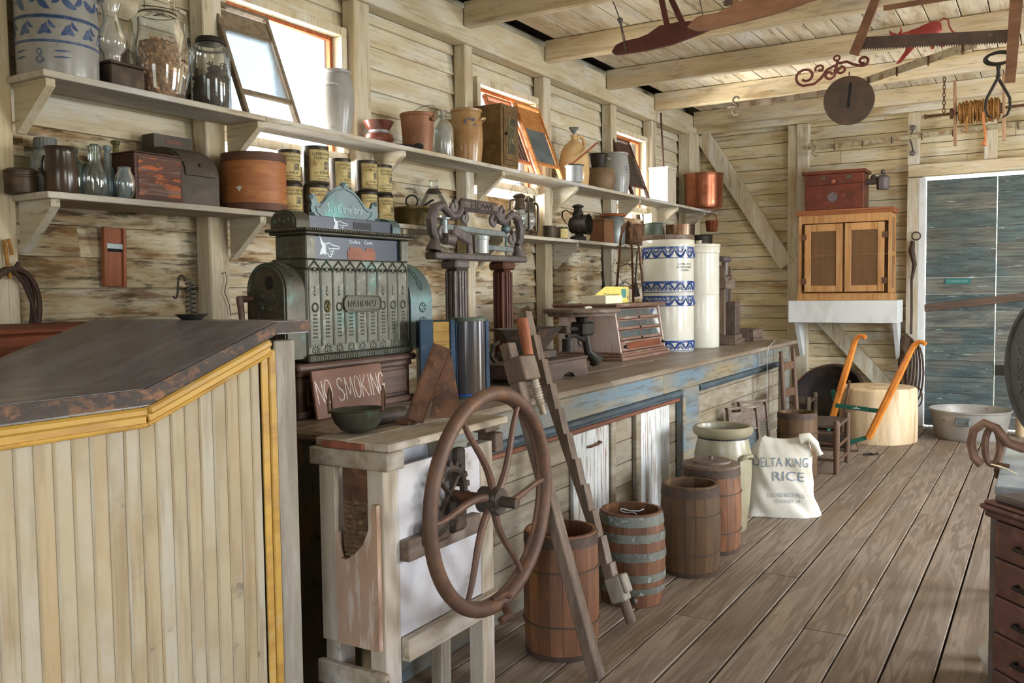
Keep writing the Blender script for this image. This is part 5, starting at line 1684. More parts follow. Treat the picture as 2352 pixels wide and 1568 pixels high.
for sx in (-1, 1):
    for k in range(3):
        mb.ball((.177, .385 + sx * (.03 + .014 * k), .33), (.003, .006, .005), 6, 4)
mb.build('relief', 'verdigris', ae)
# crank at the side
MB().tube([(-.02, -.386, .45), (-.02, -.43, .45), (-.01, -.45, .455), (.0, -.452, .40), (.005, -.452, .33)], [.012, .012, .014, .012, .010], 10).build('crank', 'walnut', t)
MB().cyl((-.03, -.386, .285), (-.05, -.47, .29), .013, 12).build('crank_grip', 'walnut', t)

# ------------------------------------------------------------ no smoking sign
mat('signwood', c8(112, 78, 62), [(c8(92, 60, 48), (12, 3, 12), 0.5, 0.15, 0.7), (c8(150, 108, 88), (5, 2, 6), 0.6, 0.12, 0.5)], 0.6)
mat('chalk', c8(208, 196, 186), [(c8(150, 130, 118), (60, 60, 60), 0.6, 0.1, 0.7)], 0.8, 0, None, 0)
t = thing('wooden_sign', 'brown board sign hand-lettered in chalk, propped against the register drawer', 'sign', (-2.368, 2.695, 0.9712), 0, rot=(0, math.radians(-8), math.radians(2.5)))
MB().box((0, -.215, 0), (.012, .215, .185), .002).build('board', 'signwood', t)


def pen(mb, strokes, w_=.0055):
    for st in strokes:
        mb.tube([(.0125, y, z) for y, z in st], [w_ * (.55 + .5 * math.sin(PI * (k + .6) / (len(st) + .2))) for k in range(len(st))] if len(st) > 2 else w_ * .75, 6, flat=.25, up0=(1, 0, 0))


mb = MB()
L = {'N': [[(0, 0), (.0, 1)], [(0, 1), (1, 0)], [(1, 0), (1, 1)]], 'O': [[(.5 + .5 * math.cos(2 * PI * k / 12 + 1.6), .5 + .5 * math.sin(2 * PI * k / 12 + 1.6)) for k in range(13)]],
     'S': [[(.95, .82), (.7, 1), (.25, .95), (.08, .75), (.3, .56), (.7, .44), (.95, .22), (.7, .02), (.2, .0), (.02, .16)]], 'M': [[(0, 0), (.12, 1)], [(.12, 1), (.5, .2)], [(.5, .2), (.86, 1)], [(.86, 1), (1, 0)]],
     'K': [[(0, 0), (0, 1)], [(.9, 1), (0, .45)], [(.2, .52), (1, 0)]], 'I': [[(.5, 0), (.5, 1)]], 'G': [[(.95, .8), (.7, 1), (.25, .92), (.02, .55), (.15, .12), (.55, .0), (.9, .15), (.92, .42)], [(.55, .42), (1.05, .42)]]}
x = -.195
for ch, w_ in (('N', .034), ('O', .042), (' ', .014), ('S', .038), ('M', .05), ('O', .034), ('K', .036), ('I', .014), ('N', .036), ('G', .036)):
    if ch != ' ':
        pen(mb, [[(x + a * w_ - .010 * b, .058 + .088 * b) for a, b in st] for st in L[ch]], .0036)
    x += w_ + .0095
mb.build('chalk_lettering', 'chalk', t, recalc=False)
# ------------------------------------------------------ more on the counter
CT = 0.9706
mat('greyiron', c8(108, 100, 100), [(c8(80, 72, 72), (8, 8, 8), 0.5, 0.16, 0.7), (c8(140, 132, 130), (26, 26, 26), 0.62, 0.07, 0.5)], 0.5, 0.35, ((60, 60, 60), 0.2, 0.002), 0.05)
mat('tinblue', c8(66, 88, 112), [(c8(44, 58, 72), (6, 6, 4), 0.5, 0.16, 0.7), (c8(110, 128, 140), (24, 24, 12), 0.65, 0.06, 0.5)], 0.35, 0.3, None, 0.04)
mat('tinnavy', c8(40, 54, 62), [(c8(28, 36, 40), (6, 6, 4), 0.5, 0.16, 0.7)], 0.3, 0.3, None, 0.04)
mat('yellowcard', c8(190, 152, 84), [(c8(160, 120, 60), (12, 12, 12), 0.54, 0.12, 0.6)], 0.7, 0, None, 0.03)
mat('brightblue', c8(50, 92, 190), (), 0.4, 0, None, 0)
mat('reflectionglass', c8(96, 82, 70), [(c8(70, 78, 92), (3, 3, 1.4), 0.5, 0.2, 0.8), (c8(150, 96, 62), (5, 5, 1), 0.58, 0.1, 0.6)], 0.15, 0.2, None, 0.02, 0.6)  # opaque pane, its brown and grey reflections mixed into the colour
mat('crockcream', c8(212, 209, 196), [(c8(196, 190, 172), (4, 4, 4), 0.55, 0.15, 0.6)], 0.18, 0, None, 0.02, 0.5)
mat('delftblue', c8(40, 66, 130), [(c8(96, 118, 166), (30, 30, 30), 0.58, 0.1, 0.6)], 0.25, 0, None, 0.03, 0.5)
mat('oldwood', c8(116, 98, 82), [(c8(82, 66, 54), grain('z', 36, 3), 0.5, 0.15, 0.75), (c8(148, 136, 124), (9, 9, 4), 0.6, 0.1, 0.5)], 0.65, 0, (grain('z', 60, 4), 0.25, 0.002), 0.1)
mat('oldwood_y', c8(112, 94, 80), [(c8(80, 64, 54), grain('y', 36, 3), 0.5, 0.15, 0.75), (c8(150, 138, 128), (9, 4, 9), 0.6, 0.1, 0.5)], 0.6, 0, (grain('y', 60, 4), 0.25, 0.002), 0.1)
mat('scalewood', c8(84, 68, 60), [(c8(58, 46, 42), grain('y', 40, 3), 0.5, 0.15, 0.8), (c8(116, 92, 86), (7, 3, 7), 0.6, 0.1, 0.5)], 0.5, 0, None, 0.08)
mat('spoolside', c8(188, 168, 160), [(c8(150, 104, 92), (16, 16, 2.4), 0.58, 0.1, 0.7), (c8(204, 194, 190), (8, 8, 3), 0.55, 0.12, 0.5)], 0.55, 0, None, 0.05)
mat('spoolwood', c8(136, 104, 88), [(c8(104, 74, 62), grain('y', 36, 3), 0.5, 0.15, 0.7), (c8(176, 160, 150), (12, 4, 12), 0.62, 0.08, 0.6)], 0.5, 0, None, 0.08)
mat('whitecard', c8(232, 224, 196), [(c8(206, 190, 150), (14, 14, 14), 0.62, 0.08, 0.5)], 0.7, 0, None, 0.03)
mat('yellowbox', c8(222, 208, 104), [(c8(190, 172, 80), (9, 9, 9), 0.58, 0.1, 0.5)], 0.6, 0, None, 0.03)
mat('tealprint', c8(70, 130, 124), (), 0.6, 0, None, 0)
mat('kraft', c8(206, 160, 122), [(c8(180, 132, 96), (6, 6, 30), 0.5, 0.15, 0.5)], 0.7)
for nm, cc in (('thread_red', (170, 50, 44)), ('thread_blue', (80, 130, 190)), ('thread_tan', (196, 160, 104)), ('thread_white', (214, 208, 198)), ('thread_green', (90, 120, 84))):
    mat(nm, c8(*cc), (), 0.7, 0, None, 0)

# blue display tin, turned towards the aisle
t = thing('display_tin', 'tall blue counter display tin with a yellow card strip and bowed glass', 'display tin', (-2.268, 3.285, CT), math.radians(47))
# local x runs along the front, -y towards the viewer
MB().box((-.168, -.012, 0), (-.005, .07, .352), .004).build('case', 'tinnavy', t)
mb = MB()
mb.box((-.168, -.030, 0), (-.108, -.0125, .356), .004)
mb.box((-.03, -.022, 0), (-.004, -.0125, .356), .004)
mb.build('blue_frame', 'tinblue', t)
MB().box((-.106, -.0165, .0), (-.032, -.0125, .345), .001).build('card_strip', 'yellowcard', t)
cs_ = t.children[-1]
mb = MB()
for k in range(1, 8):
    mb.box((-.1055, -.0172, .345 - k * .0445), (-.0325, -.0166, .3462 - k * .0445))
MTX = Matrix(((1, 0, 0, 0), (0, 0, -1, 0), (0, 1, 0, 0), (0, 0, 0, 1)))
mb.text('CARTER', .014, None, .0004, T(-.072, -.0167, .222) @ MTX, squeeze=.9)
mb.text('COUNTY', .010, None, .0004, T(-.064, -.0167, .241) @ MTX, squeeze=.9)
mb.build('card_print', 'ink', cs_, recalc=False)
bow = lambda q, w0, w1: [(w0, .10), (w0, -.012)] + [((w0 + w1) / 2 - (w1 - w0) / 2 * math.cos(PI * k / 14), -.012 - q * math.sin(PI * k / 14)) for k in range(1, 14)] + [(w1, -.012), (w1, .10)]
MB().prism(bow(.040, .002, .130), .022, .345).build('bowed_glass', 'reflectionglass', t)
mb = MB()
mb.prism(bow(.048, -.002, .137), .0, .012)
mb.build('rounded_rim', 'greenpaint', t)
MB().prism(bow(.048, -.002, .137), .3455, .360).build('rounded_rim', 'greenpaint', t)
MB().prism(bow(.042, .001, .131), .0125, .0215).build('blue_band', 'brightblue', t)
mb = MB()
mb.box((.132, -.016, .013), (.150, .10, .345), .003)
mb.box((-.0035, -.022, .013), (.0015, .0, .345), .001)
mb.build('side_frame', 'tinblue', t)
o = MB().box((-.03, -.05, 0), (.03, .05, .055), .003).build('small_box', 'reddish', None, loc=(-2.42, 3.66, CT))
tag(o, 'small reddish box behind the blue display tin', 'box')

# counter scale with iron scoop
t = thing('counter_scale', 'dark wooden counter scale carrying a flared iron scoop', 'scale', (-2.43, 4.20, CT))
mb = MB()
Mz = Matrix(((0, 0, 1, 0), (1, 0, 0, 0), (0, 1, 0, 0), (0, 0, 0, 1)))
front = [(-.37, 0), (-.22, 0), (-.19, .022), (-.14, .034), (-.08, .022), (-.05, 0), (.05, 0), (.08, .022), (.13, .034), (.18, .022), (.21, 0), (.37, 0), (.345, .09), (-.345, .09)]
mb.prism(front, .165, .185, Mz)
mb.prism([(a, b) for a, b in front], -.185, -.165, Mz)
mb.box((-.165, -.36, .03), (.165, -.33, .09), .002)
mb.box((-.165, .33, .03), (.165, .36, .09), .002)
mb.box((-.19, -.36, .0905), (.19, .36, .108), .004)
mb.build('base_box', 'scalewood', t)
mb = MB()
ov = [(.17 * math.cos(2 * PI * k / 6 + PI / 6), .26 * math.sin(2 * PI * k / 6 + PI / 6)) for k in range(6)]
vs = [(a * .45, b * .55, .15) for a, b in ov] + [(a, b, .275) for a, b in ov] + [(a * .93, b * .95, .272) for a, b in ov] + [(a * .40, b * .5, .158) for a, b in ov]
fs = []
for k in range(6):
    j = (k + 1) % 6
    for q in (0, 6, 12):
        fs.append((q + k, q + j, q + 6 + j, q + 6 + k))
fs += [tuple(range(6)), tuple(range(18, 24))]
mb.add(vs, fs)
mb.box((-.09, -.17, .1085), (.09, .17, .151), .004)
mb.build('iron_scoop', 'castiron', t, 20)
MB().tube([(-.02, -.30, .109), (-.02, -.34, .15), (-.01, -.33, .20), (.0, -.29, .215)], .011, 8).build('hook_arm', 'blackiron', t)

# round-topped cheese cutter on an iron stand
t = thing('cheese_cutter', 'round wooden platter on a black iron stand with a weighted beam', 'cheese cutter', (-2.43, 4.86, CT))
mb = MB()
mb.lathe([(0, .318), (.20, .318), (.205, .322), (.205, .338), (0, .338)], 40)
mb.lathe([(0, .3385), (.228, .3385), (.235, .345), (.235, .360), (.230, .364), (0, .364)], 48)
mb.build('round_platter', 'oldwood_y', t)
mb = MB()
mb.tube([(.05, .10, .045), (.045, .085, .06), (.02, .05, .10), (.01, .04, .18), (.0, .03, .24), (0, 0, .317)], [.05, .038, .028, .026, .03, .04], 10, flat=1)
mb.box((-.05, -.06, .20), (.05, .08, .285), .012)
mb.tube([(0, .05, .17), (0, -.08, .205), (0, -.2, .207)], [.022, .014, .012], 8)
mb.build('iron_stand', 'blackiron', t)
MB().tube([(0, -.06, .245), (0, -.21, .25)], .013, 8).build('beam', 'blackiron', t)
mb = MB()
mb.box((-.03, -.25, .225), (.03, -.205, .268), .006)
mb.build('poise', 'castiron', t)
MB().cyl((0, -.18, .115), (0, -.18, .190), .036, 20).build('weight', 'blackiron', t)
for z in (.245, .165):
    MB().tube([(-.055, .10 + .036 * math.cos(u), z + .036 * math.sin(u)) for u in [2 * PI * k / 18 for k in range(18)]], .006, 6, True).build('iron_ring', 'castiron', t)
mb = MB()
mb.tube([(.05, -.06, .3685), (.06, -.02, .372), (.05, .03, .370), (.03, .05, .370)], .008, 8)
mb.build('cutter_handle', 'greywood', t)

# spool cabinet
t = thing('spool_cabinet', 'slant-fronted thread spool cabinet with glass drawers of coloured spools', 'cabinet', (-2.68, 5.875, CT))
hw = .40
mb = MB()
MYP = Matrix(((1, 0, 0, 0), (0, 0, 1, 0), (0, 1, 0, 0), (0, 0, 0, 1)))
mb.prism([(-.235, .055), (.232, .055), (.185, .355), (-.235, .355)], -hw, -hw + .02, MYP)
mb.build('side_panel', 'spoolside', t)
mb = MB()
mb.prism([(-.235, .055), (.232, .055), (.185, .355), (-.235, .355)], hw - .02, hw, MYP)
mb.build('side_panel', 'spoolside', t)
mb = MB()
mb.box((-.26, -hw - .03, 0), (.262, hw + .03, .022), .004)
mb.box((-.25, -hw - .018, .022), (.250, hw + .018, .040), .007)
mb.box((-.24, -hw - .008, .040), (.240, hw + .008, .0545), .005)
mb.build('base_moulding', 'spoolwood', t)
mb = MB()
mb.box((-.26, -hw - .035, .356), (.215, hw + .035, .364), .003)
mb.box((-.265, -hw - .045, .364), (.228, hw + .045, .380), .006)
mb.build('top', 'spoolwood', t)
sl = math.atan2(.047, .300)
fx = lambda z: .232 - (z - .055) * .047 / .300
mb = MB()
mb.box((-.23, -hw + .021, .056), (-.21, hw - .021, .354))
mb.build('back', 'scalewood', t)
cols = ['thread_red', 'thread_blue', 'thread_tan', 'thread_white', 'thread_green', 'thread_tan']
r3 = random.Random(9)
sp0 = {}
for d, (z0, z1) in enumerate(((.275, .345), (.205, .270), (.135, .200))):
    mb = MB()
    x0, x1 = fx(z0), fx(z1)
    mb.box((x0 - .20, -hw + .025, z0), (x0 - .006, hw - .025, z0 + .006), .001)
    mb.bar((x0 - .004, -hw + .024, z0 + .008), (x0 - .004, hw - .024, z0 + .008), .016, .018, (0, 0, 1), .003)
    mb.bar((x1 - .006, -hw + .024, z1 - .004), (x1 - .006, hw - .024, z1 - .004), .010, .008, (0, 0, 1), .002)
    for y in (-hw + .030, hw - .030, 0):
        mb.bar((x0 - .004, y, z0 + .01), (x1 - .006, y, z1 - .004), .008, .010, (1, 0, 0), .001)
    mb.build('drawer_frame', 'spoolwood', t)
    df = t.children[-1]
    MB().add([(x0 - .004, -hw + .026, z0 + .014), (x0 - .004, hw - .026, z0 + .014), (x1 - .004, hw - .026, z1 - .006), (x1 - .004, -hw + .026, z1 - .006)], [(0, 1, 2, 3)]).build('drawer_glass', 'dustyglass2', df)
    MB().ball((x0 + .008, -.02, z0 + .008), .008, 10, 6).build('knob', 'blackiron', df)
    for k in range(16):
        if r3.random() < .25:
            continue
        y = -hw + .06 + k * .045
        cn = r3.choice(cols) if d else r3.choice(['thread_tan', 'thread_green', 'thread_white', 'thread_tan'])
        if cn not in sp0:
            q = thing('thread_spool', 'wooden spool of cotton thread inside a glass drawer', 'spool', (-2.68 + x0 - .035, 5.875 + y, CT + z0 + .0062), 0, 'thread spools in the cabinet drawers')
            mbq = MB().lathe([(0, 0), (.015, 0), (.015, .005), (.012, .006), (.0125, .034), (.015, .036), (.015, .041), (0, .041)], 14)
            mbq.build('spool', cn, q)
            sp0[cn] = q
        else:
            q = dup(sp0[cn], (-2.68 + x0 - .035 - r3.random() * .02, 5.875 + y, CT + z0 + .0062))
mb = MB()
mb.bar((fx(.062) - .008, -hw + .024, .094), (fx(.062) - .008, hw - .024, .094), .016, .07, (fx(.13) - fx(.06), 0, .07), .003)
mb.build('drawer', 'spoolwood', t)
dr = t.children[-1]
mb = MB()
mb.bar((fx(.062) + .002, -hw + .10, .094), (fx(.062) + .002, hw - .10, .094), .006, .045, (fx(.13) - fx(.06), 0, .07), .002)
mb.build('sunk_panel', 'reddish', dr)
for y in (-hw + .06, hw - .06):
    MB().ball((fx(.09) + .016, y, .092), .012, 12, 8).build('knob', 'blackiron', dr)

# cigar boxes on the spool cabinet
ZT = CT + .3805
t = thing('cigar_box', 'low white card box lying on the spool cabinet', 'box', (-2.66, 5.63, ZT), math.radians(2))
MB().box((-.09, -.135, 0), (.09, .165, .055), .002).build('box', 'whitecard', t)
MB().box((-.055, -.135, .0555), (.085, .0, .058), .001, RX(.03)).build('loose_flap', 'whitecard', t)
t = thing('cigar_box', 'open yellow cigar box with a lettered lid standing behind the white box', 'box', (-2.80, 5.99, ZT), math.radians(-28))
MB().box((-.09, -.13, 0), (.09, .13, .03), .001).build('tray', 'yellowbox', t)
mb = MB()
mb.prism([(-.20, .0), (.13, .0), (.13, .115), (-.07, .118), (-.20, .035)], -.0, .004, Matrix(((0, 0, 1, .0915), (1, 0, 0, 0), (0, 1, 0, 0.0), (0, 0, 0, 1))))
mb.build('lid', 'yellowbox', t)
ld = t.children[-1]
MB().text('Diplomats', .040, None, .0005, Matrix(((0, 0, 1, .0957), (1, 0, 0, -.015), (0, 1, 0, .045), (0, 0, 0, 1))), squeeze=.85).build('lettering', 'ink', ld, recalc=False)
MB().box((.0957, .075, .035), (.0965, .12, .10)).build('printed_panel', 'tealprint', ld)
t = thing('cigarette_carton', 'small upright yellow and orange carton beside the yellow cigar box', 'carton', (-2.74, 6.17, ZT), math.radians(-30))
MB().box((-.02, -.04, 0), (.02, .04, .115), .001).build('carton', 'yellowbox', t)
mb = MB().box((.0203, -.036, .02), (.0208, .0, .055))
mb.box((.0203, .004, .02), (.0208, .036, .05))
mb.build('printed_panel', 'orangelid', t)
MB().box((.0203, -.03, .06), (.0208, .03, .085)).build('printed_band', 'navy', t)

# wire egg rack behind
t = thing('wire_rack', 'rusty cone of bent iron strips laced with tangled wire', 'wire rack', (-2.93, 6.715, CT))
for k in range(5):
    a = 2 * PI * k / 5 + .4
    b = a + 2 * PI / 10
    mb = MB()
    mb.tube([(.15 * math.cos(a), .15 * math.sin(a), 0.012), (.11 * math.cos(a), .11 * math.sin(a), .55), (.075 * math.cos(a), .075 * math.sin(a), .90), (.05 * math.cos(a + .3), .05 * math.sin(a + .3), .985), (.0, .0, 1.01 + .004 * k)], [.012, .013, .014, .016, .014], 6, flat=.6)
    mb.build('iron_strip', 'rust', t)
r4 = random.Random(2)
for z in (.18, .36, .52, .68, .82):
    q = .15 - .07 * z / .9
    MB().tube([(q * (1 + r4.uniform(-.08, .1)) * math.cos(2 * PI * k / 22), q * (1 + r4.uniform(-.08, .1)) * math.sin(2 * PI * k / 22), z + r4.uniform(-.02, .02)) for k in range(22)], .003, 5, True).build('wire_hoop', 'wire', t)
mb = MB()
for k in range(16):
    a, z = r4.uniform(0, 2 * PI), r4.uniform(.1, .7)
    q = .15 - .07 * z / .9
    mb.tube([((q + .0) * math.cos(a), q * math.sin(a), z), ((q + .05) * math.cos(a + .3), (q + .05) * math.sin(a + .3), z + r4.uniform(-.02, .06)), (q * math.cos(a + .7), q * math.sin(a + .7), z + r4.uniform(0, .16))], .002, 4)
mb.build('lacing_wire', 'wire', t)


# stoneware water coolers
def band(mb, R, z0, z1, n, flip=1):
    h = z1 - z0
    f = oncyl(R, 0, 0)
    mb.lathe([(R - .0005, z1 - h * .22), (R + .0012, z1 - h * .21), (R + .0012, z1 - .001), (R - .0005, z1)], 56)
    mb.lathe([(R - .0005, z0), (R + .0012, z0 + .001), (R + .0012, z0 + h * .07), (R - .0005, z0 + h * .08)], 56)
    for k in range(n):
        x0 = 2 * PI * R * k / n
        w_ = 2 * PI * R / n
        pts = []
        for j in range(13):
            u = j / 12
            pts.append(f(x0 + w_ * 1.05 * u, z0 + h * (.16 + .62 * (math.sin(PI * u) if flip > 0 else 1 - math.sin(PI * u))), .0004))
        mb.tube(pts, [.0035 + .0075 * math.sin(PI * j / 12) for j in range(13)], 5)
        for j in range(7):
            a = PI * (j + .5) / 7
            c_, s_ = math.cos(a), math.sin(a)
            zz = z0 + h * (.16 if flip > 0 else .78)
            mb.tube([f(x0 + w_ / 2 + w_ * .14 * c_, zz + flip * h * .16 * s_, .0006), f(x0 + w_ / 2 + w_ * .36 * c_, zz + flip * h * .42 * s_, .0006)], .0034, 4)


def cooler(name, label, loc, R, h1, h, lidm, bands):
    t = thing(name, label, 'water cooler', loc)
    MB().lathe([(0, 0), (R * .985, 0), (R, .008), (R, h1 - .006), (R * .99, h1)], 56).build('lower_crock', 'crockcream', t)
    lo = t.children[-1]
    MB().lathe([(R * .99, h1 + .0005), (R, h1 + .006), (R, h - .075), (R * 1.0, h - .06), (R * 1.035, h - .052), (R * 1.035, h - .01), (R * 1.02, h - .004), (0, h - .004)], 56).build('upper_crock', 'crockcream', t)
    up = t.children[-1]
    if lidm == 'oldwood_y':
        MB().lathe([(0, h - .0035), (R * 1.01, h - .0035), (R * 1.02, h), (R * 1.02, h + .028), (R * .99, h + .034), (0, h + .036)], 48).build('wooden_lid', lidm, t)
    else:
        MB().lathe([(0, h - .0035), (R * 1.06, h - .0035), (R * 1.07, h + .002), (R * 1.05, h + .016), (R * .5, h + .024), (.03, h + .026), (.02, h + .035), (.028, h + .05), (0, h + .052)], 48).build('lid', lidm, t)
    for par, z0, z1, n, fl_ in bands:
        mb = MB()
        band(mb, R, z0, z1, n, fl_)
        mb.build('blue_band', 'delftblue', up if par else lo)
    return t, up


t, up = cooler('water_cooler', 'tall cream stoneware water cooler with blue wave bands and a wooden lid', (-2.53, 6.56, CT), .193, .435, .85, 'oldwood_y', [(0, .005, .085, 13, 1), (0, .345, .425, 13, -1), (1, .448, .535, 13, 1), (1, .705, .795, 13, -1)])
mb = MB()
for k, s in enumerate(('BLEEDING FILTER', 'PATENT NATURAL', 'PATENTED')):
    mb.text(s, .021, lambda x, y, z: oncyl(.1934, -.50, .655 - .024 * k)(x, y, z), .0005, squeeze=.78)
mb.build('stamped_lettering', 'ink', up, recalc=False)
cooler('water_cooler', 'plain cream stoneware water cooler standing behind the blue-banded one', (-2.46, 7.06, CT), .163, .425, .815, 'crockcream', [])

# screw press
t = thing('screw_press', 'small wooden screw press with an iron pipe handle', 'press', (-2.42, 7.62, CT), math.radians(8))
mb = MB()
mb.box((-.14, -.22, 0), (.14, .22, .035), .004)
mb.box((-.12, -.18, .0355), (.12, .18, .075), .004)
mb.build('base', 'oldwood_y', t)
mb = MB().box((-.10, -.125, .0755), (.11, .125, .36), .004)
mb.build('box', 'scalewood', t)
for y in (-.155, .155):
    mb = MB()
    mb.box((-.03, y - .028, .0755), (.03, y + .028, .64), .004)
    mb.cyl((-.03, y, .64), (.03, y, .64), .028, 14)
    mb.build('upright', 'oldwood', t)
MB().box((-.05, -.23, .47), (.05, .25, .56), .004).build('cross_beam', 'oldwood_y', t)
mb = MB()
mb.cyl((0, 0, .36), (0, 0, .70), .028, 14)
for k in range(14):
    mb.tube(ring(.030, .37 + k * .008, 12), .003, 4, True)
mb.lathe([(.02, .56), (.06, .562), (.06, .572), (.03, .585)], 20)
mb.cyl((-.02, -.075, .725), (.02, .075, .725), .026, 14)
mb.build('iron_screw', 'greyiron', t)
MB().tube([(.055, -.05 + .02 * math.cos(u), .565 + .02 * math.sin(u)) for u in [2 * PI * k / 14 for k in range(14)]], .005, 6, True).build('ring_bolt', 'rust', t)
MB().box((-.14, -.30, .0), (.14, -.225, .06), .004).build('toe_block', 'oldwood_y', t)
# trough and paper roll
t = thing('wooden_trough', 'hollowed wooden block at the far end of the counter', 'block', (-2.36, 8.03, CT))
mb = MB()
mb.box((-.12, -.15, 0), (.12, .15, .02), .003)
mb.box((.075, -.15, .02), (.12, .15, .105), .006)
mb.box((-.12, -.15, .02), (-.075, .15, .105), .006)
mb.box((-.075, -.15, .02), (.075, -.11, .105), .003)
mb.box((-.075, .11, .02), (.075, .15, .105), .003)
mb.build('block', 'oldwood_y', t)
t = thing('paper_roll_cutter', 'iron wrapping-paper cutter holding a brown paper roll', 'paper cutter', (-2.72, 7.78, CT))
MB().cyl((0, -.16, .13), (0, .20, .13), .062, 28).build('paper_roll', 'kraft', t)
mb = MB()
for y in (-.19, .23):
    mb.tube([(0, y, 0), (0, y, .13), (-.02, y, .24), (.03, y, .33)], .012, 8)
mb.build('iron_bracket', 'castiron', t)
MB().box((-.02, -.24, .345), (.05, .30, .362), .003).build('cutter_bar', 'redwood', t)
o = MB().tube([(-2.10, 8.06, CT + .004), (-1.93, 7.2, .972), (-1.925, 7.15, .90), (-1.925, 7.15, .25)], .0018, 5).build('string', 'whiteink')
tag(o, 'white string hanging from the counter edge towards the crocks', 'string')

# two-pillar platform scale behind the counter
t = thing('pillar_scale', 'tall iron platform scale with two fluted pillars and scrolled beam frame', 'scale', (-3.14, 4.83, 0))
for y in (-.275, .275):
    mb = MB()
    mb.box((-.05, y - .05, .25), (.05, y + .05, 1.585), .014)
    for s_ in (-.03, 0, .03):
        mb.tube([(.051, y + s_, .3), (.051, y + s_, 1.57)], .011, 6)
        mb.tube([(s_, y - .051, .3), (s_, y - .051, 1.57)], .011, 6)
    mb.box((-.062, y - .075, 1.5855), (.062, y + .075, 1.64), .012)
    mb.build('pillar', 'greyiron' if y < 0 else 'rustpillar', t)
MB().box((-.2, -.45, 0), (.12, .45, .2495), .02).build('platform_base', 'castiron', t)
MB().box((-.045, -.53, 1.6405), (.045, .54, 1.682), .008).build('bottom_rail', 'greyiron', t)
# scrolled frame
def scroll(mb, c, r0, turns, a0, w_=.02, sg=1):
    mb.tube([(0, c[0] + r0 * (1 - .6 * k / 20) * math.cos(a0 + sg * turns * 2 * PI * k / 20), c[1] + r0 * (1 - .6 * k / 20) * math.sin(a0 + sg * turns * 2 * PI * k / 20)) for k in range(21)], w_, 8, flat=1.5)


mb = MB()
for s in (-1, 1):
    mb.tube([(0, s * .50, 1.69), (0, s * .49, 1.73), (0, s * .475, 1.76)], [.05, .035, .026], 10)
    mb.tube([(0, s * .475, 1.76), (0, s * .51, 1.80), (0, s * .52, 1.87), (0, s * .48, 1.945), (0, s * .41, 1.965), (0, s * .35, 1.935), (0, s * .31, 1.905), (0, s * .25, 1.915), (0, s * .21, 1.95), (0, s * .205, 1.98)], [.024, .03, .033, .032, .028, .024, .026, .028, .024, .018], 10)
    scroll(mb, (s * .285, 1.965), .032, .9, PI / 2, .014, s)
    scroll(mb, (s * .40, 1.80), .04, .9, PI / 2, .013, -s)
    scroll(mb, (s * .17, 1.905), .030, .9, PI / 2, .014, s)
mb.box((-.03, -.215, 1.945), (.03, .215, 2.025), .022)
mb.build('scroll_frame', 'greyiron', t)
fr = t.children[-1]
MB().text('HOWE', .052, None, .004, T(.030, .0, 1.967) @ Matrix(((0, 0, 1, 0), (1, 0, 0, 0), (0, 1, 0, 0), (0, 0, 0, 1))), squeeze=1.7).build('cast_lettering', 'castiron', fr, recalc=False)
mb = MB()
mb.bar((.0, -.36, 1.84), (0, .33, 1.825), .012, .035, (0, 0, 1), .003)
mb.bar((.0, -.05, 1.735), (0, .42, 1.725), .012, .035, (0, 0, 1), .003)
mb.build('weigh_beam', 'zinc', t)
mb = MB()
mb.cyl((0, -.39, 1.80), (0, -.39, 1.88), .026, 16)
mb.lathe([(0, 1.88), (.044, 1.882), (.044, 1.892), (0, 1.896)], 20, T(0, -.39, 0))
mb.build('beam_weight', 'zinc', t)
MB().cyl((.02, -.42, 1.765), (.02, -.33, 1.765), .035, 18).build('counterpoise', 'greyiron', t)
mb = MB()
mb.cyl((.0, .02, 1.69), (0, .02, 1.775), .05, 18)
mb.lathe([(0, 1.775), (.055, 1.776), (.055, 1.80), (.03, 1.81), (0, 1.812)], 20, T(0, .02, 0))
mb.build('sliding_poise', 'enamel', t)
mb = MB()
mb.bar((0, -.30, 1.83), (0, -.10, 1.765), .03, .07, (0, 0, 1), .01)
mb.bar((0, -.12, 1.69), (0, -.12, 1.80), .022, .035, (0, 1, 0), .004)
mb.bar((0, -.05, 1.69), (0, -.05, 1.80), .022, .03, (0, 1, 0), .004)
mb.build('beam_bracket', 'greyiron', t)
mb = MB()
mb.bar((0, .33, 1.69), (0, .33, 1.86), .014, .02, (0, 1, 0), .003)
mb.ball((0, .33, 1.862), (.03, .04, .035), 12, 8)
mb.build('beam_loop', 'verdigris', t)
# ------------------------------------------------------- corn sheller
mat('palewood', c8(186, 172, 150), [(c8(140, 118, 92), grain('z', 30, 2), 0.54, 0.14, 0.6), (c8(206, 202, 196), (7, 7, 2.5), 0.56, 0.12, 0.6), (c8(90, 62, 42), (16, 16, 9), 0.68, 0.04, 0.7)], 0.7, 0, (grain('z', 60, 4), 0.2, 0.002), 0.08)
mat('palewood_y', c8(170, 156, 134), [(c8(120, 100, 78), grain('y', 30, 2), 0.54, 0.14, 0.6), (c8(196, 190, 182), (7, 2.5, 7), 0.56, 0.12, 0.6), (c8(74, 52, 36), (14, 8, 14), 0.66, 0.05, 0.7)], 0.7, 0, (grain('y', 60, 4), 0.25, 0.002), 0.08)
mat('plypanel', c8(206, 204, 206), [(c8(176, 166, 156), (3, 3, 5), 0.52, 0.16, 0.6), (c8(196, 190, 196), (2, 30, 30), 0.55, 0.1, 0.5), (c8(140, 120, 100), (9, 9, 9), 0.66, 0.06, 0.5)], 0.6, 0, None, 0.03)
mat('flakedboard', c8(178, 146, 122), [(c8(206, 190, 174), (40, 40, 6), 0.58, 0.06, 0.8), (c8(140, 108, 86), (9, 9, 2.5), 0.54, 0.14, 0.6)], 0.7, 0, None, 0.05)
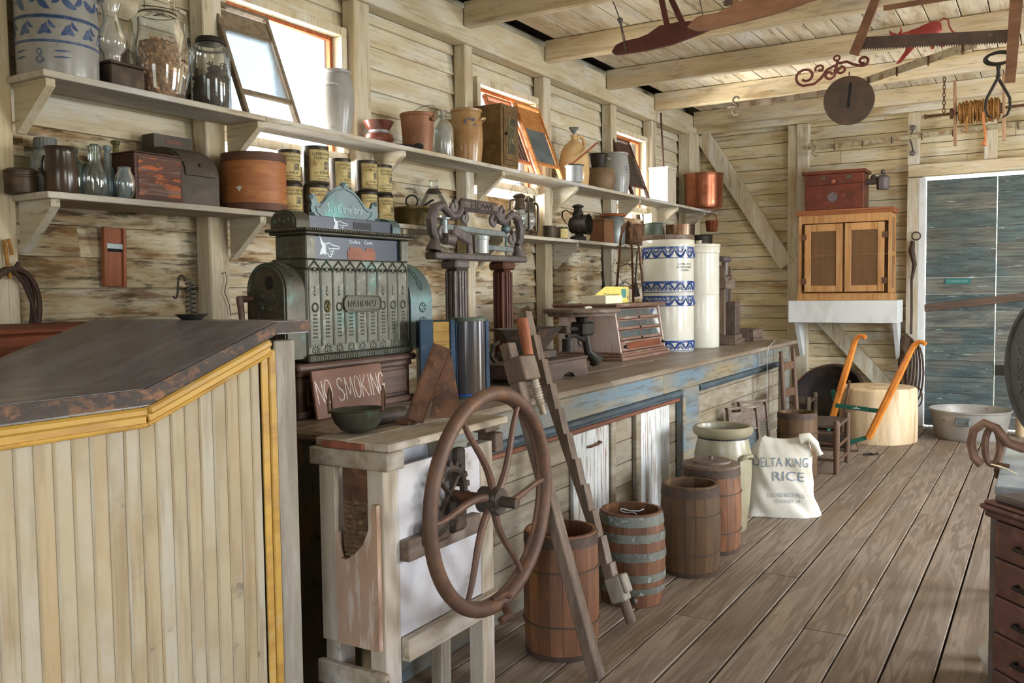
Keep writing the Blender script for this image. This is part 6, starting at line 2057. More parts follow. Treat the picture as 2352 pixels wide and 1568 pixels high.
mat('rustwheel', c8(106, 80, 64), [(c8(84, 62, 52), (7, 7, 7), 0.5, 0.16, 0.7), (c8(134, 92, 64), (16, 16, 16), 0.6, 0.09, 0.6), (c8(70, 60, 54), (40, 40, 40), 0.6, 0.08, 0.5)], 0.55, 0.2, ((70, 70, 70), 0.25, 0.002), 0.03)
t = thing('corn_sheller', 'hand-cranked box corn sheller of bare pale wood with a big rusty flywheel', 'corn sheller', (-1.85, 2.43, 0))
ox, oy = -1.85, 2.43
B = lambda mb, x0, x1, y0, y1, z0, z1, b=.003, var=None: mb.box((x0 - ox, y0 - oy, z0), (x1 - ox, y1 - oy, z1), b, None, var)
for nm, x0, x1, y0, y1 in (('leg', -1.80, -1.735, 2.11, 2.185), ('leg', -1.985, -1.925, 2.11, 2.185), ('leg', -1.795, -1.735, 2.655, 2.735), ('leg', -1.93, -1.88, 2.60, 2.66)):
    mb = MB()
    B(mb, x0, x1, y0, y1, 0, .905)
    mb.build('leg', 'palewood', t)
mb = MB()
B(mb, -2.02, -1.700, 2.09, 2.175, .906, .962, .004)
mb.build('head_rail', 'palewood_y', t)
for x0, x1, y0, y1 in ((-2.015, -1.88, 2.115, 2.272), (-1.94, -1.88, 2.2725, 2.80), (-1.879, -1.705, 2.105, 2.80)):
    mb = MB()
    B(mb, x0, x1, y0, y1, .9625, .988, .004)
    mb.build('top_board', 'palewood_y', t)
mb = MB()
B(mb, -1.97, -1.80, 2.092, 2.114, .963, .984, .003)
mb.build('worn_edge', 'rustbrick', t)
mb = MB()
B(mb, -1.752, -1.738, 2.186, 2.654, .36, .904, .001)
mb.build('side_panel', 'plypanel', t)
mb = MB()
B(mb, -1.942, -1.930, 2.186, 2.60, .36, .904, .001)
mb.build('far_panel', 'plypanel', t)
mb = MB()
B(mb, -1.737, -1.700, 2.187, 2.60, .605, .672, .003)
mb.build('bearing_rail', 'oldwood_y', t)
mb = MB()
B(mb, -1.737, -1.705, 2.186, 2.735, .285, .359, .003)
mb.build('lower_rail', 'palewood_y', t)
mb = MB()
B(mb, -1.80, -1.72, 2.736, 2.79, .86, .93, .004)
B(mb, -1.80, -1.74, 2.70, 2.80, .935, .961, .004)
mb.build('rear_block', 'oldwood_y', t)
# front boards: narrow plank and cut-away board
mb = MB()
B(mb, -1.978, -1.915, 2.09, 2.108, .345, .905, .002)
mb.build('front_plank', 'palewood', t)
mb = MB()
poly = [(-1.913, .345), (-1.745, .345), (-1.745, .80), (-1.765, .80), (-1.775, .73), (-1.80, .675), (-1.835, .64), (-1.868, .618), (-1.895, .618), (-1.905, .645), (-1.908, .70), (-1.913, .70)]
mb.prism([(a - ox, b) for a, b in poly], -(2.108 - oy), -(2.088 - oy), RX(PI / 2))
mb.build('cutaway_board', 'flakedboard', t)
mb = MB()
B(mb, -1.908, -1.805, 2.12, 2.13, .80, .905, .002)
mb.build('iron_throat', 'rust', t)
mb = MB()
r5 = random.Random(6)
for a in range(7):
    for b in range(12):
        x, z = -1.90 + a * .017, .62 + b * .0155
        mb.lathe([(.0, .014), (.007, .006), (.008, 0)], 6, T(x - ox + .008 * (b % 2), 2.128 - oy, z) @ RX(PI / 2), r5.random())
B(mb, -1.915, -1.78, 2.1285, 2.15, .60, .80, .001)
mb.build('toothed_plate', 'toothrust', t)
for z0, z1, x0, x1 in ((.20, .275, -2.0, -1.72), (.09, .165, -1.99, -1.73)):
    mb = MB()
    B(mb, x0, x1, 2.085, 2.109, z0, z1, .003)
    mb.build('front_stretcher', 'palewood_y', t)
# gearing
mb = MB()
cx_, cz_ = 2.455 - oy, .762
GX = -1.69 - ox
for k in range(18):
    a = 2 * PI * k / 18
    mb.box((-.012, -.010, .088), (.012, .010, .108), .002, T(GX, cx_ - .06, cz_ + .02) @ RX(a))
mb.tube([(GX, cx_ - .06 + .085 * math.cos(2 * PI * k / 28), cz_ + .02 + .085 * math.sin(2 * PI * k / 28)) for k in range(28)], .014, 8, True)
for k in range(4):
    a = PI / 4 + PI / 2 * k
    mb.bar((GX, cx_ - .06, cz_ + .02), (GX, cx_ - .06 + .085 * math.cos(a), cz_ + .02 + .085 * math.sin(a)), .012, .018, (1, 0, 0), .003)
mb.build('gear_wheel', 'castiron', t)
mb = MB()
mb.box((GX - .03, cx_ - .20, cz_ - .13), (GX + .01, cx_ - .06, cz_ - .05), .014)
mb.box((GX - .03, cx_ - .05, cz_ - .12), (GX + .01, cx_ + .04, cz_ + .0), .014)
mb.box((GX - .035, cx_ + .0, cz_ + .03), (GX, cx_ + .045, cz_ + .16), .008)
mb.ball((GX, cx_ - .13, cz_ - .07), (.03, .05, .035), 12, 8)
mb.build('bearing_housing', 'castiron', t)
# flywheel
wx = -1.555 - ox
R_ = .352
mb = MB()
mb.tube([(wx, cx_ + R_ * math.cos(2 * PI * k / 72), cz_ + R_ * math.sin(2 * PI * k / 72)) for k in range(72)], .0235, 14, True)
mb.tube([(wx - .016, cx_ + (R_ - .014) * math.cos(2 * PI * k / 72), cz_ + (R_ - .014) * math.sin(2 * PI * k / 72)) for k in range(72)], .013, 8, True)
mb.build('flywheel_rim', 'rustwheel', t)
fw = t.children[-1]
for k in range(6):
    a0 = math.radians(97 + 60 * k)
    mb = MB()
    mb.tube([(wx + .0, cx_ + q * math.cos(a0 + .42 * math.sin(u * PI * .55)), cz_ + q * math.sin(a0 + .42 * math.sin(u * PI * .55))) for u, q in [(j / 12, .03 + .31 * j / 12) for j in range(13)]], [.0135 - .0045 * j / 12 for j in range(13)], 8)
    mb.build('spoke', 'rustwheel', fw)
mb = MB()
mb.cyl((wx - .045, cx_, cz_), (wx + .03, cx_, cz_), .043, 20)
mb.cyl((wx + .03, cx_, cz_), (wx + .09, cx_, cz_), .018, 14)
for k in range(6):
    a = math.radians(97 + 60 * k)
    mb.ball((wx + .015, cx_ + .034 * math.cos(a), cz_ + .034 * math.sin(a)), .016, 8, 6)
mb.build('hub', 'castiron', fw)
MB().cyl((GX - .06, cx_, cz_), (wx - .045, cx_, cz_), .019, 14).build('shaft', 'rust', t)
mb = MB()
mb.tube([(wx + .02, cx_ + .03, cz_ - R_ - .005), (wx + .05, cx_ + .01, cz_ - R_ - .03), (wx + .04, cx_ - .03, cz_ - R_ - .035)], [.016, .018, .014], 10)
mb.tube([(wx + .0, cx_ - .01, cz_ - R_ + .02), (wx + .02, cx_ + .03, cz_ - R_ + .035), (wx + .02, cx_ + .06, cz_ - R_ + .02)], .012, 8)
mb.build('crank_handle', 'rust', fw)

# iron feed spout standing on the sheller
t = thing('iron_spout', 'upright rusty channel-iron feed spout bolted on top of the sheller', 'spout', (-1.83, 2.50, 1.006))
A, Bv = Vector((-.045, -.045, 0)), Vector((.03, .025, .255))
mb = MB()
M0 = frame(A, Bv, (-.6, .8, 0))
L_ = (Bv - A).length
mb.box((-.028, -.012, 0), (.028, 0, L_), .002, M0)
mb.box((-.032, -.012, 0), (-.028, .03, L_), .001, M0)
mb.box((.028, -.012, 0), (.032, .03, L_), .001, M0)
mb.build('channel', 'rust', t)
MB().lathe([(0, 0), (.019, 0), (.019, .004), (.010, .005), (.010, .011), (0, .011)], 16, M0 @ T(0, -.0125, L_ * .76) @ RX(PI / 2)).build('bolt', 'rust', t)
mb = MB()
mb.prism([(-.03, 0), (.085, 0), (.075, .06), (.05, .215), (.02, .235)], -.006, .0, T(.0, .035, 0) @ RZ(.75) @ RX(PI / 2))
mb.build('back_plate', 'rust', t)
mb = MB()
mb.box((-.13, -.055, -.016), (-.06, .0, -.004), .002)
mb.build('foot_strap', 'rust', t)

# brass pan on the counter end / sheller top
t = thing('brass_pan', 'round-bottomed verdigris brass pan with two upright loop handles', 'pan', (-1.945, 2.245, .9888), 0, rot=(0, math.radians(-2), 0))
Rp = .088
MB().lathe([(0, .0), (.03, .002), (.055, .012), (.075, .035), (.085, .062), (.087, .074), (.092, .077), (.090, .080), (.083, .074), (.07, .038), (.05, .018), (0, .008)], 40).build('bowl', 'bronze_dark', t)
for a in (math.radians(212), math.radians(32)):
    c, s = math.cos(a), math.sin(a)
    MB().tube([(.088 * c - w_ * s, .088 * s + w_ * c, z) for w_, z in ((-.03, .07), (-.032, .10), (-.022, .135), (0, .15), (.022, .135), (.032, .10), (.03, .07))], .004, 8).build('loop_handle', 'rust', t)
o = MB().cyl((-2.075, 2.42, 1.003), (-2.03, 2.60, 1.003), .032, 20, .028).build('iron_bush', 'castiron')
tag(o, 'short dark iron cylinder lying beside the brass pan', 'iron cylinder')

# -------------------------------------------------- leaning wooden clamps
t = thing('bar_clamp', 'notched wooden bar clamp leaning from floor to counter, round foot outwards', 'clamp', (-1.52, 3.45, 0))
A, Bv = Vector((0, 0, .03)), Vector((-.54, .085, 1.345))
dirv = (Bv - A).normalized()
M0 = frame(A, Bv, (1, 0, .4))
L_ = (Bv - A).length
mb = MB()
n = 11
for k in range(n):
    z0, z1 = .14 + (L_ - .14) * k / n, .14 + (L_ - .14) * (k + 1) / n
    mb.add([(-.027, -.020, z0), (.027, -.020, z0), (.027, .012, z0), (-.027, .012, z0), (-.027, -.020, z1), (.027, -.020, z1), (.027, .026, z1), (-.027, .026, z1)], [(0, 1, 2, 3), (4, 5, 6, 7), (0, 1, 5, 4), (1, 2, 6, 5), (2, 3, 7, 6), (3, 0, 4, 7)], M0, .4)
mb.build('notched_bar', 'oldwood', t)
mb = MB()
mb.box((-.03, -.03, .09), (.03, .045, .20), .006, M0)
mb.box((-.028, .045, .12), (.028, .065, .20), .006, M0)
mb.build('jaw', 'greypost', t)
MB().cyl(M0 @ Vector((.0, .02, -.005)), M0 @ Vector((0, .02, .095)), .023, 14).build('round_foot', 'oldwood', t)
t = thing('screw_clamp', 'wooden screw clamp with a block head leaning beside the sheller flywheel', 'clamp', (-1.405, 2.92, 0))
A, Bv = Vector((0, 0, .015)), Vector((-.40, .045, 1.243))
M0 = frame(A, Bv, (1, 0, .4))
L_ = (Bv - A).length
mb = MB()
mb.box((-.029, -.022, 0), (.029, .022, L_), .004, M0)
mb.build('bar', 'oldwood', t)
mb = MB()
mb.box((-.075, -.02, L_ - .16), (.04, .065, L_ - .065), .005, M0)
mb.build('head_block', 'oldwood', t)
hd = t.children[-1]
mb = MB()
mb.cyl(M0 @ Vector((-.055, .045, L_ - .064)), M0 @ Vector((-.085, .045, L_ + .085)), .021, 14, .023)
mb.build('handle', 'redwood', hd)
mb = MB()
for k in range(9):
    mb.lathe([(.013, 0), (.019, .006), (.013, .012)], 14, M0 @ T(-.05, .045, L_ - .172 - k * .0115))
mb.cyl(M0 @ Vector((-.05, .045, L_ - .16)), M0 @ Vector((-.05, .045, L_ - .30)), .012, 12)
mb.build('wooden_screw', 'palewood', hd)

# --------------------------------------------------------- kegs on the floor
mat('kegwood', c8(116, 78, 54), [(c8(84, 54, 38), grain('z', 30, 2.2), 0.52, 0.15, 0.75), (c8(168, 112, 72), (9, 9, 2.2), 0.6, 0.1, 0.5)], 0.55, 0, (grain('z', 60, 4), 0.2, 0.002), 0.16)
mat('kegwood_dark', c8(104, 78, 52), [(c8(76, 56, 38), grain('z', 30, 2.2), 0.52, 0.15, 0.75), (c8(132, 100, 62), (9, 9, 2.2), 0.6, 0.1, 0.5)], 0.6, 0, (grain('z', 60, 4), 0.2, 0.002), 0.12)
mat('hoopgrey', c8(120, 122, 114), [(c8(86, 84, 76), (12, 12, 12), 0.5, 0.14, 0.75), (c8(170, 182, 178), (26, 26, 26), 0.62, 0.05, 0.8)], 0.6, 0.2, None, 0.05)
mat('hoopdark', c8(86, 68, 56), [(c8(60, 48, 42), (12, 12, 12), 0.5, 0.14, 0.75)], 0.65, 0.1, None, 0.05)


def keg(label, loc, R, h, bulge, hoops, m, hoopm, n=18, rot=0.0, lid=False):
    t = thing('keg', label, 'keg', loc, rot)
    rad = lambda z: R * (1 - bulge + bulge * math.sin(PI * max(0, min(1, z / h))) ** .8)
    for k in range(n):
        mb = MB()
        a0, a1 = 2 * PI * k / n + .004, 2 * PI * (k + 1) / n - .004
        rows = []
        m_ = 10
        vs, fs = [], []
        for j in range(m_ + 1):
            z = h * j / m_
            for (a, q) in ((a0, rad(z)), ((a0 + a1) / 2, rad(z) * 1.003), (a1, rad(z)), (a1, rad(z) - .014), (a0, rad(z) - .014)):
                vs.append((q * math.cos(a), q * math.sin(a), z))
        for j in range(m_):
            for i in range(5):
                fs.append((j * 5 + i, j * 5 + (i + 1) % 5, j * 5 + 5 + (i + 1) % 5, j * 5 + 5 + i))
        fs += [tuple(range(5)), tuple(range(m_ * 5, m_ * 5 + 5))]
        mb.add(vs, fs)
        if k == 0:
            allm = mb
        else:
            allm.V, off = allm.V + mb.V, len(allm.V)
            allm.F += [tuple(i + off for i in f) for f in mb.F]
            allm.A += mb.A
    allm.build('staves', m, t)
    MB().lathe([(0, .02), (rad(0) - .015, .02), (rad(0) - .015, .03), (0, .03)], 32).build('bottom', m, t)
    for z, w_, th in hoops:
        if w_ < .012:
            MB().tube([((rad(z) + .003) * math.cos(2 * PI * i / 40), (rad(z) + .003) * math.sin(2 * PI * i / 40), z + .002 * math.sin(i)) for i in range(40)], .0035, 6, True).build('wire_hoop', 'wire', t)
        else:
            MB().lathe([(rad(z) - .002, z), (rad(z) + th, z), (rad(z + w_) + th, z + w_), (rad(z + w_) - .004, z + w_)], 40).build('hoop', hoopm, t)
    if lid:
        MB().lathe([(0, h - .004), (rad(h) + .006, h - .004), (rad(h) + .006, h + .010), (rad(h) - .03, h + .016), (R * .66, h + .017), (R * .64, h + .028), (0, h + .030)], 40).build('wooden_lid', 'oldwood_y', t)
        MB().cyl((0, 0, h + .03), (0, 0, h + .05), .012, 12).build('peg_knob', 'oldwood_y', t)
    return t


keg('tall worn keg with thin wire hoops between the two leaning clamps', (-1.672, 3.142, 0), .152, .492, .05, ((.445, .038, .004), (.35, .005, 0), (.135, .005, 0), (.0, .02, .003)), 'kegwood', 'hoopdark')
t = keg('reddish keg ringed with wide grey hoops and a small bung', (-1.662, 3.825, 0), .158, .425, .10, ((.372, .045, .004), (.30, .038, .004), (.215, .040, .004), (.118, .036, .004), (.06, .030, .004)), 'kegwood', 'hoopgrey')
a = math.radians(-62)
MB().ball((.148 * math.cos(a), .148 * math.sin(a), .035), (.016, .016, .018), 12, 8).build('bung', 'greyiron', t)
MB().tube([(.05 * math.cos(k * .9) + .02, -.10 + .012 * k, .428 + .006 * math.sin(k * 2)) for k in range(9)], .002, 5).build('loose_string', 'whiteink', t)
keg('open dark brown keg between the grey-hooped and the lidded kegs', (-1.566, 4.36, 0), .153, .455, .09, ((.40, .045, .004), (.31, .005, 0), (.115, .005, 0), (.0, .02, .003)), 'kegwood_dark', 'hoopdark')
keg('reddish keg under a round wooden lid with a peg knob', (-1.60, 4.79, 0), .166, .47, .08, ((.42, .04, .004), (.33, .005, 0), (.12, .005, 0), (.0, .02, .003)), 'kegwood', 'hoopdark', lid=True)
t = keg('weathered grey-brown open barrel beside the ladder-back chair', (-1.637, 6.93, 0), .148, .50, .04, ((.455, .04, .004), (.35, .005, 0), (.11, .005, 0), (.0, .02, .003)), 'kegwood_dark', 'hoopdark')
# big crock
t = thing('floor_crock', 'large grey-green stoneware crock with a rolled rim standing on the floor', 'crock', (-1.672, 5.225, 0))
MB().lathe([(0, 0), (.135, 0), (.140, .008), (.158, .16), (.170, .34), (.168, .46), (.150, .545), (.145, .56), (.168, .575), (.178, .592), (.178, .612), (.166, .626), (.150, .622), (.142, .60), (.146, .55), (.160, .40), (.13, .03), (0, .03)], 48).build('body', 'stoneware_floor', t)
MB().lathe([(0, .035), (.132, .036), (.163, .40), (.148, .55), (.143, .60), (.1425, .6), (.147, .55), (.162, .40), (.131, .037)], 40).build('dark_lining', 'blackmat', t)  # black layer over the crock's inner wall
ear(t, .165, .44, math.radians(-20), 'stoneware_floor', .05, .05, .035, .012)
# rice sack
t = thing('rice_sack', 'tied white cloth rice sack with faded blue print slumped on the floor', 'sack', (-1.46, 5.74, 0), math.radians(-72 + 90))
t.rotation_euler = (0, 0, math.radians(22))


def sackf(u, v, off=0.0):
    # u 0..1 round, v 0..1 up ; local -y faces the viewer
    a = 2 * PI * u
    hw = .205 - .03 * v + (.05 * (1 - v) ** 5) - .10 * max(0, v - .80) ** 1.2 * 3
    dp = .115 - .02 * v + .02 * math.sin(PI * v) - .085 * max(0, v - .72) / .28
    ca, sa = math.cos(a), math.sin(a)
    e = .75
    x = hw * (abs(ca) ** e) * (1 if ca > 0 else -1)
    y = dp * (abs(sa) ** e) * (1 if sa > 0 else -1)
    z = .495 * v
    wr = .007 * math.sin(9 * a + 14 * v) * math.sin(6 * v + 3 * ca) + .006 * math.sin(17 * v + 4 * a) * (1.3 - v)
    k = 1 + (wr + off) / max(.05, math.hypot(x, y))
    return (x * k + .035 * max(0, v - .5), y * k, z + .02 * math.sin(3 * a) * v * (1 - v) * 2 + .012 * math.cos(2 * a) * v)


mb = MB()
mb.sheet(lambda u, v: sackf(u, v), 72, 36)
mb.V = [p if p[2] < .49 else (p[0] * .9, p[1] * .6, p[2]) for p in mb.V]
n0 = len(mb.V)
mb.add([sackf(k / 72, 1.0) for k in range(72)], [tuple(range(72))])
mb.build('cloth', 'sackcloth', t, 80)
mb = MB()
mb.tube([(.12, -.02, .485), (.165, -.03, .50), (.205, -.04, .46), (.225, -.045, .415), (.235, -.05, .39)], [.055, .050, .042, .028, .038], 14, flat=.6)
mb.build('gathered_corner', 'sackcloth', t, 80)


def sackmap(x, y, z):
    # print sits on the viewer's face (a from 180 to 360 deg)
    v = max(0, min(1, y / .495))
    tx = max(-.98, min(.98, x / .20))
    lo, hi = .5, 1.0
    for _ in range(24):
        m_ = (lo + hi) / 2
        if sackf(m_, v)[0] < x:
            lo = m_
        else:
            hi = m_
    p = sackf((lo + hi) / 2, v, .003)
    return (p[0], p[1] - .001, p[2])


def fine_text(mb, s, size, fx_, squeeze=1.0):
    k = MB().text(s, size, None, .0, squeeze=squeeze)
    me = bpy.data.meshes.new('tmp')
    me.from_pydata(k.V, [], k.F)
    bm = bmesh.new()
    bm.from_mesh(me)
    bmesh.ops.remove_doubles(bm, verts=bm.verts, dist=1e-6)
    bmesh.ops.triangulate(bm, faces=bm.faces)
    for _ in range(3):
        le = [e for e in bm.edges if e.calc_length() > .018]
        if not le:
            break
        bmesh.ops.subdivide_edges(bm, edges=le, cuts=1)
        bmesh.ops.triangulate(bm, faces=[f for f in bm.faces if len(f.verts) > 3])
    bm.verts.ensure_lookup_table()
    mb.add([fx_(v.co.x, v.co.y, 0) for v in bm.verts], [tuple(v.index for v in f.verts) for f in bm.faces], None, .5)
    bm.free()
    bpy.data.meshes.remove(me)


mb = MB()
fine_text(mb, 'DELTA KING', .082, lambda x, y, z: sackmap(x - .01, y + .325, z), .72)
fine_text(mb, 'RICE', .085, lambda x, y, z: sackmap(x + .03, y + .235, z), 1.15)
mb.build('faded_print', 'fadedblue', t, recalc=False)
mb = MB()
fine_text(mb, 'LOUISE RICE MILL', .036, lambda x, y, z: sackmap(x + .02, y + .13, z), .8)
fine_text(mb, 'CROWLEY, LA.', .030, lambda x, y, z: sackmap(x + .03, y + .095, z), .8)
mb.build('faded_print', 'fadedblue', t, recalc=False)
# bucket behind the sack
t = thing('black_bucket', 'black metal bucket half hidden behind the rice sack', 'bucket', (-1.615, 6.47, 0))
MB().lathe([(0, 0), (.085, 0), (.088, .005), (.108, .275), (.116, .28), (.116, .292), (.108, .295), (.103, .28), (.083, .012), (0, .012)], 36).build('body', 'blackiron', t)
MB().tube([(.117 * math.cos(.3 + 2.4 * k / 12), .117 * math.sin(.3 + 2.4 * k / 12), .283) for k in range(13)], .0035, 6).build('wire_bail', 'wire', t)
# washboards by the counter
for lab, loc, yaw, pm in (('washboard with a pale ribbed metal face standing against the counter by the rice sack', (-1.845, 6.66, .003), math.radians(-30), 'zincpale'), ('washboard with a dark frame seen edge-on, between counter and other washboard', (-1.815, 6.28, .003), math.radians(-32), 'zinc')):
    q = washboard(lab, loc, .26, .58, math.radians(8), 'ribbed', 'oldwood', pm, .15, .10)
    q.rotation_euler = (Matrix.Rotation(yaw, 3, 'Z') @ q.rotation_euler.to_matrix()).to_euler()


# chairs
def chair(label, loc, rz, W, D, hs, hb, m, slats):
    t = thing('ladder_back_chair', label, 'chair', loc, rz)
    # local +x is the front
    for sy in (-1, 1):
        mb = MB()
        mb.tube([(D / 2, sy * W / 2, 0), (D / 2, sy * W / 2, hs - .02), (D / 2, sy * W / 2, hs + .02), (D / 2, sy * W / 2, hs + .042)], [.021, .024, .024, .018], 12)
        mb.build('leg', m, t)
        mb = MB()
        mb.tube([(-D / 2, sy * W * .43, 0), (-D / 2, sy * W * .43, hs), (-D / 2 - .03, sy * W * .43, hb - .05), (-D / 2 - .032, sy * W * .43, hb - .03), (-D / 2 - .033, sy * W * .43, hb)], [.020, .022, .019, .013, .018], 12)
        mb.build('leg', m, t)
        for z in (hs * .28, hs * .62):
            MB().tube([(-D / 2, sy * W * .43, z), (D / 2, sy * W / 2, z)], .011, 8).build('stretcher', m, t)
    for z in (hs * .22, hs * .55):
        MB().tube([(D / 2, -W / 2, z), (D / 2, W / 2, z)], .012, 8).build('stretcher', m, t)
    MB().tube([(-D / 2, -W * .43, hs * .4), (-D / 2, W * .43, hs * .4)], .011, 8).build('stretcher', m, t)
    mb = MB()
    f = lambda u, v: (-D / 2 + D * u, (-W / 2 + W * v) * (.88 + .12 * u), hs - .016 * math.sin(PI * u) * math.sin(PI * v))
    mb.sheet(f, 12, 12)
    mb.sheet(lambda u, v: (lambda p: (p[0], p[1], p[2] - .022))(f(1 - u, v)), 12, 12)
    for k in range(4):
        e = [(-D / 2, -W * .44), (D / 2, -W / 2), (D / 2, W / 2), (-D / 2, W * .44)]
        mb.tube([(*e[k], hs - .011), (*e[(k + 1) % 4], hs - .011)], .013, 8)
    mb.build('seat', 'hide', t)
    for z in slats:
        x = -D / 2 - .03 * (z - hs) / (hb - hs)
        mb = MB()
        mb.sheet(lambda u, v: (x - .018 * math.sin(PI * u) - .004, -W * .43 + W * .86 * u, z + .058 * (v - .5) + .010 * math.sin(PI * u) * (1 if v > .5 else 0)), 10, 2)
        mb.sheet(lambda u, v: (x - .018 * math.sin(PI * u) + .004, -W * .43 + W * .86 * (1 - u), z + .058 * (v - .5) + .010 * math.sin(PI * u) * (1 if v > .5 else 0)), 10, 2)
        mb.build('back_slat', m, t)
    return t


chair('ladder-back chair with a hide seat, standing beside the weathered barrel', (-1.60, 7.41, 0), math.radians(2), .53, .40, .375, .94, 'chairwood', (.58, .80))
chair('second wooden chair mostly hidden behind the hide-seat chair', (-2.08, 8.55, 0), math.radians(4), .40, .38, .40, .93, 'oldwood', (.66, .86))
# ------------------------------------------------------- by the back wall
mat('orangepaint', c8(224, 136, 50), [(c8(196, 108, 36), (12, 12, 12), 0.56, 0.12, 0.6), (c8(170, 110, 70), (30, 30, 30), 0.68, 0.05, 0.6)], 0.4, 0, None, 0.04, 0.5)
mat('greensteel', c8(52, 116, 96), [(c8(36, 84, 70), (12, 12, 12), 0.5, 0.15, 0.6)], 0.4, 0.1, None, 0.03)
mat('chipwood', c8(230, 204, 164), [(c8(186, 148, 100), grain('z', 9, 1.2), 0.52, 0.12, 0.7), (c8(150, 108, 68), grain('z', 22, 2.2), 0.62, 0.07, 0.6), (c8(232, 216, 186), grain('z', 6, 1.2), 0.58, 0.1, 0.6)], 0.8, 0, (grain('z', 40, 4), 0.3, 0.004), 0.03)
mat('safewood', c8(190, 142, 90), [(c8(150, 98, 58), grain('z', 30, 2), 0.54, 0.14, 0.65), (c8(204, 170, 124), (6, 6, 2.5), 0.6, 0.1, 0.5)], 0.55, 0, (grain('z', 60, 4), 0.15, 0.002), 0.08)
mat('safemesh', c8(146, 112, 78), [(c8(110, 82, 58), (4, 4, 4), 0.5, 0.15, 0.6)], 0.7)
mat('chestred', c8(104, 52, 38), [(c8(72, 38, 30), (6, 6, 9), 0.52, 0.15, 0.75), (c8(150, 74, 48), (16, 16, 16), 0.64, 0.06, 0.5)], 0.4, 0, None, 0.05)
mat('ropebrown', c8(92, 70, 50), [(c8(60, 46, 36), (60, 60, 60), 0.5, 0.15, 0.7)], 0.8, 0, ((90, 90, 90), 0.4, 0.003), 0.1)

# white boxed wall shelf
t = thing('boxed_wall_shelf', 'white-painted boxed shelf with slanted brackets under the screened cupboard', 'shelf', (-1.835, 9.99, 1.075))
mb = MB()
mb.box((-.535, -.37, .0), (.535, -.345, .228), .002)
mb.box((-.535, -.3445, .0), (-.51, 0, .228), .002)
mb.box((.51, -.3445, .0), (.535, 0, .228), .002)
mb.box((-.51, -.3445, .21), (.51, 0, .228), .002)
mb.build('box', 'whitepaint_jamblight', t)
for x in (-.47, .50):
    mb = MB()
    mb.prism([(-.30, -.001), (-.02, -.001), (0.0, -.36), (-.04, -.38)], -.02, .02, Matrix(((0, 0, 1, x), (1, 0, 0, 0), (0, 1, 0, 0), (0, 0, 0, 1))))
    mb.build('bracket', 'whitepaint_jamblight', t)
# screened cupboard
t = thing('screened_cupboard', 'honey-coloured food cupboard with two screened doors on the white shelf', 'cupboard', (-1.825, 9.82, 1.3035))
W_, D_, H_ = .455, .155, .885
mb = MB()
mb.box((-W_ - .012, -D_ - .012, 0), (W_ + .012, D_, .075), .004)
mb.build('plinth', 'safewood', t)
mb = MB()
mb.box((-W_ - .025, -D_ - .03, H_ + .03), (W_ + .025, D_, H_ + .05), .006)
mb.prism([(-D_ - .001, H_), (D_, H_), (D_, H_ + .0295), (-D_ - .022, H_ + .0295)], -W_ - .02, W_ + .02, Matrix(((0, 0, 1, 0), (1, 0, 0, 0), (0, 1, 0, 0), (0, 0, 0, 1))))
mb.build('cornice', 'chestwood', t)
for x in (-W_, W_):
    s_ = 1 if x > 0 else -1
    mb = MB()
    for y in (-D_ + .025, D_ - .02):
        mb.box((x - s_ * .03, y - .02, .0755), (x, y + .02, H_ - .001), .002)
    for z in (.0755, .45, H_ - .05):
        mb.box((x - s_ * .025, -D_ + .0455, z), (x - s_ * .002, D_ - .0405, z + .045), .002)
    mb.build('side_frame', 'safewood', t)
    MB().box((x - s_ * .014, -D_ + .04, .08), (x - s_ * .012, D_ - .03, H_ - .01)).build('side_screen', 'safemesh', t)
mb = MB()
mb.box((-W_ + .031, D_ - .02, .0755), (W_ - .031, D_ - .005, H_ - .001))
mb.build('back', 'safewood', t)
MB().box((-W_ + .031, -D_ + .05, .46), (W_ - .031, D_ - .021, .478), .002).build('inner_shelf', 'safewood', t)
mb = MB()
mb.box((-W_ + .031, -D_ + .005, .80), (W_ - .031, -D_ + .02, H_ - .001), .002)
mb.build('top_rail', 'safewood', t)
for s_ in (-1, 1):
    x0, x1 = (-.39, -.012) if s_ < 0 else (.012, .39)
    op = math.radians(0)
    dr = MB()
    z0, z1 = .09, .79
    yf = -D_ - .012
    dr.box((x0, yf, z0), (x0 + .062, yf + .022, z1), .003)
    dr.box((x1 - .062, yf, z0), (x1, yf + .022, z1), .003)
    dr.box((x0 + .0625, yf + .002, z0), (x1 - .0625, yf + .020, z0 + .065), .003)
    dr.box((x0 + .0625, yf + .002, z1 - .075), (x1 - .0625, yf + .020, z1), .003)
    d_ = dr.build('door', 'safewood', t)
    mb = MB()
    n = 26
    for k in range(1, n):
        x = x0 + .06 + (x1 - x0 - .12) * k / n
        mb.box((x - .0016, yf + .012, z0 + .06), (x + .0016, yf + .0135, z1 - .07))
    for k in range(1, 52):
        z = z0 + .06 + (z1 - z0 - .13) * k / 52
        mb.box((x0 + .06, yf + .0136, z - .0016), (x1 - .06, yf + .015, z + .0016))
    mb.build('wire_screen', 'safemesh', d_)
    for z in (.20, .66):
        MB().box((x0 - .03 if s_ < 0 else x1 - .02, yf - .006, z - .03), (x0 + .02 if s_ < 0 else x1 + .03, yf - .0005, z + .03), .002).build('hinge', 'rust', d_)
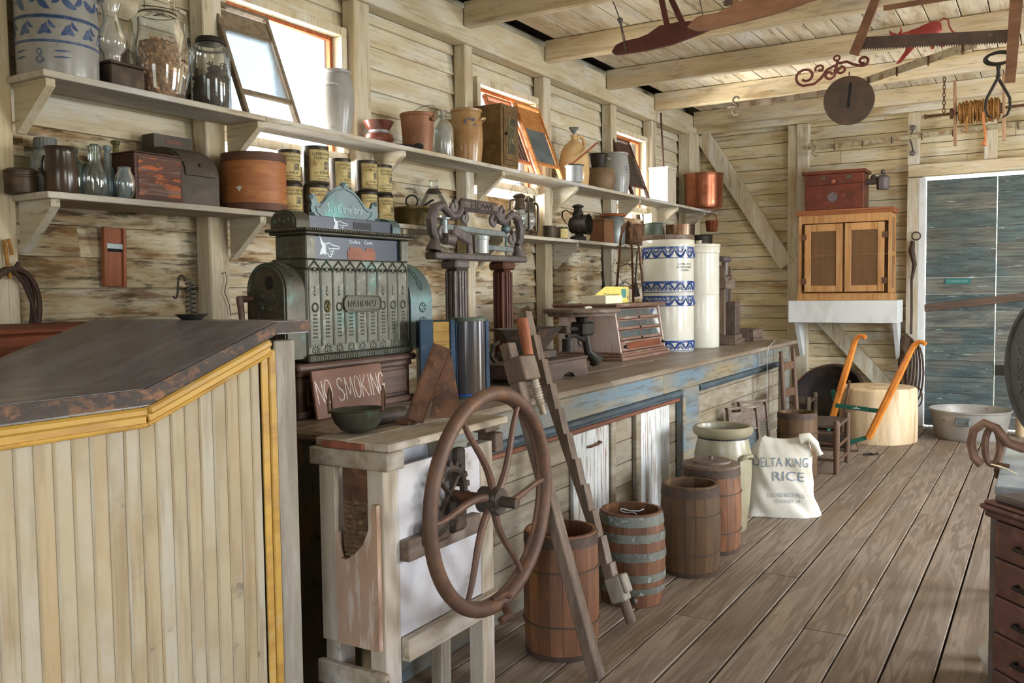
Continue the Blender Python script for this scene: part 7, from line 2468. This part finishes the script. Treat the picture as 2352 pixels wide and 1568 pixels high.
# chest with grinder on top
t = thing('wooden_chest', 'dark red wooden chest with a round window and stencilled lid atop the cupboard', 'chest', (-1.925, 9.79, 2.2395))
mb = MB().box((-.29, -.14, 0), (.29, .16, .255), .004)
mb.build('box', 'chestred', t)
mb = MB()
mb.box((-.29, -.142, .2555), (.29, .16, .362), .004)
mb.box((-.315, -.165, .3625), (.315, .175, .395), .006)
mb.build('lid', 'chestred', t)
ld = t.children[-1]
mb = MB()
mb.box((-.13, -.1435, .312), (-.08, -.1425, .336), .0)
mb.build('stencil_green', 'greenpaint', ld)
mb = MB()
mb.box((.12, -.1435, .312), (.17, -.1425, .336), .0)
mb.build('stencil_green', 'greenpaint', ld)
mb = MB()
for k in range(9):
    mb.box((-.075 + k * .021, -.1435, .315), (-.06 + k * .021, -.1425, .333), .0)
mb.build('stencil_red', 'redglaze', ld)
MB().ball((0, -.15, .285), .022, 12, 8).build('knob', 'redwood', ld)
MB().lathe([(0, 0), (.048, 0), (.05, .006), (.04, .008), (0, .006)], 28, T(-.01, -.1405, .125) @ RX(PI / 2)).build('round_window', 'greyiron', t)
mb = MB()
mb.cyl((.2905, 0, .27), (.40, .0, .27), .03, 16)
mb.lathe([(.0, .0), (.055, .0), (.06, .01), (.06, .11), (.066, .12), (.052, .135), (.02, .15), (0, .155)], 22, T(.45, 0, .185))
mb.ball((.36, 0, .31), .03, 12, 8)
mb.ball((.45, 0, .365), .022, 12, 8)
mb.build('grinder_spout', 'greyiron', t)

# harness on the door post
t = thing('hanging_harness', 'long brown leather line hanging from a ring with coiled rope below', 'harness', (-1.20, 9.985, 0))
MB().tube([(.02 + .04 * math.cos(2 * PI * k / 16), -.012, 1.95 + .04 * math.sin(2 * PI * k / 16)) for k in range(16)], .007, 8, True).build('iron_ring', 'castiron', t)
MB().tube([(-.01, -.02, 1.90), (-.02, -.03, 1.80), (.01, -.03, 1.66), (-.015, -.03, 1.5), (-.012, -.025, 1.2), (-.015, -.025, .95)], [.02, .03, .022, .012, .012, .012], 8).build('strap', 'leather', t)
for k in range(6):
    mb = MB()
    w_ = .055 + .012 * (k % 3)
    mb.tube([(-.02 + .02 * k - .05 + w_ * math.sin(2 * PI * j / 20), -.03 - .012 * (k % 3), .66 - .02 * k + .30 * math.cos(2 * PI * j / 20)) for j in range(20)], .010, 7, True)
    mb.build('rope_coil', 'ropebrown', t)
MB().tube([(-.07 + .010 * math.sin(j * .5), -.045 + .0 * j, .70 + .012 * j) for j in range(18)], .045, 8).build('wrapped_hank', 'ropebrown', t)
MB().tube([(.05 + .05 * math.cos(2 * PI * k / 16), -.05, .31 + .10 * math.sin(2 * PI * k / 16)) for k in range(16)], .008, 7, True).build('rope_loop', 'ropebrown', t)

# plank leaning across the door, enamel sign
o = MB().bar((-1.10, 10.035, 1.215), (.15, 10.035, 1.37), .028, .075, (0, 0, 1), .004).build('door_bar', 'oldwood_x')
tag(o, 'brown plank fixed aslant across the double door', 'plank')
t = thing('enamel_sign', 'small green enamel name sign on the door', 'sign', (-.80, 10.0535, 1.485))
MB().box((-.118, -.006, -.028), (.118, 0, .028), .003).build('plate', 'tealsign', t)
MB().text('COMMISSARY', .034, None, .001, T(0, -.0062, -.012) @ RX(PI / 2), squeeze=.95).build('lettering', 'greenpale', t, recalc=False)
# hinges are part of the door
for z in (.55,):
    MB().box((-.46, YB - .056, z), (-.30, YB - .0455, z + .10), .002).build('hinge_plate', 'blackiron', dt)

# galvanised tub
t = thing('wash_tub', 'round galvanised wash tub with a drop handle in front of the door', 'tub', (-.63, 9.46, 0))
MB().lathe([(0, 0), (.29, 0), (.295, .006), (.305, .03), (.345, .258), (.358, .262), (.360, .274), (.350, .278), (.338, .262), (.298, .03), (0, .02)], 56).build('body', 'galvtub', t)
a = math.radians(-96)
c, s = math.cos(a), math.sin(a)
mb = MB()
mb.tube([(.355 * c - w_ * s, .355 * s + w_ * c, z) for w_, z in ((-.05, .20), (-.055, .165), (-.03, .155), (.03, .155), (.055, .165), (.05, .20))], .008, 8)
mb.box((-.06, -.006, -.02), (.06, .008, .03), .003, T(.34 * c, .34 * s, .195) @ RZ(a + PI / 2))
mb.build('drop_handle', 'zinc', t)
# chopping block
t = thing('chopping_block', 'pale barkless section of tree trunk used as a chopping block', 'chopping block', (-1.372, 8.955, 0))
mb = MB()
mb.lathe([(0, 0), (.335, 0), (.342, .012), (.345, .25), (.338, .488), (.322, .506), (0, .508)], 56, jit=lambda a, z: .012 * math.sin(3 * a) + .006 * math.sin(11 * a))
mb.build('trunk_section', 'chipwood', t)
# hand cultivator with orange handles
t = thing('push_cultivator', 'push cultivator with two curved orange handles and green steel braces', 'cultivator', (-1.5, 8.25, 0))
ox, oy = -1.5, 8.25
def curve(p, q, hook):
    P_, Q_ = Vector(p), Vector(q)
    d = (Q_ - P_)
    pts = [P_ + d * u + Vector((0, -.02, 0)) * math.sin(PI * u) for u in [k / 10 for k in range(11)]]
    up = d.normalized()
    hk = Vector(hook)
    pts += [Q_ + up * .035 + hk * .015, Q_ + up * .050 + hk * .04, Q_ + up * .045 + hk * .075, Q_ + up * .028 + hk * .10]
    return pts


for p, q, hk in (((-1.665 - ox, 8.36 - oy, .26), (-1.475 - ox, 8.36 - oy, .965), (.85, -.3, 0)), ((-1.33 - ox, 8.20 - oy, .13), (-.985 - ox, 8.20 - oy, .93), (.9, -.3, 0))):
    mb = MB()
    mb.tube(curve(p, q, hk), [.030] * 8 + [.027, .025, .023, .022, .021, .020, .019], 6, up0=(1, 0, 0))
    mb.build('handle', 'orangepaint', t)
mb = MB()
mb.bar((-1.635 - ox, 8.33 - oy, .385), (-1.22 - ox, 8.18 - oy, .372), .012, .038, (0, 0, 1), .002)
mb.build('cross_brace', 'greensteel', t)
MB().prism([(-.04, 0), (.04, 0), (.03, .01), (.012, .010), (0, .02), (-.012, .010), (-.03, .01)], 0, .001, T(-1.44 - ox, 8.252 - oy, .372) @ RZ(-.34) @ RX(PI / 2)).build('maker_mark', 'whiteink', t.children[-1])
for p, q in (((-1.345 - ox, 8.20 - oy, .135), (-1.60 - ox, 8.22 - oy, .03)), ((-1.67 - ox, 8.37 - oy, .27), (-1.70 - ox, 8.30 - oy, .10)), ((-1.63 - ox, 8.355 - oy, .36), (-1.665 - ox, 8.37 - oy, .52))):
    MB().bar(p, q, .014, .036, (0, 0, 1), .002).build('steel_arm', 'greensteel', t)
MB().bar((-1.60 - ox, 8.40 - oy, .10), (-1.50 - ox, 8.25 - oy, .62), .02, .03, (0, 1, 0), .003).build('stay', 'chairwood', t)
mb = MB()
mb.cyl((-1.82 - ox, 8.30 - oy, .083), (-1.50 - ox, 8.22 - oy, .083), .078, 24)
mb.build('roller', 'castiron', t)
MB().tube([(-1.43 - ox, 8.2 - oy, .09), (-1.41 - ox, 8.19 - oy, .012), (-1.55 - ox, 8.2 - oy, .010)], .008, 8).build('drag_foot', 'rust', t)
# sugar kettle, tipped
t = thing('sugar_kettle', 'huge dark iron sugar kettle tipped so its hollow faces the room', 'kettle', (-1.93, 9.50, .345), 0, rot=(math.radians(48), 0, math.radians(-8)))
R_ = .335
pf = [(R_ * math.sin(PI / 2 * k / 14), -.02 - .30 * math.cos(PI / 2 * k / 14)) for k in range(15)]
pf[0] = (0, pf[0][1])
pf += [(R_ + .0, .02), (R_ + .028, .028), (R_ + .030, .040), (R_ - .008, .045)] + [((R_ - .016) * math.sin(PI / 2 * k / 14), -.002 - .30 * math.cos(PI / 2 * k / 14)) for k in range(13, 0, -1)] + [(0, -.302)]
MB().lathe(pf, 48).build('bowl', 'kettleiron', t)
MB().tube(ring(R_ + .026, .034, 48), .010, 8, True).build('rolled_rim', 'rust', t)
# small scrap of straw on the boards
o = MB().tube([(-1.345, 8.06, .008), (-1.30, 8.10, .012), (-1.27, 8.09, .010), (-1.25, 8.13, .014), (-1.23, 8.12, .008)], [.008, .013, .007, .010, .004], 6).build('bark_scrap', 'tobacco')
tag(o, 'dark scrap of bark lying on the floorboards', 'bark scrap')

# -------------------------------------------------- hung from the beams
def sawframe(name, label, loc, parts_):
    return thing(name, label, 'saw', loc)


mat('sawred', c8(92, 48, 40), [(c8(66, 36, 32), (9, 9, 9), 0.5, 0.15, 0.7)], 0.55, 0, None, 0.06)
mat('sawbrown', c8(134, 96, 72), [(c8(104, 72, 54), (5, 16, 16), 0.5, 0.15, 0.7)], 0.5, 0, None, 0.06)
mat('sawsteel', c8(92, 76, 68), [(c8(70, 58, 54), (9, 9, 9), 0.5, 0.15, 0.7), (c8(130, 108, 92), (22, 22, 22), 0.66, 0.05, 0.5)], 0.5, 0.3, None, 0.03)
MXZ = RX(PI / 2)


def blade(mb, x0, x1, z0, z1, y, tooth=.012, n=None, th=.003, down=True):
    n = n or int((x1 - x0) / .012)
    pts = [(x0, z1), (x1, z1)]
    for k in range(n, -1, -1):
        x = x0 + (x1 - x0) * k / n
        pts.append((x, z0))
        if k:
            pts.append((x - (x1 - x0) / n * .5, z0 - tooth))
    mb.prism(pts, -y - th / 2, -y + th / 2, MXZ)


# first buck saw: dark red
t = thing('hanging_bucksaw', 'dark red wooden-framed bucksaw hung from the first beam, lowest point outermost', 'saw', (-2.0, 5.40, 2.97))
arm = [(-.46, .012), (-.43, .05), (-.38, .066), (-.27, .072), (-.21, .085), (-.13, .125), (.0, .128), (.10, .118), (.22, .135), (.42, .128), (.44, .115), (.30, .085), (.12, .035), (-.05, .0), (-.22, -.012), (-.38, -.012), (-.44, -.008)]
MB().prism(arm, -.016, .016, MXZ).build('arm', 'sawred', t)
for x0, x1 in ((-.085, -.16), (.015, -.14)):
    MB().bar((x0, 0, .120), (x1, 0, .46), .022, .034, (1, 0, 0), .003).build('strut', 'sawred', t)
mb = MB()
mb.tube([(-.365, .02, -.008), (-.385, .021, .10), (-.41, .02, .20), (-.44, 0, .30), (-.46, -.08, .40)], .004, 6)
mb.tube([(-.355, -.02, -.008), (-.38, -.021, .10), (-.40, -.02, .20)], .004, 6)
mb.ball((-.405, 0, .205), .020, 10, 8)
mb.build('tension_wire', 'greyiron', t)
# second: brown
t = thing('hanging_bucksaw', 'brown wooden-framed bucksaw with exposed blade teeth hung next to the dark red one', 'saw', (-1.425, 5.165, 2.955))
arm = [(-.44, .032), (-.40, .07), (-.37, .085), (-.26, .085), (-.20, .10), (-.14, .128), (-.04, .134), (.04, .125), (.09, .108), (.15, .115), (.21, .138), (.22, .125), (.30, .14), (.40, .146), (.47, .143), (.47, .075), (.38, .078), (.25, .06), (.08, .028), (-.10, .012), (-.30, .0), (-.38, .004)]
MB().prism(arm, -.015, .015, MXZ).build('arm', 'sawbrown', t)
for x0, x1, w_ in ((-.155, -.155, .03), (-.055, -.10, .026), (.245, .22, .04)):
    MB().bar((x0, 0, .118), (x1, 0, .45), .018, w_, (1, 0, 0), .003).build('strut', 'sawbrown', t)
mb = MB()
blade(mb, .118, .45, -.115, -.07, 0.0, .014, 20)
mb.V = [(z_ + .0, y_, x_) for x_, y_, z_ in [(v[0], v[1], -v[2] - .2) for v in mb.V]] if False else [(-.215 + (v[2] + .115) * 1.0 + .0, v[1], v[0]) for v in mb.V]
mb.build('blade', 'sawsteel', t)
MB().tube([(-.34, .017, .0), (-.355, .018, .09), (-.37, 0, .19), (-.375, 0, .29), (-.38, -.06, .40)], .0035, 6).build('tension_wire', 'wire', t)
# third: large bow saw
t = thing('hanging_bow_saw', 'large bow saw with a long toothed blade, hung across the third beam', 'saw', (-.62, 6.08, 2.93))
mb = MB()
L0, L1 = -.435, .40
zz0, zz1 = .055, -.03
n = 62
top, bot = [], []
for k in range(n + 1):
    x = L0 + (L1 - L0) * k / n
    zc = zz0 + (zz1 - zz0) * k / n
    bot.append((x, zc - .035))
    if k < n:
        bot.append((x + (L1 - L0) / n * .5, zc - .050))
mb.prism([(L0, zz0 + .035), (L1, zz1 + .035)][::1] + bot[::-1], -.002, .002, MXZ)
mb.build('blade', 'sawsteel', t)
MB().bar((-.475, 0, -.015), (-.30, -.02, .42), .028, .060, (1, 0, 0), .006, w2=.028, h2=.05).build('handle', 'sawbrown', t)
MB().bar((.395, 0, -.30), (.435, -.02, .42), .03, .055, (1, 0, 0), .006, w2=.03, h2=.075).build('handle', 'sawbrown', t)
MB().bar((-.30, -.02, .24), (.42, -.02, .24), .02, .03, (0, 0, 1), .003).build('stretcher', 'sawbrown', t)
MB().tube([(-.27, -.02, .42), (-.1, -.02, .43), (.1, -.02, .43), (.42, -.02, .41)], .006, 6).build('tension_rod', 'wire', t)


# hook rails
def rail(name, label, a, b, w_, hooks, endhook, m='railgrey'):
    a, b = Vector(a), Vector(b)
    t = thing(name, label, 'hook rail', a)
    L_ = (b - a).length
    M0 = frame((0, 0, 0), b - a, (0, 0, 1))
    mb = MB()
    mb.box((-.006, -w_ / 2, 0), (.006, w_ / 2, L_), .002, M0)
    mb.build('bar', m, t)
    for k in range(hooks):
        p = (b - a) * ((k + .6) / hooks)
        MB().tube([p + Vector(v) for v in ((0, .008, .012), (0, -.012, .018), (0, -.016, -.012), (0, -.016, -.035), (.004, -.028, -.045), (.006, -.036, -.030))], .006, 6).build('hook', 'rust', t)
    if endhook:
        for s_ in (-1, 1):
            MB().tube([Vector((-.01, -.010, s_ * .01)), Vector((-.04, -.012, s_ * .03)), Vector((-.05, -.012, s_ * .06)), Vector((-.03, -.012, s_ * .085)), Vector((.0, -.012, s_ * .082)), Vector((.01, -.012, s_ * .062))], .011, 8).build('curled_end', m, t)
        MB().tube([(-.02, -.01, 0), (-.10, -.01, 0)], [.012, .016], 8).build('end_point', m, t)
    return t


rail('hook_rail', 'rusted flat hook rail along the last ceiling beam', (-2.62, 8.66, 3.205), (-1.78, 8.62, 3.225), .05, 4, True)
rail('hook_rail', 'weathered hook rail hung aslant beneath the beams above the disc', (-1.56, 7.55, 2.99), (-.43, 6.55, 2.995), .055, 5, False, 'railpale')
rail('hook_rail', 'long flaking hook rail on the wall above the door head', (-2.15, 9.955, 2.925), (.1, 9.955, 2.99), .045, 8, True, 'railpale')
# hangers for the slanting rail
for p in ((-1.515, 7.56), (-.46, 6.50)):
    pass
t = thing('iron_disc', 'round dark iron pan lid hung by its slot below the slanting rail', 'iron disc', (-1.325, 7.17, 2.845), 0, rot=(0, 0, math.radians(14)))
MB().lathe([(0, -.006), (.178, -.006), (.183, 0), (.178, .006), (0, .006)], 48, RX(PI / 2)).build('disc', 'discbrown', t)
MB().box((-.009, -.010, -.055), (.009, -.0062, .13), .0, RY(.09)).build('slot', 'blackmat', t)
MB().tube([(.0, -.0, .165), (.0, -.012, .185), (.0, -.004, .21), (0, .012, .20)], .005, 6).build('hanging_hook', 'rust', t)
# red scroll iron and bull silhouette
t = thing('scroll_iron', 'rust-red wrought-iron scroll bracket above the slanting rail', 'scroll bracket', (-1.42, 7.02, 3.03))


def spir(c, r0, a0, turns, sg=1, n=26):
    return [(c[0] + r0 * (1 - .62 * k / n) * math.cos(a0 + sg * 2 * PI * turns * k / n), 0, c[1] + r0 * (1 - .62 * k / n) * math.sin(a0 + sg * 2 * PI * turns * k / n)) for k in range(n + 1)]


mb = MB()
big = spir((-.165, .0), .072, -1.2, 1.2, -1)
mb.tube([(.02, 0, .055), (-.03, 0, .03), (-.07, 0, -.03), (-.11, 0, -.062)] + big[2:], .0095, 8)
mb.tube(spir((-.075, .045), .03, -2.6, 1.0, -1), .008, 8)
mb.tube([(.035, 0, .08), (.02, 0, .02)] + spir((-.015, -.01), .036, .4, 1.1, -1), .009, 8)
mb.tube([(.03, 0, .06)] + spir((.058, .02), .032, 2.8, 1.1, 1), .009, 8)
mb.tube([(.04, 0, .065), (.09, 0, .07), (.13, 0, .045), (.165, 0, .03)] + spir((.19, .06), .035, -1.6, 1.1, 1), .0095, 8)
mb.tube([(.03 + .018 * math.cos(2 * PI * k / 14), 0, .105 + .018 * math.sin(2 * PI * k / 14)) for k in range(14)], .007, 8, True)
mb.V = [(x * 1.15, y, z) for x, y, z in mb.V]
mb.build('scrollwork', 'redironmat', t)
bull = [(-.205, .10), (-.17, .075), (-.15, .07), (-.13, .098), (-.135, .075), (-.10, .072), (-.06, .09), (.0, .105), (.06, .135), (.10, .135), (.128, .11), (.13, .065), (.115, .04), (.135, .0), (.125, -.035), (.155, -.075), (.135, -.085), (.105, -.05), (.09, -.03), (.085, -.085), (.065, -.09), (.06, -.04), (.02, -.028), (-.03, -.035), (-.05, -.07), (-.10, -.13), (-.125, -.165), (-.155, -.175), (-.14, -.15), (-.10, -.08), (-.09, -.04), (-.11, -.02), (-.145, -.02), (-.175, -.03), (-.165, .0), (-.185, .045)]
t = thing('bull_figure', 'red cast-metal bull figure mounted over the slanting rail', 'bull figure', (-.80, 6.87, 3.135))
bull = [(a, b * .82 + .01) for a, b in bull]
mb = MB()
mb.prism(bull, -.012, .012, MXZ)
mb.ball((.05, -.0, .06), (.085, .028, .055), 14, 10)
mb.ball((-.09, -.0, .03), (.07, .026, .05), 14, 10)
mb.ball((-.0, -.0, .04), (.11, .028, .05), 14, 10)
mb.build('body', 'bullred', t, 50)
mb = MB()
mb.tube([(.115, 0, .112), (.14, 0, .135), (.168, 0, .12), (.178, 0, .07), (.20, 0, .03), (.215, 0, .02)], [.006, .006, .006, .006, .007, .010], 8)
mb.build('tail', 'bullred', t)
mb = MB()
mb.tube([(-.16, 0, .07), (-.19, 0, .085), (-.205, 0, .105)], [.009, .007, .003], 8)
mb.tube([(-.135, 0, .07), (-.125, 0, .09), (-.130, 0, .115)], [.009, .007, .003], 8)
mb.build('horn', 'bullred', t)
# windlass
t = thing('hanging_windlass', 'wooden hand windlass wound with tan rope, hung below the ceiling', 'windlass', (-.60, 8.95, 2.975), 0, rot=(0, math.radians(-1), 0))
MB().cyl((-.40, 0, 0), (.42, 0, 0), .013, 10).build('axle', 'rust', t)
mb = MB()
mb.cyl((-.405, 0, 0), (-.385, 0, 0), .022, 6)
mb.build('axle_nut', 'rust', t)
MB().cyl((-.13, 0, 0), (.20, 0, 0), .07, 18).build('drum', 'sawbrown', t)
for x in (-.155, .225):
    MB().box((x - .012, -.03, -.285), (x + .012, .03, .285), .003).build('flange_bar', 'flangewood', t)
    MB().cyl((x - .04, 0, 0), (x - .0125, 0, 0), .045, 12).build('hub', 'rust', t)
mb = MB()
pts = []
r6 = random.Random(3)
N_ = 30 * 14
for k in range(N_):
    a = 2 * PI * 30 * k / N_
    pts.append((-.115 + .30 * abs(((k / N_) * 2) % 2 - 1) + .008 * math.sin(a * .37), (.088 + .007 * math.sin(a * .21)) * math.cos(a), (.088 + .01 * math.sin(a * .13)) * math.sin(a) - .006))
mb.tube(pts, .0085, 6)
mb.build('rope_winding', 'jute', t)
MB().tube([(-.05, -.09, -.05), (-.06, -.10, -.13), (-.055, -.09, -.20)], .008, 6).build('rope_end', 'jute', t)
MB().tube([(.07, -.09, -.03), (.075, -.10, -.12), (.085, -.10, -.19), (.09, -.10, -.27), (.075, -.10, -.32)], [.009, .010, .011, .009, .026], 8).build('rope_tail', 'ropeorange', t)
# chain down to the axle
t = thing('iron_chain', 'rusty link chain dropping from the ceiling to the windlass axle', 'chain', (-.845, 8.95, 2.99))
for k in range(13):
    z = .018 + k * .034
    M0 = T(0.0, 0, z) @ RZ(PI / 2 * (k % 2) + .4)
    MB().tube([(.011 * math.cos(2 * PI * j / 14), 0, .021 * math.sin(2 * PI * j / 14)) for j in range(14)], .0042, 6, True, M0).build('link', 'rust', t)
# ice tongs
t = thing('hanging_ice_tongs', 'black iron ice tongs with ring handles hanging near the bow saw', 'ice tongs', (-.353, 7.5, 2.66))
mb = MB()
for s_ in (-1, 1):
    mb.tube([(s_ * .008, .01 * s_, .38), (-s_ * .006, .01 * s_, .30), (s_ * .03, .01 * s_, .23), (s_ * .075, .01 * s_, .14), (s_ * .080, .01 * s_, .07), (s_ * .062, .01 * s_, .02), (s_ * .03, .01 * s_, .0)], [.009, .012, .011, .010, .010, .009, .004], 8)
mb.build('arms', 'blackiron', t)
for s_ in (-1, 1):
    MB().tube([(.006 * s_ + .085 * math.cos(2 * PI * k / 24), .012 * s_, .43 + .042 * math.sin(2 * PI * k / 24) + .006 * s_) for k in range(24)], .010, 8, True).build('ring_handle', 'blackiron', t)
# small iron pull on the post above the door
t = thing('wall_mounted_latch', 'pair of round iron knobs joined by a bent rod on the door post', 'latch', (-1.225, 9.995, 2.77))
for z in (.02, .275):
    MB().ball((0, -.02, z), (.028, .02, .028), 14, 10).build('knob', 'greyiron', t)
MB().tube([(0, -.02, .25), (-.025, -.02, .16), (-.012, -.02, .12), (.005, -.02, .04)], .008, 8).build('rod', 'castiron', t)

# -------------------------------------------------- right-hand side
mat('drawerred', c8(108, 74, 64), [(c8(80, 54, 48), (9, 9, 16), 0.5, 0.15, 0.7), (c8(136, 98, 86), (20, 20, 20), 0.62, 0.08, 0.5)], 0.6, 0, ((50, 50, 50), 0.15, 0.002), 0.06)
mat('drawertop', c8(104, 92, 84), [(c8(78, 68, 62), (9, 9, 9), 0.5, 0.15, 0.7)], 0.5, 0, None, 0.05)
t = thing('drawer_cabinet', 'low reddish cabinet of small drawers with a moulded dark top', 'cabinet', (-.165, 3.42, 0), math.atan2(-.75, .66))
CW, CD, CH = .62, .38, .66
mb = MB()
mb.box((.0, .02, 0), (CW, CD, CH), .003)
mb.build('carcass', 'drawerred', t)
for k, (a, b, e) in enumerate(((.66, .685, .012), (.6855, .703, .024), (.7035, .716, .014))):
    MB().box((-e, -e, a), (CW + e, CD, b - .0005), .007).build('top_moulding', 'drawerred', t)
MB().box((.02, .0, .7165), (CW - .02, CD, .742), .008).build('top', 'drawertop', t)
MB().box((.0, .004, 0), (.028, .0195, CH - .001), .003).build('corner_stile', 'drawertop', t)
for k in range(5):
    z1 = .652 - k * .128
    for c_ in range(2):
        x0 = .032 + c_ * .295
        mb = MB()
        mb.box((x0, -.004, z1 - .122), (x0 + .288, .0195, z1), .005)
        d_ = mb.build('drawer', 'drawerred', t)
        MB().tube([(x0 + .115, -.005, z1 - .06), (x0 + .12, -.028, z1 - .062), (x0 + .165, -.030, z1 - .062), (x0 + .17, -.005, z1 - .06)], .007, 8).build('pull', 'blackiron', d_)
# blue and white painted bench behind
t = thing('painted_bench', 'plank bench worn to blue-white paint behind the drawer cabinet', 'bench', (.0, 4.25, 0))
for k in range(4):
    MB().box((-.165 + k * .19, -.45, .655), (.022 + k * .19, .55, .69), .004).build('top_plank', 'benchpaint', t)
for x in (-.12, .52):
    for y in (-.38, .48):
        MB().box((x, y - .03, 0), (x + .06, y + .03, .6545), .004).build('leg', 'benchpaint2', t)
MB().box((-.13, -.42, .57), (-.10, .52, .6545), .003).build('apron', 'benchpaint2', t)
# cast-iron wheel of the mill
t = thing('iron_mill', 'cast-iron hand mill whose big wheel has raised letters', 'mill', (.06, 4.42, .6905))
wn = Vector((-.83, -.56, 0)).normalized()
Wc = Vector((-.045, -.06, .40))
M0 = frame(Wc, Wc + wn, (0, 0, 1))
mb = MB()
mb.tube([M0 @ Vector((.305 * math.cos(2 * PI * k / 64), .305 * math.sin(2 * PI * k / 64), 0)) for k in range(64)], .017, 10, True)
mb.build('wheel_rim', 'wheeliron', t)
wr = t.children[-1]
MB().lathe([(0, -.006), (.30, -.006), (.30, .006), (.05, .010), (.045, .04), (0, .042)], 64, M0).build('wheel_plate', 'wheeliron', wr)
mb = MB()
for ch, a in (('U', 158), ('.', 169), ('S', 179), ('.', 190), ('A', 200), ('.', 211)):
    aa = math.radians(180 - (a - 180) * 1.5 if False else a + 4)
    q = .235
    Mt = M0 @ T(q * math.cos(aa), q * math.sin(aa), .0062) @ RZ(aa + PI / 2)
    mb.text(ch, .085, None, .004, Mt)
mb.build('raised_lettering', 'greyiron', wr, recalc=False)
mb = MB()
mb.tube([(.12, .10, 0), (.12, .10, .15), (.08, .06, .32), (.0, .0, .40)], [.07, .05, .04, .035], 10)
mb.box((.02, .02, 0), (.22, .20, .03), .006)
mb.build('stand', 'castiron', t)
MB().cyl((.0, .0, .40), Wc - wn * .006, .022, 14).build('axle', 'castiron', t)
# looped iron crank
t = thing('iron_clevis', 'rusty iron clevis hook with an oval link lying over the bench edge', 'clevis', (-.15, 4.20, .70))
mb = MB()
mb.tube([(.18, .02, .075), (.06, .02, .075), (.01, .0, .095), (-.03, -.02, .155), (-.075, -.02, .175), (-.115, -.01, .14), (-.125, .0, .08), (-.11, .0, .02), (-.085, .0, -.005)], [.021, .021, .020, .019, .018, .018, .018, .018, .018], 10)
mb.build('hook', 'ruststeel', t)
MB().tube([(-.045 + .028 * math.cos(2 * PI * k / 24), .01, .075 + .078 * math.sin(2 * PI * k / 24)) for k in range(24)], .014, 8, True).build('oval_link', 'ruststeel', t)
MB().tube([(.02, -.01, .0), (-.02, -.012, .005), (-.028, -.014, -.02), (-.026, -.014, -.055)], [.008, .009, .011, .005], 8).build('pin', 'rust', t)
t = thing('straw_wisp', 'wisp of pale straw lying on the worn bench', 'straw', (-.10, 4.06, .705))
for k in range(1):
    mb = MB()
    for j in range(14):
        a = RND.uniform(-.5, .5)
        mb.tube([(.0, 0, -.012), (-.05 + .02 * a, -.05 * a, .012), (-.09, -.12 * a, .02 + .02 * a)], .0018, 4)
    mb.build('straw', 'strawpale', t)
# white sack at the cabinet's foot
o = MB()
o.ball((0, 0, .085), (.105, .085, .088), 22, 14)
for k in range(len(o.V)):
    x, y, z = o.V[k]
    o.V[k] = (x * (1 + .08 * math.sin(9 * z * 10 + 5 * x)), y * (1 + .08 * math.sin(40 * x)), max(.002, z + .01 * math.sin(30 * x)))
o = o.build('cloth_bag', 'sackcloth', None, 80, loc=(-.10, 3.68, 0))
tag(o, 'crumpled white cloth bag at the foot of the drawer cabinet', 'bag')
# bottle-shaped brown stump by the tub
o = MB().lathe([(0, 0), (.06, 0), (.062, .01), (.062, .22), (.045, .25), (0, .255)], 20).build('log_end', 'chipwood', None, loc=(-.20, 9.75, 0))
tag(o, 'short pale log standing between the wash tub and the door', 'log')
# light bulb and cobweb corner
t = thing('lamp_socket', 'bare light bulb in a socket on the wall plate', 'lamp', (-3.47, 4.84, 3.4015))
MB().cyl((0, .02, .03), (0, .10, .045), .026, 14).build('socket', 'whitepaint_jamblight', t)
MB().ball((0, -.025, .028), (.03, .045, .028), 14, 10).build('bulb', 'clearglass', t)
